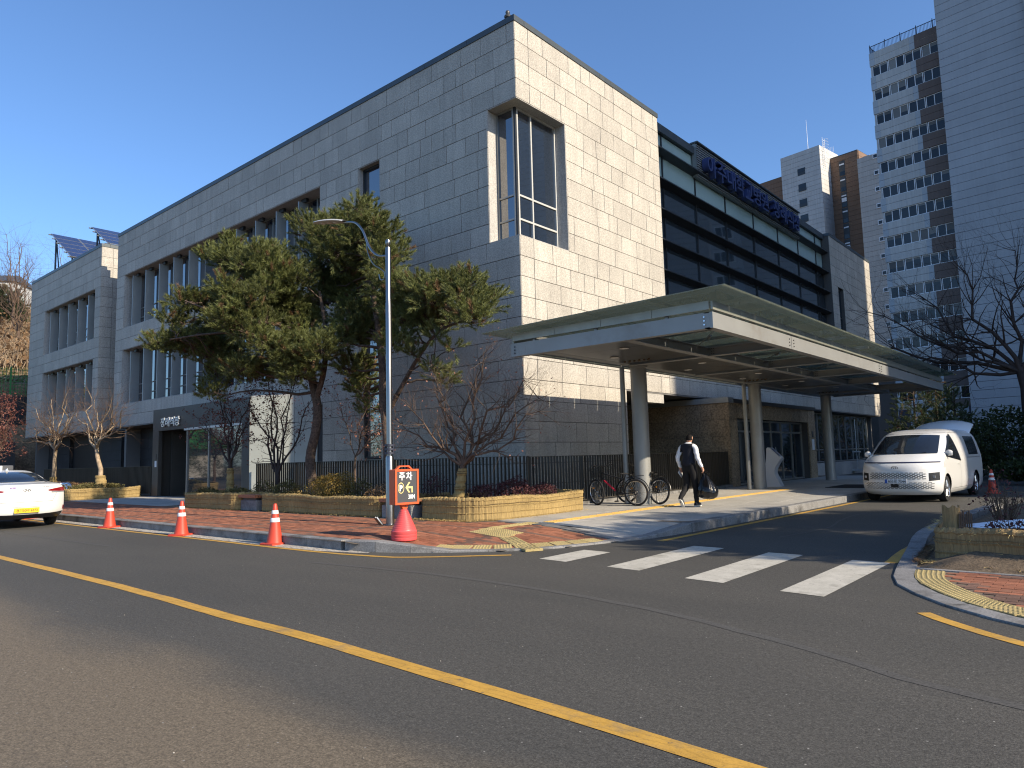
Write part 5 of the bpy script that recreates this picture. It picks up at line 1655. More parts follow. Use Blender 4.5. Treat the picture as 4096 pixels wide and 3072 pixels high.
pine('pine_tree', 'pine with a forked trunk in the long planter, boughs reaching far to the left', (-17.37,11.6,.5),
     [([(-17.36,11.6,.45)]+T1, .15, .105), (T1a, .10, .04), (T1b, .085, .04), (T1L, .06, .02), (T1M, .05, .02)], C1, 5, 92, fill=4)
pine('pine_tree', 'tall pine behind the lamp post with a bough reaching right', (-14.9,12.2,.5),
     [([(-14.85,12.2,.45),(-14.85,12.2,.9)]+T2[0:], .14, .05), (T2a, .07, .025), (T2b, .035, .012)], C2, 6, 92, fill=4)

# ---- bare trees with limbs towards given tips
def bare_tree(name, label, base, fork, tips_, seed, r0, bark='bark_pale', lev=3, twl=.55, wrap=None, group='bare trees', twig_mat=None, ktw=3, gn=.10, up=.15, rt=.012, leaf=None, spread=.8, nlimb=8, cat='tree'):
    rn = random.Random(seed)
    t = empty(name, base, 0, label, cat, group)
    base = Vector(base); fork = Vector(fork)
    segs = []
    pts = limb(rn, base, fork, r0, r0*.72, 6, .025, segs)
    fine = []; tips = []
    for (tx, ty, tz) in tips_:
        q = Vector((tx, ty, tz))
        lp = limb(rn, fork, q, r0*rn.uniform(.36,.52), rt*.8, nlimb, gn, segs)
        for i, (p, r) in enumerate(lp[2:], 2):
            for _ in range(ktw if i < len(lp)-1 else ktw+2):
                d = ((q-fork).normalized()*.6+rvec(rn)*spread+Vector((0,0,up))).normalized()
                twigs(rn, p, d, twl*rn.uniform(.7,1.25), max(.006, r*.5), lev, fine, tips, up, .75, 3, (1,3), .62, .25)
    wood('trunk', segs, M[bark], t, 8)
    wood('crown', fine, M[twig_mat or bark], t, 4)
    if leaf:
        lm, npt, size, frac = leaf
        tp = [p for p, d in tips if rn.random() < frac]
        V, F = leaves(tp, npt, size, .05, seed)
        link('leaves', fast_mesh('leaves', V, F, M[lm]), t)
    if wrap:
        zA, zB, rw = wrap
        wm_ = MB(); P = []
        for i in range(15):
            u = i/14; z = zA+(zB-zA)*u
            c = base.lerp(fork, (z-base.z)/(fork.z-base.z))
            rr = rw*(1.15-.25*u)+.012*math.sin(i*2.2)
            row = [(c.x+(rr+rn.uniform(-.006,.006))*math.cos(2*PI*k/22), c.y+(rr+rn.uniform(-.006,.006))*math.sin(2*PI*k/22), z) for k in range(22)]
            row.append(row[0]); P.append(row)
        wm_.grid(P); w_ = wm_.build('straw_wrap', M['straw'], t)
        for u in (.12,.18,.42,.48,.86,.92):
            z = zA+(zB-zA)*u; c = base.lerp(fork, (z-base.z)/(fork.z-base.z)); rr = rw*(1.15-.25*u)+.016
            MB().torus((c.x,c.y,z),(0,0,1),rr,.007,22,5).build('twine', M['twine'], w_)
    return t
bare_tree('crape_myrtle', 'gnarled bare tree with a straw wrapped foot in the corner planter', (-11.56,11.5,.45), (-11.38,11.5,1.30),
    [(-13.45,11.3,2.45),(-12.6,11.9,3.1),(-11.95,11.2,3.35),(-11.2,11.9,3.75),(-10.5,11.3,3.55),(-9.8,11.8,3.1),(-9.15,11.5,2.65),(-8.85,11.1,2.35),(-10.3,12.2,2.9),(-12.2,10.7,2.6)], 4, .085, 'bark_brown', 3, .50, (.46,1.24,.115), twig_mat='bark_brown', ktw=4, gn=.13, group='bare trees with straw wrapped feet', leaf=('leaf_pink',1,.022,.05))
bare_tree('crape_myrtle', 'bare pale tree with a bulging straw foot nearest the dark portal', (-33.75,12,.45), (-34.55,12,2.33),
    [(-36.6,11.8,4.0),(-35.9,12.3,4.6),(-34.9,11.7,4.9),(-33.6,12.2,4.4),(-32.4,12,4.1),(-31.2,11.9,3.9),(-36.9,12.2,3.3)], 8, .115, 'bark_pale', 3, .62, (.46,1.15,.22), twig_mat='bark_brown', ktw=3, gn=.10, group='bare trees with straw wrapped feet')
bare_tree('crape_myrtle', 'bare pale tree rising directly behind the taxi roof', (-40.1,12,.45), (-39.85,12,2.4),
    [(-42.4,11.8,4.6),(-41.4,12.2,5.0),(-40.4,11.8,4.4),(-39.2,12.2,4.8),(-38.2,11.9,5.1),(-37.4,12.2,4.5),(-43.2,12,3.6),(-36.9,11.8,3.6)], 9, .115, 'bark_pale', 3, .68, (.46,1.1,.17), twig_mat='bark_brown', ktw=3, gn=.10, group='bare trees with straw wrapped feet')
bare_tree('maple_tree', 'dark maple with a straw wrapped trunk and dull red leaves before the portal', (-21.6,11.4,.45), (-21.62,11.4,1.50),
    [(-22.9,11.2,2.8),(-22.4,11.6,3.6),(-21.9,11.1,4.0),(-20.9,11.7,3.7),(-20.3,11.3,2.9),(-22.7,12,3.2)], 14, .085, 'bark_dark', 2, .5, (.46,1.36,.11), ktw=2, gn=.06, group='maples with a few dry leaves', leaf=('leaf_red',4,.034,.55))
bare_tree('maple_tree', 'dark forked maple with dry red leaves beside the pine trunk', (-19.68,11.9,.45), (-19.67,11.9,1.12),
    [(-21.0,11.7,3.4),(-20.6,12.2,4.2),(-20.1,11.8,4.5),(-19.2,12.2,4.4),(-18.6,11.7,4.0),(-18.2,12.1,3.3),(-20.9,12.2,2.8)], 15, .085, 'bark_dark', 2, .5, None, ktw=2, gn=.05, group='maples with a few dry leaves', leaf=('leaf_red',3,.032,.5))
bare_tree('maple_tree', 'slender maple with pinkish dry leaves right of the pine trunk', (-16.6,12.4,.45), (-16.5,12.4,1.6),
    [(-16.9,12.2,3.0),(-16.1,12.5,3.2),(-15.6,12.2,2.7),(-15.1,12.4,2.5),(-15.9,12.7,2.2)], 16, .04, 'bark_brown', 2, .38, None, ktw=2, gn=.06, group='maples with a few dry leaves', leaf=('leaf_pink',2,.028,.5))

# ---- shrubs
def bush(label, c, rad, n, lmat, seed, size=.022, stems=14, smat='bark_brown', group='low shrubs in the planters', name='shrub', upright=.5):
    rn = random.Random(seed); g = np.random.default_rng(seed)
    t = empty(name, (c[0], c[1], c[2]), 0, label, 'shrub', group)
    segs = []
    for k in range(stems):
        a = rn.uniform(0, 6.28); u = rn.random()**.5
        p = Vector((c[0]+rad[0]*.35*u*math.cos(a), c[1]+rad[1]*.35*u*math.sin(a), c[2]-.03))
        q = Vector((c[0]+rad[0]*.9*u*math.cos(a), c[1]+rad[1]*.9*u*math.sin(a), c[2]+rad[2]*rn.uniform(.9,1.75)*(1-.35*u)))
        m = p.lerp(q, .5)+rvec(rn)*.04
        segs += [(p, m, .008, .006), (m, q, .006, .003)]
        for _ in range(3):
            e = m.lerp(q, rn.random()); segs.append((e, e+(rvec(rn)*.6+Vector((0,0,.5))).normalized()*rn.uniform(.08,.2), .004, .002))
    wood('stems', segs, M[smat], t, 4)
    P = g.normal(0, 1, (n, 3)); P /= np.linalg.norm(P, axis=1, keepdims=True)
    rr = g.uniform(.35, 1.0, (n, 1))**.45
    lump = 1+.18*np.sin(P[:, :1]*5+seed)+.14*np.sin(P[:, 1:2]*7+2*seed)
    P = P*rr*lump*np.array(rad)+np.array([c[0], c[1], c[2]+rad[2]*.85])
    P = P[P[:, 2] > c[2]-.02]
    V, F = leaves(P, 1, size, .008, seed)
    link('foliage', fast_mesh('foliage', V, F, M[lmat]), t)
    return t
bush('rounded golden brown bush in the long planter', (-16.05,11.35,.5), (.85,.42,.36), 5200, 'leaf_gold', 31)
bush('olive green bush hugging the foot of the pine', (-18.05,11.2,.5), (.5,.35,.25), 1900, 'leaf_olive', 32)
bush('thin brown green shrub below the forked maple', (-19.95,11.6,.48), (.42,.3,.26), 900, 'leaf_olive', 33)
bush('small olive tuft at the right end of the golden bush', (-14.95,11.4,.5), (.32,.28,.30), 900, 'leaf_olive', 34)
bush('low brown bush by the bench behind the lamp post', (-13.75,11.2,.5), (.45,.35,.20), 1300, 'leaf_brown', 35)
bush('tall wine red sprigs beside the parking sign', (-12.95,12.1,.45), (.30,.3,.38), 700, 'leaf_wine', 36)
bush('wine red shrub next to the straw wrapped foot of the gnarled tree', (-11.1,11.9,.5), (.36,.3,.20), 1500, 'leaf_wine', 37)
bush('largest wine red shrub in the corner planter', (-10.75,12.5,.5), (.42,.42,.27), 2400, 'leaf_wine', 38)
bush('wine red shrub nearest the bicycles', (-10.55,13.3,.5), (.33,.4,.18), 1400, 'leaf_wine', 39)
bush('low olive hedge tuft in the planter before the portal', (-22.2,10.95,.52), (.5,.3,.13), 1300, 'leaf_olive', 40)
bush('low dark hedge tuft at the bench end of the portal planter', (-20.3,11.0,.52), (.6,.32,.14), 1500, 'leaf_olive', 41)
for i, (x, w, h, lab) in enumerate(((-34.3,.8,.17,'reddish low hedge at the near corner of the left planter'),(-36.4,1.2,.16,'reddish low hedge around the silver pipe inlet'),(-38.9,1.2,.17,'reddish low hedge below the bare tree behind the taxi'),(-41.8,1.3,.18,'reddish low hedge at the far end of the left planter'))):
    bush(lab, (x,11.9,.52), (w,1.0,h), 4200, 'leaf_brown' if i else 'leaf_olive', 42+i, .03, 20)
bush('spindly bare shrub with a few dark leaves on the traffic island', (-1.52,12.9,.34), (.32,.32,.38), 220, 'leaf_wine', 51, .024, 34, group='shrubs on the island bed')
bush('spindly shrub cut by the right edge of the picture on the island', (-.45,13.3,.34), (.30,.30,.36), 260, 'leaf_wine', 52, .024, 30, group='shrubs on the island bed')
bush('low dark sprig lying over the snow on the island', (-1.25,11.1,.34), (.32,.14,.10), 90, 'leaf_wine', 53, .026, 10, group='shrubs on the island bed')
bush('small dark sprig at the left tip of the snow patch', (-1.85,11.3,.32), (.12,.12,.10), 30, 'leaf_wine', 54, .026, 6, group='shrubs on the island bed')
# snow patches
def snow(label, c, rx, ry, seed, h=.05):
    mb = MB(); P = []; rn = random.Random(seed)
    ph = [rn.uniform(0, 6) for _ in range(4)]
    for i in range(33):
        a = 2*PI*i/32
        R = 1+.28*math.sin(2*a+ph[0])+.18*math.sin(3*a+ph[1])+.10*math.sin(5*a+ph[2])+.06*math.sin(9*a+ph[3])
        P.append([(c[0]+rx*R*u*math.cos(a), c[1]+ry*R*u*math.sin(a), c[2]+h*(1-u**3)*(1+.3*math.sin(7*a+9*u))-.02*u) for u in (0,.25,.5,.7,.85,.95,1.0)])
    P[-1] = P[0]
    mb.grid(P); return tag(mb.build('snow_patch', M['snow'], None, True), label, 'snow', 'snow left on the island bed')
snow('larger leftover snow patch behind the straw screen', (-1.1,12.0,.365), .55,.55, 3, .06)
snow('small snow strip at the right edge of the island bed', (-.5,12.7,.37), .5,.25, 4, .05)
# straw screen of the island
ts = empty('straw_screen', (-1.0,10.2,.015), 0, 'worn straw screen round the corner of the traffic island', 'straw screen')
straw_sheet('straw_wrap', [(-2.08,12.0),(-1.98,10.45)]+arc(-1.80,10.40,.18,180,270,4)+[(-1.03,10.14),(0.5,10.02),(4,10.0)], .015, .455, ts, M['straw_old'], seed=17, wave=.008)
mb = MB(); P = []
rn = random.Random(5)
for i in range(17):
    a = math.radians(150+i*16); r = .13-.004*i
    P.append([(-1.76+r*math.cos(a), 10.54+r*math.sin(a), .36+(.34+.02*math.sin(i*1.7))*k/8) for k in range(9)])
mb.grid(P); mb.build('rolled_end', M['straw_old'], ts)
mb = MB()
for k in range(7): mb.tube([(-1.70+.02*k,10.46+.015*k,.32),(-1.68+.018*k,10.46+.02*k,.61+.02*(k % 3))], .010, 6)
mb.build('stakes', M['bark_brown'], ts)
# dry litter along the foot of the screen
def litter(label, path, n, w, z, seed, mtl='straw_loose'):
    rn = random.Random(seed); mb = MB(); P = resample([(a, b, 0) for a, b in path], .05)
    for k in range(n):
        p = P[rn.randrange(len(P))]; o = rn.gauss(0, w)
        p0 = Vector((p[0]+rn.gauss(0, .02), p[1]+o, z+.004+rn.random()*.02)); a = rn.uniform(0, 6.28); L = rn.uniform(.03, .10)
        p1 = p0+Vector((math.cos(a)*L, math.sin(a)*L, rn.uniform(-.002, .03))); ww = Vector((-math.sin(a), math.cos(a), .4))*.0035
        mb.add([p0-ww, p0+ww, p1], [(0,1,2)])
    return tag(mb.build('straw_litter', M[mtl], None), label, 'straw', kind='stuff')
litter('dry straw litter at the foot of the island screen', [(-2.05,10.05),(-1.05,9.92),(3,9.85)], 2600, .08, .04, 61)
litter('dry brown tufts beside the island kerb', [(-2.1,10.0),(-2.18,10.8),(-2.25,11.6)], 1200, .08, .05, 62, 'leaf_brown')
litter('dry straw litter along the corner planter', [(-12,10.55),(-10.9,10.5),(-10.2,10.7)], 900, .06, .166, 63)

# ---- trees beyond the right edge and behind the van
def crown_clumps(c, R, n, seed):
    rn = random.Random(seed); out = []
    for k in range(n):
        e = rvec(rn)*rn.uniform(.35, 1)
        out.append((c[0]+e.x*R[0], c[1]+e.y*R[1], c[2]+e.z*R[2], rn.uniform(.4,.62)))
    return out
for i, (x, y, h, lab) in enumerate(((5.2,12.0,7.4,'pine on the island nearest the zebra crossing'),(6.4,14.6,8.0,'pine in the middle of the island'),(6.0,17.4,7.2,'pine at the far end of the island'),(10.2,13.0,8.6,'pine standing back on the island'))):
    pine('pine_tree', lab, (x,y,.3), [([(x,y,.2),(x+.1,y,h*.35),(x-.15,y+.1,h*.7),(x,y,h)], .15, .04)], crown_clumps((x,y,h*.70),(2.5,1.9,2.1),34,70+i), 80+i, 44, 1.2, group='pines on the traffic island')
bare_tree('street_tree', 'large bare tree with a spreading dark crown at the right edge', (-2.6,34.2,.2), (-3.0,34.2,4.3),
    [(-9.6,34.6,6.2),(-8.2,33.6,7.4),(-6.6,34.8,8.2),(-4.8,33.8,9.0),(-2.8,34.6,9.2),(-.8,33.8,8.4),(.8,34.4,7.0),(-8.8,34.0,5.0),(1.4,34.2,5.4),(-6.0,33.4,6.0)], 91, .20, 'bark_dark', 3, 1.5, None, ktw=4, gn=.08, group='bare trees at the right', rt=.02)
bare_tree('street_tree', 'bare tree behind the drive further back at the right', (1.6,41.0,.2), (1.5,41.0,3.2),
    [(-1.8,41.0,6.6),(-.6,41.6,7.6),(.9,40.6,8.2),(2.6,41.2,7.6),(4.2,40.8,6.4)], 92, .2, 'bark_dark', 3, 1.2, None, ktw=2, gn=.08, group='bare trees at the right', rt=.02)
def conifer(label, x, y, h, R, seed, shade='needle_dark'):
    cl = []
    rn = random.Random(seed)
    lv = int(h/.42)
    for k in range(lv):
        u = k/lv; z = .5+u*(h-.5); rr = R*(1-u)**.8+.1
        m = max(2, int(7*(1-u)))
        for j in range(m):
            a = 2*PI*j/m+k*.9; cl.append((x+rr*.75*math.cos(a), y+rr*.75*math.sin(a), z, .30+.14*(1-u)))
    pine('conifer', label, (x,y,.1), [([(x,y,.05),(x,y,h*.5),(x,y,h)], .10, .02)], cl, seed, 20, 1.35, shade, .03, 'young conifers behind the van')
conifer('young conifer beside the right end of the hall', -10.9, 54.8, 7.2, 2.2, 101)
conifer('young conifer behind the windscreen of the van', -9.2, 52.6, 6.2, 1.9, 102)
conifer('broad conifer close behind the roof of the van', -7.4, 47.5, 4.8, 1.9, 103)
def thicket(label, c, rad, seed, n=5200, mtl='leaf_green'):
    bush(label, c, rad, n, mtl, seed, .075, 60, 'bark_dark', 'dark thicket behind the drive', 'evergreen_shrub')
thicket('dark evergreen shrub right behind the raised tailgate', (-5.6,39.0,.1), (1.7,1.4,1.6), 111)
thicket('dark evergreen shrub below the large bare tree', (-3.2,36.8,.1), (1.6,1.4,1.7), 112)
thicket('dark evergreen shrub at the right edge behind the cone', (-.9,35.6,.1), (1.7,1.4,1.8), 113)
thicket('low dark hedge piece behind the cone', (-2.2,31.6,.1), (1.5,.7,.55), 114, 3600)
thicket('low dark hedge piece at the right picture edge', (.6,30.4,.1), (1.5,.7,.6), 115, 3600)
thicket('dark evergreen shrub between the conifer and the van', (-8.4,43.6,.1), (1.3,1.1,1.1), 116)
# ---- evergreen bank across the road, outside the picture: it is what the portal glass mirrors
for i, (x, y, r_) in enumerate(((-50,-7.5,4.6),(-60,-8.5,5.2),(-71,-8,5.0),(-83,-9,5.6))):
    thicket(('near end of the evergreen bank across the road','second evergreen mass across the road','third evergreen mass across the road','far end of the evergreen bank across the road')[i], (x,y,.1), (r_,2.4,2.9), 150+i, 5200)
# ================================================================== vehicles
class Shell:
    """car skin made of level outlines; local x to the right, y forward, z up"""
    def __init__(s, tab):
        s.t = {k: (np.array([a for a, b in v]), np.array([b for a, b in v])) for k, v in tab.items()}
        s.pf = tab.get('pf', None)
    def g(s, k, z):
        xs, ys = s.t[k]
        # smooth monotone interpolation
        z = float(np.clip(z, xs[0], xs[-1]))
        i = int(np.clip(np.searchsorted(xs, z)-1, 0, len(xs)-2))
        h = xs[i+1]-xs[i]; u = (z-xs[i])/h
        d = np.diff(ys)/np.diff(xs)
        def m(j):
            if j == 0: return d[0]
            if j == len(xs)-1: return d[-1]
            return 0.0 if d[j-1]*d[j] <= 0 else 2*d[j-1]*d[j]/(d[j-1]+d[j])
        m0, m1 = m(i), m(i+1)
        return float((2*u**3-3*u**2+1)*ys[i]+(u**3-2*u**2+u)*h*m0+(-2*u**3+3*u**2)*ys[i+1]+(u**3-u**2)*h*m1)
    def front(s, q, z): return Vector((s.g('w', z)*q, s.g('lf', z)-s.g('cf', z)*abs(q)**3, z))
    def rear(s, q, z): return Vector((s.g('w', z)*q, s.g('lr', z)+s.g('cr', z)*abs(q)**3, z))
    def side(s, y, z, sg):
        w, lf, cf, lr, cr = (s.g(k, z) for k in ('w', 'lf', 'cf', 'lr', 'cr'))
        x = w
        if y > lf-cf: x = w*max(0, (lf-y)/cf)**(1/3)
        if y < lr+cr: x = w*max(0, (y-lr)/cr)**(1/3)
        return Vector((sg*x, y, z))
    def outline(s, z, n=18, m=14):
        h = []
        qs = [math.sin(PI/2*k/n) for k in range(n+1)]
        for q in qs: h.append(s.rear(q, z))
        y0 = s.g('lr', z)+s.g('cr', z); y1 = s.g('lf', z)-s.g('cf', z)
        for k in range(1, m): h.append(Vector((s.g('w', z), y0+(y1-y0)*k/m, z)))
        for q in reversed(qs): h.append(s.front(q, z))
        return h+[Vector((-p.x, p.y, p.z)) for p in reversed(h[1:-1])]
    def body(s, zs):
        rows = [s.outline(z) for z in zs]
        mb = MB(); n = len(rows[0])
        for r in rows: mb.v += [tuple(p) for p in r]
        for i in range(len(rows)-1):
            for k in range(n):
                mb.f.append((i*n+k, i*n+(k+1) % n, (i+1)*n+(k+1) % n, (i+1)*n+k))
        mb.f.append(tuple(reversed(range(n)))); mb.f.append(tuple(range((len(rows)-1)*n, len(rows)*n)))
        mb.m = [0]*len(mb.f)
        return mb
    def patch(s, kind, a, b, z0, z1, nu=14, nv=8, off=.006, sg=1, mb=None):
        """skin patch; a and b may be functions of the height fraction"""
        P = []
        fa = a if callable(a) else (lambda t: a); fb = b if callable(b) else (lambda t: b)
        fz0 = z0 if callable(z0) else (lambda t: z0); fz1 = z1 if callable(z1) else (lambda t: z1)
        fn = {'front': lambda u, z: s.front(u, z), 'rear': lambda u, z: s.rear(u, z), 'side': lambda u, z: s.side(u, z, sg)}[kind]
        for i in range(nu+1):
            row = []
            for j in range(nv+1):
                t = j/nv; u = i/nu
                z = fz0(u)+(fz1(u)-fz0(u))*t; uu = fa(t)+(fb(t)-fa(t))*u
                e = .01
                p = fn(uu, z); du = fn(uu+e, z)-fn(uu-e, z); dv = fn(uu, z+e)-fn(uu, z-e)
                nr = du.cross(dv)
                nr = nr.normalized() if nr.length > 1e-9 else Vector((0,0,1))
                c = Vector((0, 0, .8)); 
                if nr.dot(p-c) < 0: nr = -nr
                row.append(p+nr*off)
            P.append(row)
        mb = mb or MB(); mb.grid(P); return mb

def wheel(parent, x, y, r, w, sg, spokes=5):
    t = MB(); t.torus((x, y, r), (1,0,0), r-w*.30, w*.30, 36, 8)
    # flat tread
    t.lathe([(r-w*.5, -w*.42), (r-.012, -w*.40), (r, -w*.30), (r, w*.30), (r-.012, w*.40), (r-w*.5, w*.42)], (0,0,0), 36, cap=False)
    n = 36*6; vs = t.v[-n:]; t.v[-n:] = [(x+c, y+a, r+b) for a, b, c in vs]
    wo = t.build('wheel', M['tyre'], parent, True, 50, mw=False)
    m = MB(); face = x+sg*w*.36
    R0 = r*.68
    m.torus((x+sg*w*.34, y, r), (1,0,0), R0, .018, 32, 6)
    m.cyl((x+sg*w*.05, y, r), (x+sg*w*.10, y, r), R0, n=32)
    for k in range(spokes):
        a = 2*PI*k/spokes+.3
        for da in (-.13, .13):
            p = Vector((face, y+.05*math.cos(a+da*3), r+.05*math.sin(a+da*3))); q = Vector((face-sg*.01, y+R0*math.cos(a+da), r+R0*math.sin(a+da)))
            m.tube([p, q], [.022, .018], 6)
    m.cyl((face-sg*.03, y, r), (face+sg*.012, y, r), .062, n=16)
    m.build('rim', M['rim'], wo, True, 40, mw=False)
    return wo
def cut_arches(body, axles, r, half, cut_w=.30):
    """wheel wells are cut out of the closed skin"""
    cb = MB()
    for y in axles:
        for sg in (-1, 1):
            cb.cyl((sg*(half+.2), y, r), (sg*(half-cut_w), y, r), r+.055, n=36)
    co = cb.build('cutter', M['car_black'])
    body.data.materials.append(M['car_black'])
    md = body.modifiers.new('wells', 'BOOLEAN'); md.operation = 'DIFFERENCE'; md.object = co; md.solver = 'EXACT'
    par = body.parent; body.parent = None
    dg = bpy.context.evaluated_depsgraph_get()
    me = bpy.data.meshes.new_from_object(body.evaluated_get(dg))
    body.modifiers.clear(); body.data = me; body.parent = par
    bpy.data.objects.remove(co)
    me.polygons.foreach_set('use_smooth', [True]*len(me.polygons)); me.set_sharp_from_angle(angle=math.radians(32)); me.update()
def logo(parent, c, w, h, depth_y, mtl, tilt=0.0):
    """ellipse with a slanted H"""
    m = MB(); ring = []
    for k in range(29):
        a = 2*PI*k/28; ring.append([(c[0]+rr*w*math.cos(a), depth_y, c[2]+rr*h*math.sin(a)) for rr in (1.0, .80)])
    m.grid(ring)
    for s in (-1, 1): m.add([(c[0]+s*w*.34-w*.10-w*.13, depth_y, c[2]-h*.62), (c[0]+s*w*.34+w*.10-w*.13, depth_y, c[2]-h*.62), (c[0]+s*w*.34+w*.10+w*.13, depth_y, c[2]+h*.62), (c[0]+s*w*.34-w*.10+w*.13, depth_y, c[2]+h*.62)], [(0,1,2,3)])
    m.add([(c[0]-w*.5, depth_y, c[2]-h*.20), (c[0]+w*.4, depth_y, c[2]-h*.05), (c[0]+w*.5, depth_y, c[2]+h*.20), (c[0]-w*.4, depth_y, c[2]+h*.05)], [(0,1,2,3)])
    return m.build('emblem', mtl, parent, mw=False)
def car_text(parent, s, x, y, z, w, h, rz, mtl, bold=.0, ex=.001):
    o = letters('lettering', s, .1, ex, mtl, parent, (0,0,0), 0, bold, w, h)
    o.matrix_parent_inverse = Matrix.Identity(4); o.location = (x, y, z); o.rotation_euler = (0, 0, rz); return o

# ---- white van
van = empty('van', (-4.62,23.72,.004), PI-.06, 'white van with the tailgate raised, parked by the kerb under the canopy end', 'van')
V_ = Shell({'lf': [(.20,2.46),(.30,2.57),(.50,2.62),(.75,2.62),(.92,2.585),(1.04,2.49),(1.12,2.36),(1.20,2.19),(1.26,2.04),(1.5,1.62),(1.70,1.22),(1.79,1.00),(1.86,.74),(1.92,.42),(1.965,-.05),(1.985,-.6)],
            'lr': [(.20,-2.5),(.4,-2.60),(1.0,-2.62),(1.6,-2.56),(1.88,-2.42),(1.95,-2.2),(1.985,-1.3)],
            'w': [(.20,.88),(.30,.955),(.6,.995),(1.0,.995),(1.2,.975),(1.5,.915),(1.72,.85),(1.83,.79),(1.91,.70),(1.96,.50),(1.985,.2)],
            'cf': [(.2,.45),(.5,.52),(1.0,.58),(1.3,.62),(1.6,.55),(1.8,.45),(1.985,.2)], 'cr': [(.2,.12),(1.9,.14),(1.985,.2)]})
zs = [.20,.23,.27,.31,.37,.44,.52,.6,.68,.76,.84,.92,.98,1.02,1.06,1.10,1.13,1.16,1.19,1.22,1.245,1.27,1.30,1.34,1.38,1.44,1.5,1.56,1.62,1.68,1.70,1.74,1.78,1.81,1.84,1.87,1.90,1.92,1.94,1.955,1.967,1.976,1.982,1.985]
vb = V_.body(zs).build('body', M['car_white'], van, True, 32, mw=False)
cut_arches(vb, (1.64,-1.62), .345, .995)
V_.patch('front', -.83, .83, lambda u: 1.268+.0*u, lambda u: 1.785-.03*abs(2*u-1)**2, 40, 16, .014).build('windscreen', M['car_glass'], van, True, mw=False)
V_.patch('front', -.94, .94, 1.035, 1.062, 30, 2, .008).build('light_bar', M['navy_line'], van, True, mw=False)
for sg in (-1, 1):
    V_.patch('side', lambda t: .22+.36*t, lambda t: 1.58-.90*t, lambda u: 1.06+.13*u, lambda u: 1.76-.02*u, 20, 14, .014, sg).build('side_window', M['car_glass'], van, True, mw=False)
    V_.patch('side', -2.12, -.95, 1.20, 1.74, 10, 6, .006, sg).build('rear_side_window', M['glass_flat'], van, True, mw=False)
    V_.patch('side', lambda t: .12+.36*t, lambda t: .215+.36*t, 1.05, 1.785, 2, 8, .016, sg).build('window_trim', M['car_black'], van, True, mw=False)
    V_.patch('front', sg*.74, sg*.94, lambda u: .565+.02*u, lambda u: .79-.02*(1-u), 10, 6, .005).build('headlight', M['car_black'], van, True, mw=False)
    mb = MB(); c = V_.front(sg*.82, .68)
    mb.box((c.x-.05, c.y-.03, .645), (c.x+.05, c.y+.012, .705)); mb.build('lamp_lens', M['lamp_clear'], van, mw=False)
    # panel gaps: thin dark strips in the skin
    gp = MB()
    V_.patch('side', .17, .178, .32, 1.05, 1, 10, .002, sg, gp); V_.patch('side', -.62, -.612, .32, 1.80, 1, 14, .002, sg, gp)
    V_.patch('side', -.62, .9, 1.83, 1.837, 16, 1, .002, sg, gp); V_.patch('side', -2.3, -.7, 1.115, 1.135, 14, 1, .004, sg, gp); V_.patch('side', -1.1, 1.15, .315, .323, 14, 1, .002, sg, gp)
    gp.build('panel_gap', M['car_black'], van, mw=False)
    V_.patch('side', .24, .42, .955, .995, 4, 2, .018, sg).build('door_handle', M['car_white'], van, True, mw=False)
    # mirrors
    mb = MB(); cx = sg*1.04; P = []
    for i in range(9):
        u = i/8; sc = math.sin(PI*(.08+.84*u))**.5
        P.append([(cx+sg*(-.10+.17*u), 1.42+.05*sc*math.cos(2*PI*k/12), 1.27+.092*sc*math.sin(2*PI*k/12)) for k in range(13)])
    mb.grid(P); mr = mb.build('mirror', M['car_white'], van, True, 60, mw=False)
    mb = MB(); mb.box((sg*.90, 1.39, 1.17), (sg*1.10, 1.45, 1.205)); mb.build('mirror_arm', M['car_black'], mr, mw=False)
    for y in (1.64, -1.62): wheel(van, sg*.87, y, .345, .23, sg)
# slotted grille
gr = MB()
def slots(z0, rows, dz, q0, q1, n, hh):
    for r in range(rows):
        z = z0+r*dz; wq = (q1-q0)/n
        for k in range(n):
            a = q0+(k+(.5 if r % 2 else 0))*wq+.18*wq; b = a+.70*wq
            if b > q1: continue
            V_.patch('front', a, b, z, z+hh, 3, 1, .004, 1, gr)
slots(.615, 6, .031, -.70, .70, 13, .018)
slots(.365, 6, .030, -.86, .86, 17, .014)
gr.build('grille_slots', M['car_black'], van, mw=False)
V_.patch('front', -.06, .13, .40, .485, 6, 2, .007).build('radar_cover', M['ink'], van, True, mw=False)
yf = V_.g('lf', .56)
mb = MB(); mb.box((-.27,yf+.004,.505),(.27,yf+.022,.615)); pl_ = mb.build('number_plate', M['plate_white'], van, mw=False)
MB().box((.205,yf+.0225,.509),(.266,yf+.0245,.611)).build('plate_band', M['plate_blue'], van, mw=False)
car_text(van, '803로 7544', -.03, yf+.0235, .526, .43, .068, PI, M['ink'], .001)
logo(van, (.02,0,.915), .085, .045, V_.g('lf', .915)+.006, M['bolt'])
mb = MB(); mb.tube([V_.front(-.6,1.29)+Vector((0,.02,.02)), V_.front(0.1,1.275)+Vector((0,.02,.02))], .010, 6); mb.tube([V_.front(.15,1.29)+Vector((0,.02,.02)), V_.front(.72,1.275)+Vector((0,.02,.02))], .010, 6)
mb.build('wiper', M['car_black'], van, True, mw=False)
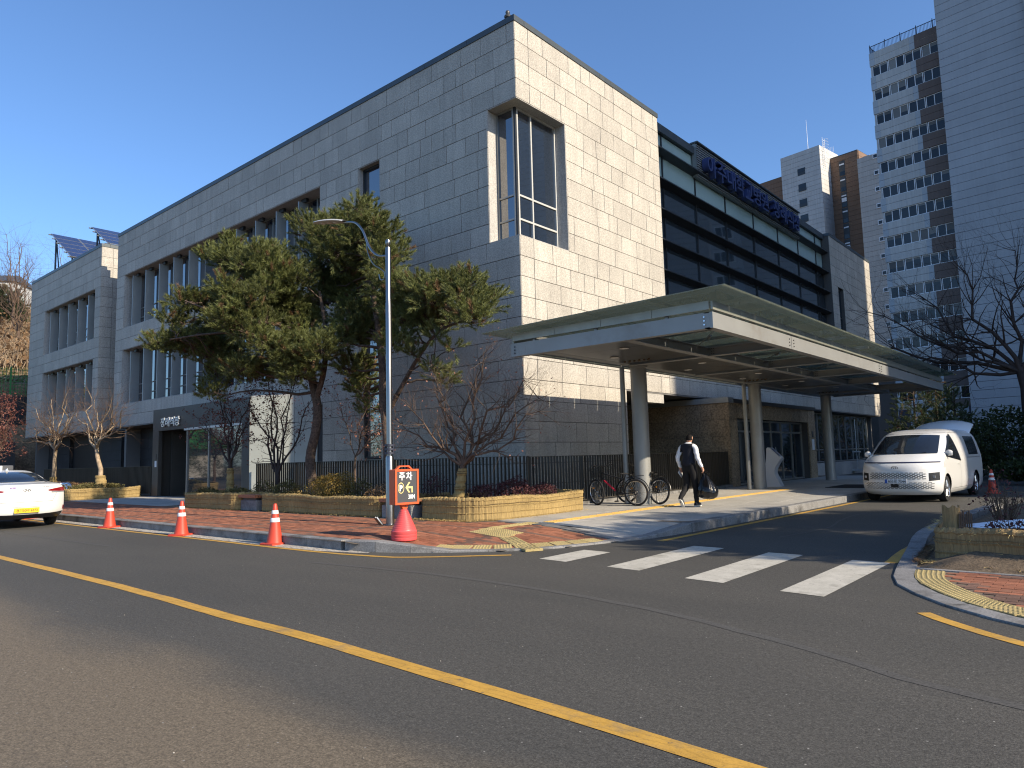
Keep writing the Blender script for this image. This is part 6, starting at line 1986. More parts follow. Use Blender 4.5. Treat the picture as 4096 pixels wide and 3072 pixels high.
# raised tailgate
mb = MB(); P = []; P2 = []
for i in range(13):
    u = i/12; y = -2.10-1.02*u; z = 1.955+.30*u+.05*math.sin(PI*u)
    wv = .80*(1-.30*max(0, (u-.62)/.38)**2.4); dr = .16*(1-.35*u)
    qs_ = [math.sin(PI/2*(k-10)/10) for k in range(21)]
    P.append([(wv*q, y, z+.03-dr*abs(q)**3.2) for q in qs_])
    P2.append([(wv*q*.98, y, z-.03-dr*abs(q)**3.2) for q in qs_])
mb.grid(P); mb.grid([list(reversed(r)) for r in P2])
for E_ in ([(p, q) for p, q in zip(P[-1], P2[-1])], [(p, q) for p, q in zip(P[0], P2[0])]): mb.grid([list(x) for x in E_])
for k in (0, -1): mb.grid([[P[i][k], P2[i][k]] for i in range(13)])
tg = mb.build('tailgate', M['car_white'], van, True, 40, mw=False)
mb = MB(); mb.box((-.55,-2.75,2.02),(.55,-2.45,2.05)); mb.build('tailgate_lining', M['car_black'], tg, mw=False)
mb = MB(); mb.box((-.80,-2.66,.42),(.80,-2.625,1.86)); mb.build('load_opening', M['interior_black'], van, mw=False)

# ---- white taxi
taxi = empty('taxi', (-23.42,5.74,.004), PI/2, 'white taxi saloon with a yellow number plate cut by the left edge', 'taxi')
T_ = Shell({'lr': [(.24,-2.28),(.34,-2.38),(.50,-2.43),(.70,-2.43),(.90,-2.40),(1.03,-2.36),(1.085,-2.31),(1.10,-2.18),(1.11,-2.0),(1.12,-1.80),(1.135,-1.66),(1.27,-1.26),(1.38,-.86),(1.43,-.58),(1.46,-.30),(1.475,.05)],
            'lf': [(.24,2.3),(.4,2.40),(.6,2.42),(.75,2.34),(.86,2.05),(.95,1.5),(1.0,1.05),(1.08,.88),(1.25,.55),(1.4,.28),(1.475,.12)],
            'w': [(.24,.85),(.34,.905),(.6,.93),(.90,.925),(1.02,.90),(1.08,.865),(1.11,.83),(1.135,.795),(1.26,.71),(1.37,.625),(1.43,.55),(1.46,.44),(1.475,.2)],
            'cr': [(.24,.34),(.6,.38),(1.0,.36),(1.11,.40),(1.2,.34),(1.475,.2)], 'cf': [(.24,.5),(.8,.6),(1.475,.3)]})
zs = [.24,.27,.31,.36,.42,.5,.58,.66,.74,.82,.88,.93,.97,1.0,1.03,1.05,1.07,1.085,1.092,1.098,1.104,1.110,1.116,1.122,1.13,1.14,1.16,1.19,1.23,1.27,1.31,1.35,1.38,1.405,1.425,1.44,1.452,1.462,1.47,1.475]
tb = T_.body(zs).build('body', M['car_white'], taxi, True, 32, mw=False)
cut_arches(tb, (1.42,-1.40), .325, .93)
T_.patch('rear', -.93, .93, 1.145, lambda u: 1.405-.035*abs(2*u-1)**2, 24, 10, .007).build('rear_window', M['car_glass'], taxi, True, mw=False)
T_.patch('rear', -.97, .97, .245, lambda u: .355+.03*abs(2*u-1)**3, 24, 3, .008).build('lower_bumper', M['car_black'], taxi, True, mw=False)
for sg in (-1, 1):
    T_.patch('rear', lambda t: sg*(.54-.04*t), sg*1.0, lambda u: .912-.025*u, lambda u: .935+.065*u**.7, 16, 3, .009).build('tail_light', M['lamp_red'], taxi, True, mw=False)
    T_.patch('rear', sg*.60, sg*1.0, lambda u: .865-.0*u, lambda u: .910-.022*u, 12, 2, .008).build('reversing_light', M['lamp_clear'], taxi, True, mw=False)
    T_.patch('side', -2.03, -1.72, lambda u: .87, lambda u: 1.0-.04*u, 8, 3, .009, sg).build('tail_light', M['lamp_red'], taxi, True, mw=False)
    T_.patch('rear', sg*.955, sg*.99, .43, .53, 2, 4, .008).build('reflector', M['lamp_red'], taxi, True, mw=False)
    T_.patch('side', lambda t: -1.45+.75*t, lambda t: .85-.55*t, 1.13, 1.38, 14, 6, .006, sg).build('side_window', M['car_glass'], taxi, True, mw=False)
    for y in (1.42, -1.40): wheel(taxi, sg*.82, y, .325, .21, sg)
    mb = MB(); mb.bbox((sg*.92-.10,.62,.98),(sg*.92+.10,.78,1.10), .03); mb.build('mirror', M['car_white'], taxi, True, mw=False)
gp = MB()
T_.patch('rear', -.62, .62, .655, .661, 20, 1, .003, 1, gp)
for sg in (-1, 1):
    T_.patch('rear', lambda t: sg*(.62+.12*t), lambda t: sg*(.627+.12*t), .658, .86, 1, 6, .003, 1, gp); T_.patch('side', -.72, -.714, .33, 1.08, 1, 10, .003, sg, gp)
T_.patch('rear', -.36, .36, .535, .541, 14, 1, .004, 1, gp)
gp.build('panel_gap', M['car_black'], taxi, mw=False)
yr = T_.g('lr', .54)
MB().box((-.27,yr-.020,.395),(.27,yr-.004,.515)).build('number_plate', M['plate_yellow'], taxi, mw=False)
car_text(taxi, '경기30바 6373', 0, yr-.0215, .418, .46, .074, 0, M['ink'], .001)
logo(taxi, (0,0,.945), .085, .042, T_.g('lr', .945)-.012, M['bolt'])
for i, ch in enumerate('SONATA'): car_text(taxi, ch, -.275+i*.11, T_.rear(.3*(i-2.5)/2.5, .83).y-.006, .825, .026, .016, 0, M['bolt'])
car_text(taxi, 'T 225 3636', .40, T_.rear(.43, 1.03).y-.008, 1.015, .22, .026, 0, M['ink'])
MB().box((-.36,T_.rear(.3,1.01).y-.012,.985),(-.12,T_.rear(.3,1.01).y-.006,1.04)).build('sticker', M['plate_white'], taxi, mw=False)
MB().box((-.356,T_.rear(.3,1.01).y-.0135,.989),(-.24,T_.rear(.3,1.01).y-.0125,1.036)).build('sticker_field', M['violet'], taxi, mw=False)
car_text(taxi, '개인', -.298, T_.rear(.3,1.01).y-.0145, .997, .09, .033, 0, M['paint_white'])
mb = MB(); mb.bbox((-.34,.12,1.46),(.34,.30,1.60), .02); rs = mb.build('roof_sign', M['sign_face'], taxi, mw=False)
MB().box((-.02,.112,1.475),(.07,.119,1.585)).build('roof_sign_label', M['paint_white'], rs, mw=False)
mb = MB(); mb.add([(-.035,-.62,1.435),(.035,-.62,1.435),(.02,-.44,1.46),(-.02,-.44,1.46),(0,-.66,1.52)], [(0,1,4),(1,2,4),(2,3,4),(3,0,4)]); mb.build('shark_fin', M['car_white'], taxi, mw=False)

# ---- bicycles
def bicycle(label, rear, head, wb, colour, steer=0.0, lean=0.0, basket=False):
    r = .335
    t = empty('bicycle', (rear[0], rear[1], .168), head, label, 'bicycle', 'bicycles parked by the railing')
    t.rotation_euler = (lean, 0, head)
    R0 = Vector((0,0,r)); F0 = Vector((wb,0,r))
    BB = Vector((wb*.42,0,.29)); ST_ = Vector((wb*.27,0,.66)); SD = Vector((wb*.235,0,.80)); HT = Vector((wb*.80,0,.86)); HB = Vector((wb*.845,0,.70))
    def whl(c, rot):
        ax = Vector((math.sin(rot), math.cos(rot), 0)) if rot else Vector((0,1,0))
        m = MB(); m.torus(c, ax, r-.022, .024, 40, 8); w_ = m.build('wheel', M['tyre'], t, True, mw=False)
        m = MB(); m.torus(c, ax, r-.052, .010, 40, 6); m.cyl(Vector(c)-ax*.05, Vector(c)+ax*.05, .022, n=10); m.build('rim', M['rim'], w_, True, mw=False)
        m = MB(); e = Vector((0,0,1)); s_ = ax.cross(e).normalized()
        for k in range(28):
            a = 2*PI*k/28; d = s_*math.cos(a)+e*math.sin(a); a2 = a+(.35 if k % 2 else -.35); d2 = s_*math.cos(a2)+e*math.sin(a2)
            m.cyl(Vector(c)+d2*.02+ax*(.03 if k % 4 < 2 else -.03), Vector(c)+d*(r-.055), .0022, n=4, cap=False)
        m.build('spokes', M['chrome'], w_, mw=False)
        m = MB(); q = Vector(c)+e*.10+s_*.12; m.box((q.x-.03,q.y-.008,q.z-.02),(q.x+.03,q.y+.008,q.z+.02)); m.build('reflector', M['reflector'], w_, mw=False)
    whl(R0, 0); whl(F0, steer)
    m = MB()
    m.tube([HB, HB.lerp(BB,.15)], .026, 10, 1); m.tube([HB.lerp(BB,.15), HB.lerp(BB,.8)], .026, 10, 0); m.tube([HB.lerp(BB,.8), BB], .026, 10, 1); m.tube([HT.lerp(HB,.25), ST_], .018, 10, 1); m.tube([BB, ST_, SD-Vector((0,0,.02))], .016, 10, 1)
    for sy in (-.05, .05):
        m.tube([BB+Vector((0,sy*.6,0)), R0+Vector((0,sy,0))], .011, 8, 1); m.tube([ST_+Vector((0,sy*.4,-.06)), R0+Vector((0,sy,0))], .010, 8, 1)
    m.tube([HT, HB], .024, 10, 1)
    m.build('frame', [M[colour], M['bike_black']], t, True, 40, mw=False)
    m = MB()
    for sy in (-.055, .055): m.tube([HB+Vector((0,sy*.7,0)), HB.lerp(F0,.45)+Vector((.01,sy,0)), F0+Vector((0,sy,0))], .014, 8)
    m.build('fork', M['bike_black'], t, True, mw=False)
    m = MB(); hb = HT+Vector((-.02,0,.12)); cs, sn = math.cos(-steer), math.sin(-steer)
    ps = [(.02,-.30,.05),(-.02,-.20,.06),(.03,-.08,.02),(.03,.08,.02),(-.02,.20,.06),(.02,.30,.05)]
    m.tube([HT, hb], .016, 8); m.tube([hb+Vector((x*cs-y*sn, x*sn+y*cs, z)) for x, y, z in ps], .013, 8)
    for s_ in (ps[0], ps[-1]):
        x, y, z = s_; y2 = y*.72
        m.tube([hb+Vector((x*cs-y*sn, x*sn+y*cs, z)), hb+Vector((x*cs-y2*sn, x*sn+y2*cs, z))], .019, 8)
        m.tube([hb+Vector((.02*cs-y2*sn, .02*sn+y2*cs, z)), hb+Vector((.10*cs-y*.9*sn, .10*sn+y*.9*cs, z-.04))], .006, 5)
    m.tube(smooth([hb+Vector((.03,-.1,.02)), hb+Vector((.14,-.05,.0)), HB+Vector((.08,0,.05)), HB], .06), .005, 5)
    m.build('handlebar', M['bike_black'], t, True, mw=False)
    m = MB(); P = []
    for i in range(9):
        u = i/8; w_ = .075*(1-u)**.7+.018; 
        P.append([SD+Vector((-.12+.27*u, w_*math.cos(2*PI*k/10), .018*math.sin(2*PI*k/10)+.01*math.sin(PI*u))) for k in range(11)])
    m.grid(P); m.build('saddle', M['bike_black'], t, True, 60, mw=False)
    m = MB(); m.torus(BB, (0,1,0), .085, .008, 24, 5); m.cyl(BB-Vector((0,.07,0)), BB+Vector((0,.07,0)), .02)
    m.tube([BB+Vector((0,.07,0)), BB+Vector((.03,.08,-.165))], .011, 6); m.tube([BB-Vector((0,.07,0)), BB+Vector((-.03,-.08,.165))], .011, 6)
    m.box((BB.x+.03-.045,.06,BB.z-.18),(BB.x+.03+.045,.15,BB.z-.155)); m.box((BB.x-.03-.045,-.15,BB.z+.155),(BB.x-.03+.045,-.06,BB.z+.18))
    m.torus(R0+Vector((0,.04,0)), (0,1,0), .045, .012, 16, 5); m.tube([BB+Vector((0,.045,.085)), R0+Vector((0,.045,.045))], .005, 4); m.tube([BB+Vector((0,.045,-.085)), R0+Vector((0,.045,-.045))], .005, 4)
    m.build('drivetrain', M['bike_black'], t, True, 40, mw=False)
    m = MB(); m.tube([R0+Vector((.06,.06,-.02)), Vector((-.05,.17,.01))], .008, 6); m.build('kickstand', M['bike_black'], t, mw=False)
    m = MB()
    for c in (R0, F0):
        if c is R0: m.tube([c+Vector((.37*math.cos(a),0,.37*math.sin(a))) for a in [math.radians(20+14*k) for k in range(12)]], .012, 6)
    m.tube([SD+Vector((-.02,0,-.10)), R0+Vector((-.10,0,.42)), R0+Vector((-.24,0,.42))], .009, 6); m.tube([SD+Vector((-.14,-.05,-.02)), SD+Vector((-.14,.05,-.02))], .02, 6)
    m.build('mudguard', M['bike_black'], t, True, mw=False)
    if basket:
        m = MB(); bc = HT+Vector((.20,0,-.02))
        for k in range(7):
            z = bc.z-.12+.24*k/6; s_ = .10+.03*k/6
            m.tube([(bc.x-s_,-s_*1.3,z),(bc.x+s_,-s_*1.3,z),(bc.x+s_,s_*1.3,z),(bc.x-s_,s_*1.3,z),(bc.x-s_,-s_*1.3,z)], .003, 4)
        for k in range(9):
            y = -.13+.26*k/8; m.tube([(bc.x+.10,y*.77,bc.z-.12),(bc.x+.13,y,bc.z+.12)], .003, 4); m.tube([(bc.x-.10,y*.77,bc.z-.12),(bc.x-.13,y,bc.z+.12)], .003, 4)
        m.build('basket', M['bike_black'], t, mw=False)
    return t
bicycle('black bicycle with a red frame tube, nearest the camera', (-9.50,15.78), math.radians(185), 1.13, 'bike_red', .45, -.06, True)
bicycle('black bicycle with a front basket behind the red one', (-9.22,16.42), math.radians(169), 1.12, 'bike_black', -.2, .05, True)

# ================================================================== the walking person
def person():
    J = {'pel': (0,0,.965,.150,.105), 'sp': (0,.0,1.13,.138,.098), 'ch': (0,.01,1.33,.158,.108), 'up': (0,.01,1.44,.120,.085), 'nk': (0,.035,1.52,.054,.056), 'hb': (.005,.055,1.585,.070,.078), 'hm': (.01,.06,1.655,.077,.092), 'ht': (.01,.052,1.728,.058,.070),
         'sR': (.185,.0,1.435,.062,.062), 'eR': (.262,-.045,1.165,.046,.046), 'wR': (.325,.03,.925,.029,.029), 'pR': (.340,.055,.865,.026,.040),
         'sL': (-.185,-.01,1.435,.062,.062), 'eL': (-.265,-.09,1.17,.046,.046), 'wL': (-.262,.02,.945,.029,.029), 'pL': (-.258,.045,.885,.026,.038),
         'hR': (.088,.0,.90,.098,.098), 'kR': (.100,.085,.50,.064,.064), 'aR': (.105,.085,.10,.044,.044), 'tR': (.112,.20,.055,.030,.022),
         'hL': (-.088,.0,.90,.098,.098), 'kL': (-.100,.02,.49,.064,.064), 'aL': (-.105,-.30,.215,.044,.044), 'tL': (-.108,-.265,.10,.028,.022)}
    bones = [('pel','sp'),('sp','ch'),('ch','up'),('up','nk'),('nk','hb'),('hb','hm'),('hm','ht'),('up','sR'),('sR','eR'),('eR','wR'),('wR','pR'),('up','sL'),('sL','eL'),('eL','wL'),('wL','pL'),('pel','hR'),('hR','kR'),('kR','aR'),('aR','tR'),('pel','hL'),('hL','kL'),('kL','aL'),('aL','tL')]
    def fingers(side, p, s):
        px_, py_, pz_ = J[p][:3]
        for i, (dy, L) in enumerate(((-.030,.062),(-.010,.074),(.010,.078),(.030,.070))):
            a = f'f{side}{i}a'; b = f'f{side}{i}b'; c = f'f{side}{i}c'
            J[a] = (px_+s*.006, py_+dy, pz_-.035, .0095, .0095); J[b] = (px_-s*.012, py_+dy+.006, pz_-.035-L*.45, .009, .009); J[c] = (px_-s*.045, py_+dy+.008, pz_-.030-L*.30, .008, .008)
            bones.extend([(p, a), (a, b), (b, c)])
        J[f'th{side}a'] = (px_-s*.022, py_+.040, pz_-.005, .011, .011); J[f'th{side}b'] = (px_-s*.048, py_+.040, pz_-.035, .0095, .0095)
        bones.extend([(p, f'th{side}a'), (f'th{side}a', f'th{side}b')])
    fingers('R', 'pR', 1); fingers('L', 'pL', -1)
    names = list(J); idx = {n: i for i, n in enumerate(names)}
    me = bpy.data.meshes.new('person')
    me.from_pydata([J[n][:3] for n in names], [(idx[a], idx[b]) for a, b in bones], [])
    ob = bpy.data.objects.new('person', me); COL.objects.link(ob)
    ob.modifiers.new('skin', 'SKIN')
    for n in names:
        sv = me.skin_vertices[0].data[idx[n]]
        sv.radius = J[n][3:5]; sv.use_root = (n == 'pel')
    sb = ob.modifiers.new('sub', 'SUBSURF'); sb.levels = 2; sb.render_levels = 2
    dg = bpy.context.evaluated_depsgraph_get()
    em = bpy.data.meshes.new_from_object(ob.evaluated_get(dg))
    ob.modifiers.clear(); ob.data = em
    em.materials.clear(); em.materials.append(M['skin']); em.materials.append(M['cloth_black']); em.materials.append(M['cloth_white']); em.materials.append(M['shoe_grey'])
    nv = len(em.vertices); co = np.empty(nv*3); em.vertices.foreach_get('co', co); co = co.reshape(-1, 3)
    nr = np.empty(nv*3); em.vertices.foreach_get('normal', nr); nr = nr.reshape(-1, 3)
    em.polygons.foreach_set('use_smooth', [True]*len(em.polygons))
    # which bone carries each vertex
    best = np.full(nv, 1e9); who = np.zeros(nv, int)
    for k, (a, b) in enumerate(bones):
        A = np.array(J[a][:3]); B = np.array(J[b][:3]); ra = (J[a][3]+J[b][3])/2
        t = np.clip(((co-A)@(B-A))/((B-A)@(B-A)), 0, 1)[:, None]; d = np.linalg.norm(co-(A+t*(B-A)), axis=1)-ra*.9
        m = d < best; best[m] = d[m]; who[m] = k
    bn = [a+'>'+b for a, b in bones]
    torso = {'pel>sp','sp>ch','ch>up','up>nk'}; arms = {'up>sR','sR>eR','eR>wR','up>sL','sL>eL','eL>wL'}; legs = {'pel>hR','hR>kR','kR>aR','pel>hL','hL>kL','kL>aL'}
    reg = np.array([('T' if bn[w] in torso else 'A' if bn[w] in arms else 'L' if bn[w] in legs else 'H' if bn[w] in ('hb>hm','hm>ht','nk>hb') else 'X') for w in who])
    ed = [tuple(p.vertices) for p in em.polygons]
    em.polygons.foreach_set('material_index', [3 if all(co[v][2] < .16 for v in f) or (co[f[0]][1] < -.2 and co[f[0]][2] < .26) else 1 if all(reg[v] in 'LT' and co[v][2] < 1.0 for v in f) else 2 if all(reg[v] in 'TA' and .95 < co[v][2] < 1.5 for v in f) else 0 for f in ed])
    def layer(name, keep, off, mtl, wr=.0, cuts=()):
        fs = [f for f in ed if all(keep[v] for v in f)]
        used = sorted({v for f in fs for v in f}); mp = {v: i for i, v in enumerate(used)}
        g = np.random.default_rng(4)
        wob = wr*np.sin(co[used][:, 2]*55+co[used][:, 0]*30)[:, None]
        V = co[used]+nr[used]*(off+wob)
        m2 = bpy.data.meshes.new(name); m2.from_pydata([tuple(v) for v in V], [], [tuple(mp[v] for v in f) for f in fs])
        if cuts:
            bm = bmesh.new(); bm.from_mesh(m2)
            for cc, cn in cuts: bmesh.ops.bisect_plane(bm, geom=bm.verts[:]+bm.edges[:]+bm.faces[:], plane_co=cc, plane_no=cn, clear_inner=True)
            bm.to_mesh(m2); bm.free()
        m2.materials.append(mtl); m2.polygons.foreach_set('use_smooth', [True]*len(m2.polygons)); m2.update()
        o = bpy.data.objects.new(name, m2); COL.objects.link(o); o.parent = ob
        sd = o.modifiers.new('thick', 'SOLIDIFY'); sd.thickness = .006; sd.offset = -1
        return o
    z = co[:, 2]; isT = reg == 'T'; isA = reg == 'A'; isL = reg == 'L'; isH = reg == 'H'
    layer('trousers', (isL | (isT & (z < 1.10))) & (z > .04), .014, M['cloth_black'], .003, [((0,0,1.06),(0,0,-1))])
    layer('shirt', (isA & (z > .93)) | (isT & (z > .99) & (z < 1.535)), .010, M['cloth_white'], .004)
    layer('vest', (isT | (isA & (np.abs(co[:, 0]) < .24) & (z > 1.30))) & (z > .90) & (z < 1.56), .024, M['cloth_navy'], .002, [((0,0,.972),(0,0,1)), ((0,0,1.512),(0,0,-1)), ((.178,0,1.3),(-1,0,-.12)), ((-.178,0,1.3),(1,0,-.12))])
    layer('hair', isH & (z > 1.56), .013, M['hair'], .003, [((0,.085,1.66),(0,-.85,.52)), ((0,0,1.592),(0,0,1))])
    # collar, ears, nose, eyes
    mb = MB(); mb.lathe([(.070,1.485),(.066,1.51),(.062,1.545),(.058,1.545),(.060,1.50)], (.0,.032,0), 18); mb.build('collar', M['cloth_white'], ob, True, mw=False)
    for sx in (-1, 1):
        mb = MB(); P = []
        for i in range(7):
            a = PI*i/6
            P.append([(.01+sx*(.080+.010*math.sin(2*PI*k/8)), .055+(.016*math.sin(a)+.004)*math.cos(2*PI*k/8), 1.645-.034*math.cos(a)+.004*math.sin(2*PI*k/8)) for k in range(9)])
        mb.grid(P); mb.build('ear', M['skin'], ob, True, 60, mw=False)
        mb = MB(); mb.lathe([(.001,-.008),(.008,-.004),(.009,0),(.008,.004),(.001,.008)], (.01+sx*.03,.148,1.668), 8); mb.build('eye', M['ink'], ob, True, mw=False)
    mb = MB(); mb.add([(.01-.012,.146,1.625),(.01+.012,.146,1.625),(.01,.168,1.628),(.01,.148,1.672)], [(0,1,2),(0,2,3),(1,3,2)]); mb.build('nose', M['skin'], ob, mw=False)
    mb = MB(); mb.box((-.012,.140,1.598),(.032,.146,1.604)); mb.build('mouth', M['lamp_red'], ob, mw=False)
    # shoes
    def shoe(ax, ay, az, pitch, sx):
        mb = MB(); P = []; so = MB(); Q = []
        cp_, sp_ = math.cos(pitch), math.sin(pitch)
        def tr(x, y, zz): return (ax+x, ay+y*cp_-zz*sp_, az+y*sp_+zz*cp_)
        for i in range(11):
            u = i/10; y = -.075+.285*u
            w = .040*(math.sin(PI*min(1, .18+.74*u))**.5)*(1.08 if .45 < u < .85 else 1); h = .085*(1-u)**.55+.030 if u > .25 else .085
            if u > .93: w *= .8
            P.append([tr(w*math.cos(PI*k/8), y, .028+h*math.sin(PI*k/8)) for k in range(9)])
            Q.append([tr(w*1.08*x, y, zz) for x, zz in ((1,.03),(1,.002),(.6,0),(-.6,0),(-1,.002),(-1,.03))])
        mb.grid(P); s1 = mb.build('shoe', M['shoe_grey'], ob, True, 60, mw=False)
        so.grid(Q); so.add([Q[0][k] for k in range(6)], [tuple(range(6))]); so.add([Q[-1][k] for k in range(6)], [tuple(range(6))]); so.build('sole', M['shoe_sole'], s1, mw=False)
    shoe(.105, .075, .0, 0.0, 1)
    shoe(-.105, -.300, .130, -.92, -1)
    ob.location = (-8.12, 15.98, .170); ob.rotation_euler = (0, 0, math.radians(-4))
    tag(ob, 'person in a white shirt, navy vest and black trousers walking away', 'person')
    return ob
pp = person()
W_ = Matrix.Translation(Vector((-8.12,15.98,.17)))@Matrix.Rotation(math.radians(-4), 4, 'Z')
# full bin bag hanging from the right hand
bg = empty('bin_bag', tuple(W_@Vector((.33,.06,.83))), math.radians(-4), 'full shiny black bin bag hanging from the right hand of the person', 'bag')
mb = MB(); P = []; rn = random.Random(8)
prof = [(.016,.015),(.020,-.01),(.045,-.05),(.085,-.12),(.130,-.20),(.180,-.29),(.222,-.38),(.240,-.46),(.236,-.53),(.200,-.59),(.120,-.63),(.02,-.645)]
for i, (r, zz) in enumerate(prof):
    row = []
    for k in range(40):
        a = 2*PI*k/40; u = i/11
        fold = 1+.16*(1-u)**1.2*math.sin(9*a+.6*i)+.05*math.sin(5*a+2*u)+.03*math.sin(13*a+i)
        row.append((r*fold*math.cos(a)+.10*min(1, u*1.6), r*.88*fold*math.sin(a)+.02*u, zz+.012*math.sin(4*a+i)))
    row.append(row[0]); P.append(row)
mb.grid(P); mb.build('sack', M['bag_black'], bg, True, 55, mw=False)
mb = MB(); mb.tube([(.0,0,.0),(.04,.0,.015),(.09,.01,-.02),(.15,.0,-.05),(.16,.02,-.065)], [.018,.020,.024,.020,.006], 8); mb.build('tied_ears', M['bag_black'], bg, True, mw=False)
fo = empty('folder', tuple(W_@Vector((-.275,.045,.845))), math.radians(-4), 'white papers in a black folder held in the left hand', 'folder')
c_ = Vector((-.01,0,-.045))
mb = MB(); mb.obox(c_, Vector((.010,.0,.006)), Vector((-.02,.085,.05)), Vector((-.03,-.045,.085))*.8); mb.build('cover', M['ink'], fo, mw=False)
mb = MB(); mb.obox(c_+Vector((.014,-.002,.006)), Vector((.003,.0,.002)), Vector((-.02,.080,.047)), Vector((-.03,-.042,.080))*.8); mb.build('papers', M['paint_white'], fo, mw=False)
# ================================================================== background
mat('blind', (.16,.165,.16), .7, piece=.4)
def boards(parent, u0, u1, v, z0, z1, h, mtl, th=.12, gap=.035, face='v', name='cladding_board'):
    """horizontal cladding boards: one object each, one shared mesh"""
    n = int((z1-z0)/h)
    me = None
    for k in range(n):
        z = z0+k*h
        if me is None:
            mb = MB()
            if face == 'v': mb.box((u0, v, 0), (u1, v+th, h-gap))
            else: mb.box((v-th, u0, 0), (v, u1, h-gap))
            me = mb.mesh(name, M[mtl])
        o = bpy.data.objects.new(name, me); COL.objects.link(o); o.parent = parent; o.location = (0, 0, z)
def apt_window(parent, me_f, me_p, u, v, z):
    f = bpy.data.objects.new('window', me_f); COL.objects.link(f); f.parent = parent; f.location = (u, v, z)
    for k in range(2):
        p = bpy.data.objects.new('pane', PRN.choice(PMES[:3]*4+PMES[3:])); COL.objects.link(p); p.parent = f; p.location = (.06+k*.755, .04, .06)
# ---- tower at the right
ta = empty('apartment_tower', (-18.35,84.3,0), math.radians(-8), 'tall shaded apartment tower with window rows and brown blocks at the right', 'building')
MB().box((.1,.35,0),(9,14,44.6)).build('core', M['groove'], ta, mw=False)
MB().box((7.9,-2.3,0),(80,14,58)).build('core', M['groove'], ta, mw=False)
WW, WH = 1.60, 1.24
mb = MB()
for a, b in (((0,0,0),(WW,.08,.06)),((0,0,WH-.06),(WW,.08,WH)),((0,0,.06),(.06,.08,WH-.06)),((WW-.06,0,.06),(WW,.08,WH-.06)),((WW/2-.035,0,.06),(WW/2+.035,.08,WH-.06))): mb.box(a, b)
FME = mb.mesh('window', M['frame_white'])
PMES = []
for bl_ in (0, .18, .3, .62, 1.0):
    mb = MB(); mb.add([(0,0,0),(.72,0,0),(.72,0,WH-.12),(0,0,WH-.12)], [(0,1,2,3)])
    if bl_: mb.box((.02,-.006,(WH-.13)*(1-bl_)),(.70,-.002,WH-.13), 1)
    PMES.append(mb.mesh('pane', [M['glass_flat'], M['blind']]))
PRN = random.Random(77)
for k in range(-4, 12):
    zb = 11.84+2.8*k
    if zb < .5: continue
    for u in (.22,1.90,3.58,5.26,6.94): apt_window(ta, FME, None, u, .12, zb)
    MB().box((.05,.10,zb-.0),(.20,.3,zb+WH)).build('end_pier', M['tower_white'], ta, mw=False)
    z0, z1 = zb+WH+.02, zb+2.8-.02
    zm = (z0+z1)/2
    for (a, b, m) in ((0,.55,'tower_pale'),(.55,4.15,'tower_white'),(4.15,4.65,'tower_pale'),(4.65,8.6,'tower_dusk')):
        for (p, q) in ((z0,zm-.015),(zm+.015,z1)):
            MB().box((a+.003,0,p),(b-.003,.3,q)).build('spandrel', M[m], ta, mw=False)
MB().box((0,.02,44.66),(8.6,.5,45.0)).build('parapet', M['tower_white'], ta, mw=False)
rl = MB()
for k in range(60): rl.box((.05+k*.135,.2,45.0),(.075+k*.135,.225,46.25))
for k in range(40): rl.box((.05,.2+k*.135,45.0),(.075,.225+k*.135,46.25))
rl.box((.05,.19,46.25),(8.2,.235,46.32)); rl.box((.04,.2,46.25),(.085,5.6,46.32))
for k in range(6): rl.box((.03+k*1.6,.18,45.0),(.09+k*1.6,.25,46.5))
tag(rl.build('roof_railing', M['plastic_navy'], ta, mw=False), kind='stuff')
boards(ta, 7.55, 15.0, -2.5, 1.0, 58, .82, 'tower_blue')
boards(ta, 15.0, 24.6, -3.0, 1.0, 58, .82, 'tower_blue')
boards(ta, 28.6, 52, -3.0, 1.0, 58, .82, 'tower_blue'); boards(ta, 52, 80, -3.4, 1.0, 58, .82, 'tower_blue')
boards(ta, 0.0, 13.8, 0.0, 1.0, 44.4, 1.4, 'tower_cream', .1, .03, 'u') if False else None
for k in range(0, 16):
    zb = 6.2+2.8*k
    by = MB(); by.add([(24.6,-3.0,zb-.9),(25.2,-3.9,zb-.9),(28.0,-3.9,zb-.9),(28.6,-3.0,zb-.9),(24.6,-3.0,zb+1.85),(25.2,-3.9,zb+1.85),(28.0,-3.9,zb+1.85),(28.6,-3.0,zb+1.85)], [(0,1,5,4),(1,2,6,5),(2,3,7,6),(4,5,6,7),(3,2,1,0)])
    bo = by.build('bay', M['tower_pale'], ta, mw=False)
    MB().box((25.5,-3.93,zb),(27.7,-3.90,zb+1.45)).build('bay_frame', M['frame_white'], bo, mw=False)
    for q in (25.6,26.65): MB().box((q,-3.95,zb+.08),(q+.95,-3.935,zb+1.37)).build('bay_pane', M['glass_flat'], bo, mw=False)
for k in range(7):
    MB().box((.2+k*1.1,-.3,1.0),(1.24+k*1.1,-.2,5.4)).build('base_panel', M['tower_pale' if k % 3 else 'plastic_navy'], ta, mw=False)
# ---- paler tower with vents, behind it
td = empty('apartment_tower', (-30.4,125.6,0), math.radians(-8), 'cream tower with a column of small vents, partly hidden by the shaded tower', 'building')
MB().box((.1,.14,0),(13,13,49.6)).build('core', M['groove'], td, mw=False)
boards(td, 0, 13, 0, 14, 49.7, .85, 'tower_cream')
for k in range(14):
    z = 12.4+2.8*k
    v_ = MB().box((2.55,-.12,z),(3.95,0,z+.78)).build('vent', M['frame_white'], td, mw=False)
    for q in (2.66,3.30): MB().box((q,-.13,z+.12),(q+.54,-.122,z+.66)).build('vent_pane', M['glass_flat'], v_, mw=False)
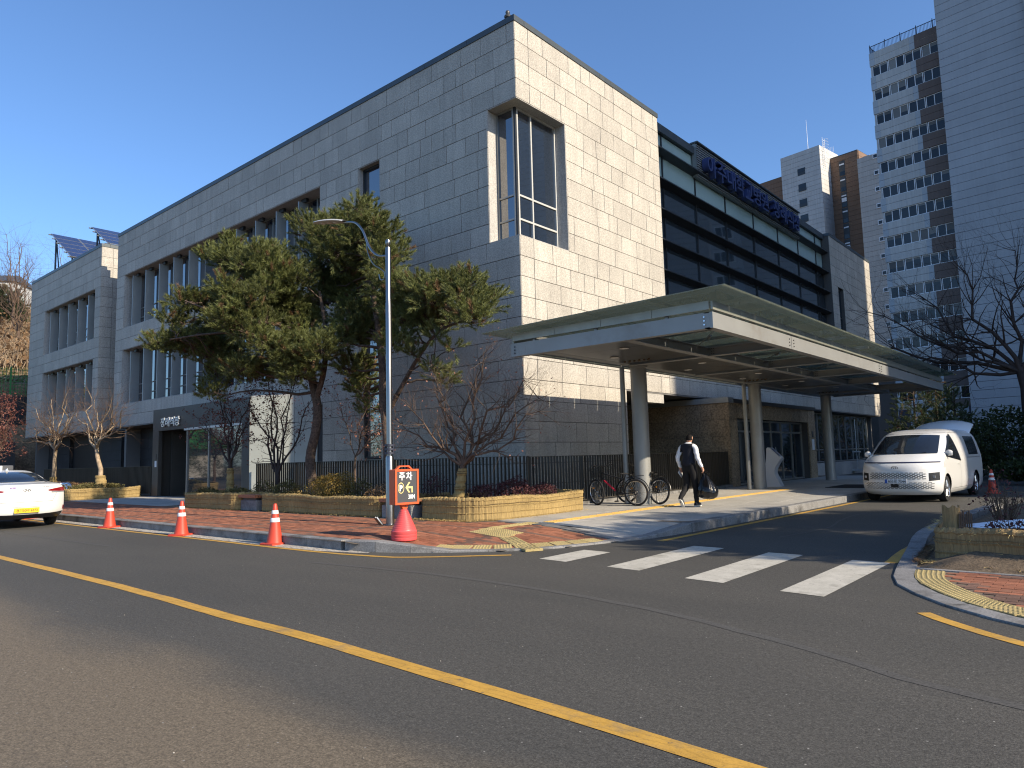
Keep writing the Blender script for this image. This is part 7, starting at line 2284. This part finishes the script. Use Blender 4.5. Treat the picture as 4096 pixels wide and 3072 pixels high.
# ---- white and brown tower
tc = empty('apartment_tower', (-43.65,127.6,0), math.radians(-9), 'white and brown tower rising behind the glazed front', 'building')
MB().box((.1,.14,0),(7.1,6.9,54.3)).build('core', M['groove'], tc, mw=False)
boards(tc, 0, 7.25, 0, 20, 54.5, .86, 'tower_white'); boards(tc, .14, 7.0, 7.25, 20, 54.5, .86, 'tower_white', .12, .035, 'u')
MB().box((-9.4,2.14,0),(.0,9,51.9)).build('core', M['groove'], tc, mw=False)
boards(tc, -9.5, -.02, 2.0, 20, 52.0, .86, 'tower_brown')
MB().box((5.7,3.85,0),(12.0,10.5,52.9)).build('core', M['groove'], tc, mw=False)
boards(tc, 5.55, 12.05, 3.7, 20, 53.0, .86, 'tower_brown'); boards(tc, 3.84, 10.4, 12.17, 20, 53.0, .86, 'tower_brown', .12, .035, 'u')
MB().box((12.3,5.2,30),(13.4,9,51.8)).build('stair_core', M['tower_cream'], tc, mw=False)
for k in range(11):
    z = 51.3-2.83*k
    hgt = 1.35 if k else 1.25
    w_ = MB().box((3.05,-.03,z-hgt),(4.45,.01,z)).build('window', M['frame_dark'], tc, mw=False)
    MB().box((3.12,-.04,z-hgt+.55),(4.38,-.032,z-.06)).build('pane', M['glass_flat'], w_, mw=False)
    if k: MB().box((3.05,-.10,z-hgt),(4.45,-.04,z-hgt+.5)).build('window_rail', M['frame_dark'], w_, mw=False)
    w_ = MB().box((8.75,3.66,z-2.3),(9.75,3.71,z+.4)).build('window', M['frame_dark'], tc, mw=False)
    MB().box((8.83,3.645,z-.35),(9.67,3.655,z-.12)).build('pane_strip', M['frame_white'], w_, mw=False)
    if k % 3 == 2: MB().box((8.83,3.645,z-1.3),(9.67,3.655,z-.6)).build('pane_strip', M['frame_white'], w_, mw=False)
    MB().box((8.83,3.645,z-2.2),(9.67,3.655,z-1.5)).build('pane', M['glass_flat'], w_, mw=False)
    if k in (0, 1): 
        w_ = MB().box((-6.6,1.96,z-3.6),(-5.5,2.01,z-1.4)).build('window', M['frame_dark'], tc, mw=False)
mb = MB(); mb.cyl((3.8,3,54.3),(3.8,3,61.2),.06,.02,n=6); mb.build('antenna', M['frame_white'], tc, mw=False)
mb = MB()
for dx in (0,.5): mb.cyl((7.4,1.0+dx*1.6,50.5),(7.4,1.0+dx*1.6,56.0),.035,n=5)
for k in range(9): mb.torus((7.8,1.4,51.5+k*.5),(0,0,1),.42,.02,12,4)
for k in range(14): mb.cyl((7.4,1.0,50.6+k*.38),(7.4,1.8,50.6+k*.38),.018,n=4)
for k in range(5): mb.cyl((6.2+k*.25,5.5,54.3),(6.2+k*.25,5.5,55.6),.02,n=4)
mb.build('roof_ladder', M['frame_white'], tc, mw=False)
# ---- block beyond the right edge: it shades the glazed front
tbk = empty('apartment_block', (28,26.5,0), 0, 'plain apartment block standing to the right outside the picture', 'building')
MB().box((.1,.1,0),(16,27,46)).build('core', M['tower_white'], tbk, mw=False)
for k in range(16):
    z = 1.2+2.8*k
    MB().box((-.02,.3,z+1.4),(.1,26.7,z+2.75)).build('spandrel', M['tower_cream'], tbk, mw=False)
    MB().box((.05,.3,z),(.09,26.7,z+1.4)).build('window_strip', M['glass_flat'], tbk, mw=False)

# ---- hillside at the far left
P = []
rn = random.Random(3)
for i in range(46):
    row = []
    for j in range(30):
        x = -60-i*3.0; y = 7.5+j*4.3
        d = (-x-60)*.8+(y-16)*.25
        z = 7.2+min(d, 14)*.24+max(0, d-14)*.30 if d > 2.2 else max(0, d)*.3
        z = min(z, 26+.06*d)
        z += 1.1*math.sin(x*.21+y*.17)*min(1, d/20)+.5*math.sin(x*.7+y*.5)*min(1, d/20)
        row.append((x, y, z))
    P.append(row)
mb = MB(); mb.grid(P); hill = mb.build('hillside', M['hill_brush'], None, True); tag(hill, kind='structure')
def hz(x, y):
    d = (-x-60)*.8+(y-16)*.25
    z = 7.2+min(d, 14)*.24+max(0, d-14)*.30 if d > 2.2 else max(0, d)*.3
    return min(z, 26+.06*d)+1.1*math.sin(x*.21+y*.17)*min(1, d/20)+.5*math.sin(x*.7+y*.5)*min(1, d/20)
# brushwood on the slope
g = np.random.default_rng(12); segs = []
for k in range(2600):
    dd_ = g.uniform(14, 60); t_ = g.uniform(-1, 1)
    x = -60-dd_*.95+g.normal(0, 3); y = 16+dd_*.28+t_*11
    z = hz(x, y); h = g.uniform(1.0, 3.2)
    p = Vector((x, y, z-.2)); q = p+Vector((g.normal(0, .5)*h*.4, g.normal(0, .5)*h*.4, h)); m_ = p.lerp(q, .5)+Vector((g.normal(0, .2), g.normal(0, .2), 0))
    segs += [(p, m_, .05, .035), (m_, q, .035, .015)]
    for _ in range(4):
        e = m_.lerp(q, g.random()); segs.append((e, e+Vector((g.normal(0, .5), g.normal(0, .5), g.uniform(.1, .8))), .02, .008))
br = wood('brushwood', segs, M['bark_pale'], None, 3); tag(br, 'dry brown brushwood covering the hillside', 'brushwood', kind='stuff')
g2 = np.random.default_rng(5); pts = []
for k in range(2600):
    dd_ = g2.uniform(14, 55); x = -60-dd_*.95+g2.normal(0, 3); y = 16+dd_*.28+g2.uniform(-1, 1)*11
    pts.append((x, y, hz(x, y)+g2.uniform(.2, 2.4)))
V, F = leaves(pts, 5, .22, .5, 9); tag(link('dry_leaves', fast_mesh('dry_leaves', V, F, M['leaf_brown']), None), 'dry leaves clinging to the hillside brush', 'leaves', kind='stuff')
V, F = leaves([(-63-g2.uniform(0, 13), 8+g2.uniform(0, 30), 0) for _ in range(7000)], 1, .12, .0, 4)
V = V.copy(); zz = np.array([hz(a, b) for a, b, c in V]); V[:, 2] += zz+.05
tag(link('grass', fast_mesh('grass', V, F, M['leaf_olive']), None), 'strip of winter grass on the bank', 'grass', kind='stuff')
for i, (x, y, h, lab) in enumerate(((-88,27,12.5,'tall bare tree on the hill beside the roof corner'),(-96,24,12,'bare tree on the hill at the far left edge'),(-86,22,11,'bare tree on the hill close to the wall of the hall'),(-104,21,13,'bare tree rising highest at the left picture edge'))):
    z = hz(x, y)
    bare_tree('hill_tree', lab, (x,y,z-.3), (x+.3,y,z+h*.30), [(x-3.2,y,z+h*.75),(x-1.6,y+1,z+h*.95),(x+.2,y-1,z+h),(x+1.8,y,z+h*.9),(x+3.2,y+1,z+h*.7),(x-2.4,y-1,z+h*.6),(x+2.2,y+.5,z+h*.6)], 120+i, .20, 'bark_brown', 3, 1.9, None, ktw=2, gn=.07, group='bare trees on the hillside', rt=.03)
pine('pine_tree', 'dark pine on the hillside at the left edge', (-101,24.5,hz(-101,24.5)), [([(-101,24.5,hz(-101,24.5)-.3),(-101.2,24.5,hz(-101,24.5)+2.5),(-100.8,24.5,hz(-101,24.5)+4.8)], .25, .08)], [(a*1.6-101, b*1.6+24.5, hz(-100,26.5)+3.2+c*2, .8) for a, b, c in ((0,0,0),(1,.3,.2),(-.8,.5,.4),(.6,-.6,.7),(-.3,.2,1.0),(1.2,.1,-.5),(-1.2,-.3,-.3),(.3,.8,-.8))], 131, 14, 3.2, 'needle_dark', group='pines on the hillside')
# retaining wall and green mesh fence at the foot of the bank
tw = MB().box((-62.2,7.6,0),(-61.8,60,6.9)).build('retaining_wall', M['dark_stone']); tag(tw, 'dark retaining wall at the foot of the bank', 'wall')
fe = empty('mesh_fence', (-61.9,30,7.2), 0, 'green wire mesh fence on top of the bank', 'fence')
mb = MB()
for k in range(180): mb.box((-61.92,8+k*.25,7.0),(-61.89,8.03+k*.25,9.0))
for k in range(9): mb.box((-61.92,8,7.1+k*.22),(-61.89,53.5,7.13+k*.22))
mb.build('wire_mesh', M['mesh_green'], fe)
for k in range(19): MB().box((-61.96,8+k*2.5,6.9),(-61.86,8.1+k*2.5,9.1)).build('post', M['mesh_green'], fe)
# ---- white apartment slab far behind the hill
fb_ = empty('apartment_block', (-208,42,0), math.radians(50), 'distant white apartment slab behind the hill at the left edge', 'building')
MB().box((-11,0,0),(11,12,47)).build('wall', M['tower_white'], fb_, mw=False)
for k in range(10):
    for j in range(7):
        w_ = MB().box((-10.2+j*3.0,-.15,15+k*3.0),(-8.2+j*3.0,-.02,16.8+k*3.0)).build('window', M['frame_white'], fb_, mw=False)
        MB().box((-10.0+j*3.0,-.20,15.2+k*3.0),(-8.4+j*3.0,-.16,16.6+k*3.0)).build('pane', M['glass_flat'], w_, mw=False)
MB().add([(-11.5,-.5,47),(11.5,-.5,47),(11.5,12.5,47),(-11.5,12.5,47),(-9,6,50),(9,6,50)], [(0,1,5,4),(1,2,5),(2,3,4,5),(3,0,4)]).build('roof', M['coping'], fb_, mw=False)
# ---- reddish maples by the road at the far left
for i, (x, y, lab) in enumerate(((-37.2,8.9,'reddish maple bush behind the taxi roof'),(-43,9.4,'pinkish maple at the left picture edge'))):
    bare_tree('maple_tree', lab, (x,y,.1), (x+.1,y,1.7), [(x-1.5,y-.2,3.1),(x-.9,y+.3,3.8),(x-.1,y-.2,4.1),(x+.7,y+.3,3.7),(x+1.2,y,2.9)], 140+i, .09, 'bark_brown', 3, .5, None, ktw=2, gn=.06, group='maples at the left edge', leaf=('leaf_red' if i == 0 else 'leaf_pink',3,.04,.6))
# low dark garage front and parked car roof line behind the taxi
gw = MB().box((-64,11,0),(-57.5,14.9,3.4)).build('garage', M['dark_stone']); tag(gw, 'low dark garage front beyond the left end of the hall', 'garage')
# ---- green roofed pavilion across the road, outside the picture, mirrored by the window left of the portal
pv = empty('pavilion', (-96,-15,0), 0, 'low pavilion with a green hipped roof across the road outside the picture', 'building')
MB().box((-6,-4,0),(6,4,3.6)).build('wall', M['tower_cream'], pv, mw=False)
MB().add([(-7.5,-5.5,3.6),(7.5,-5.5,3.6),(7.5,5.5,3.6),(-7.5,5.5,3.6),(-3,0,7.4),(3,0,7.4)], [(0,1,5,4),(1,2,5),(2,3,4,5),(3,0,4),(3,2,1,0)]).build('roof', M['mesh_green'], pv, mw=False)
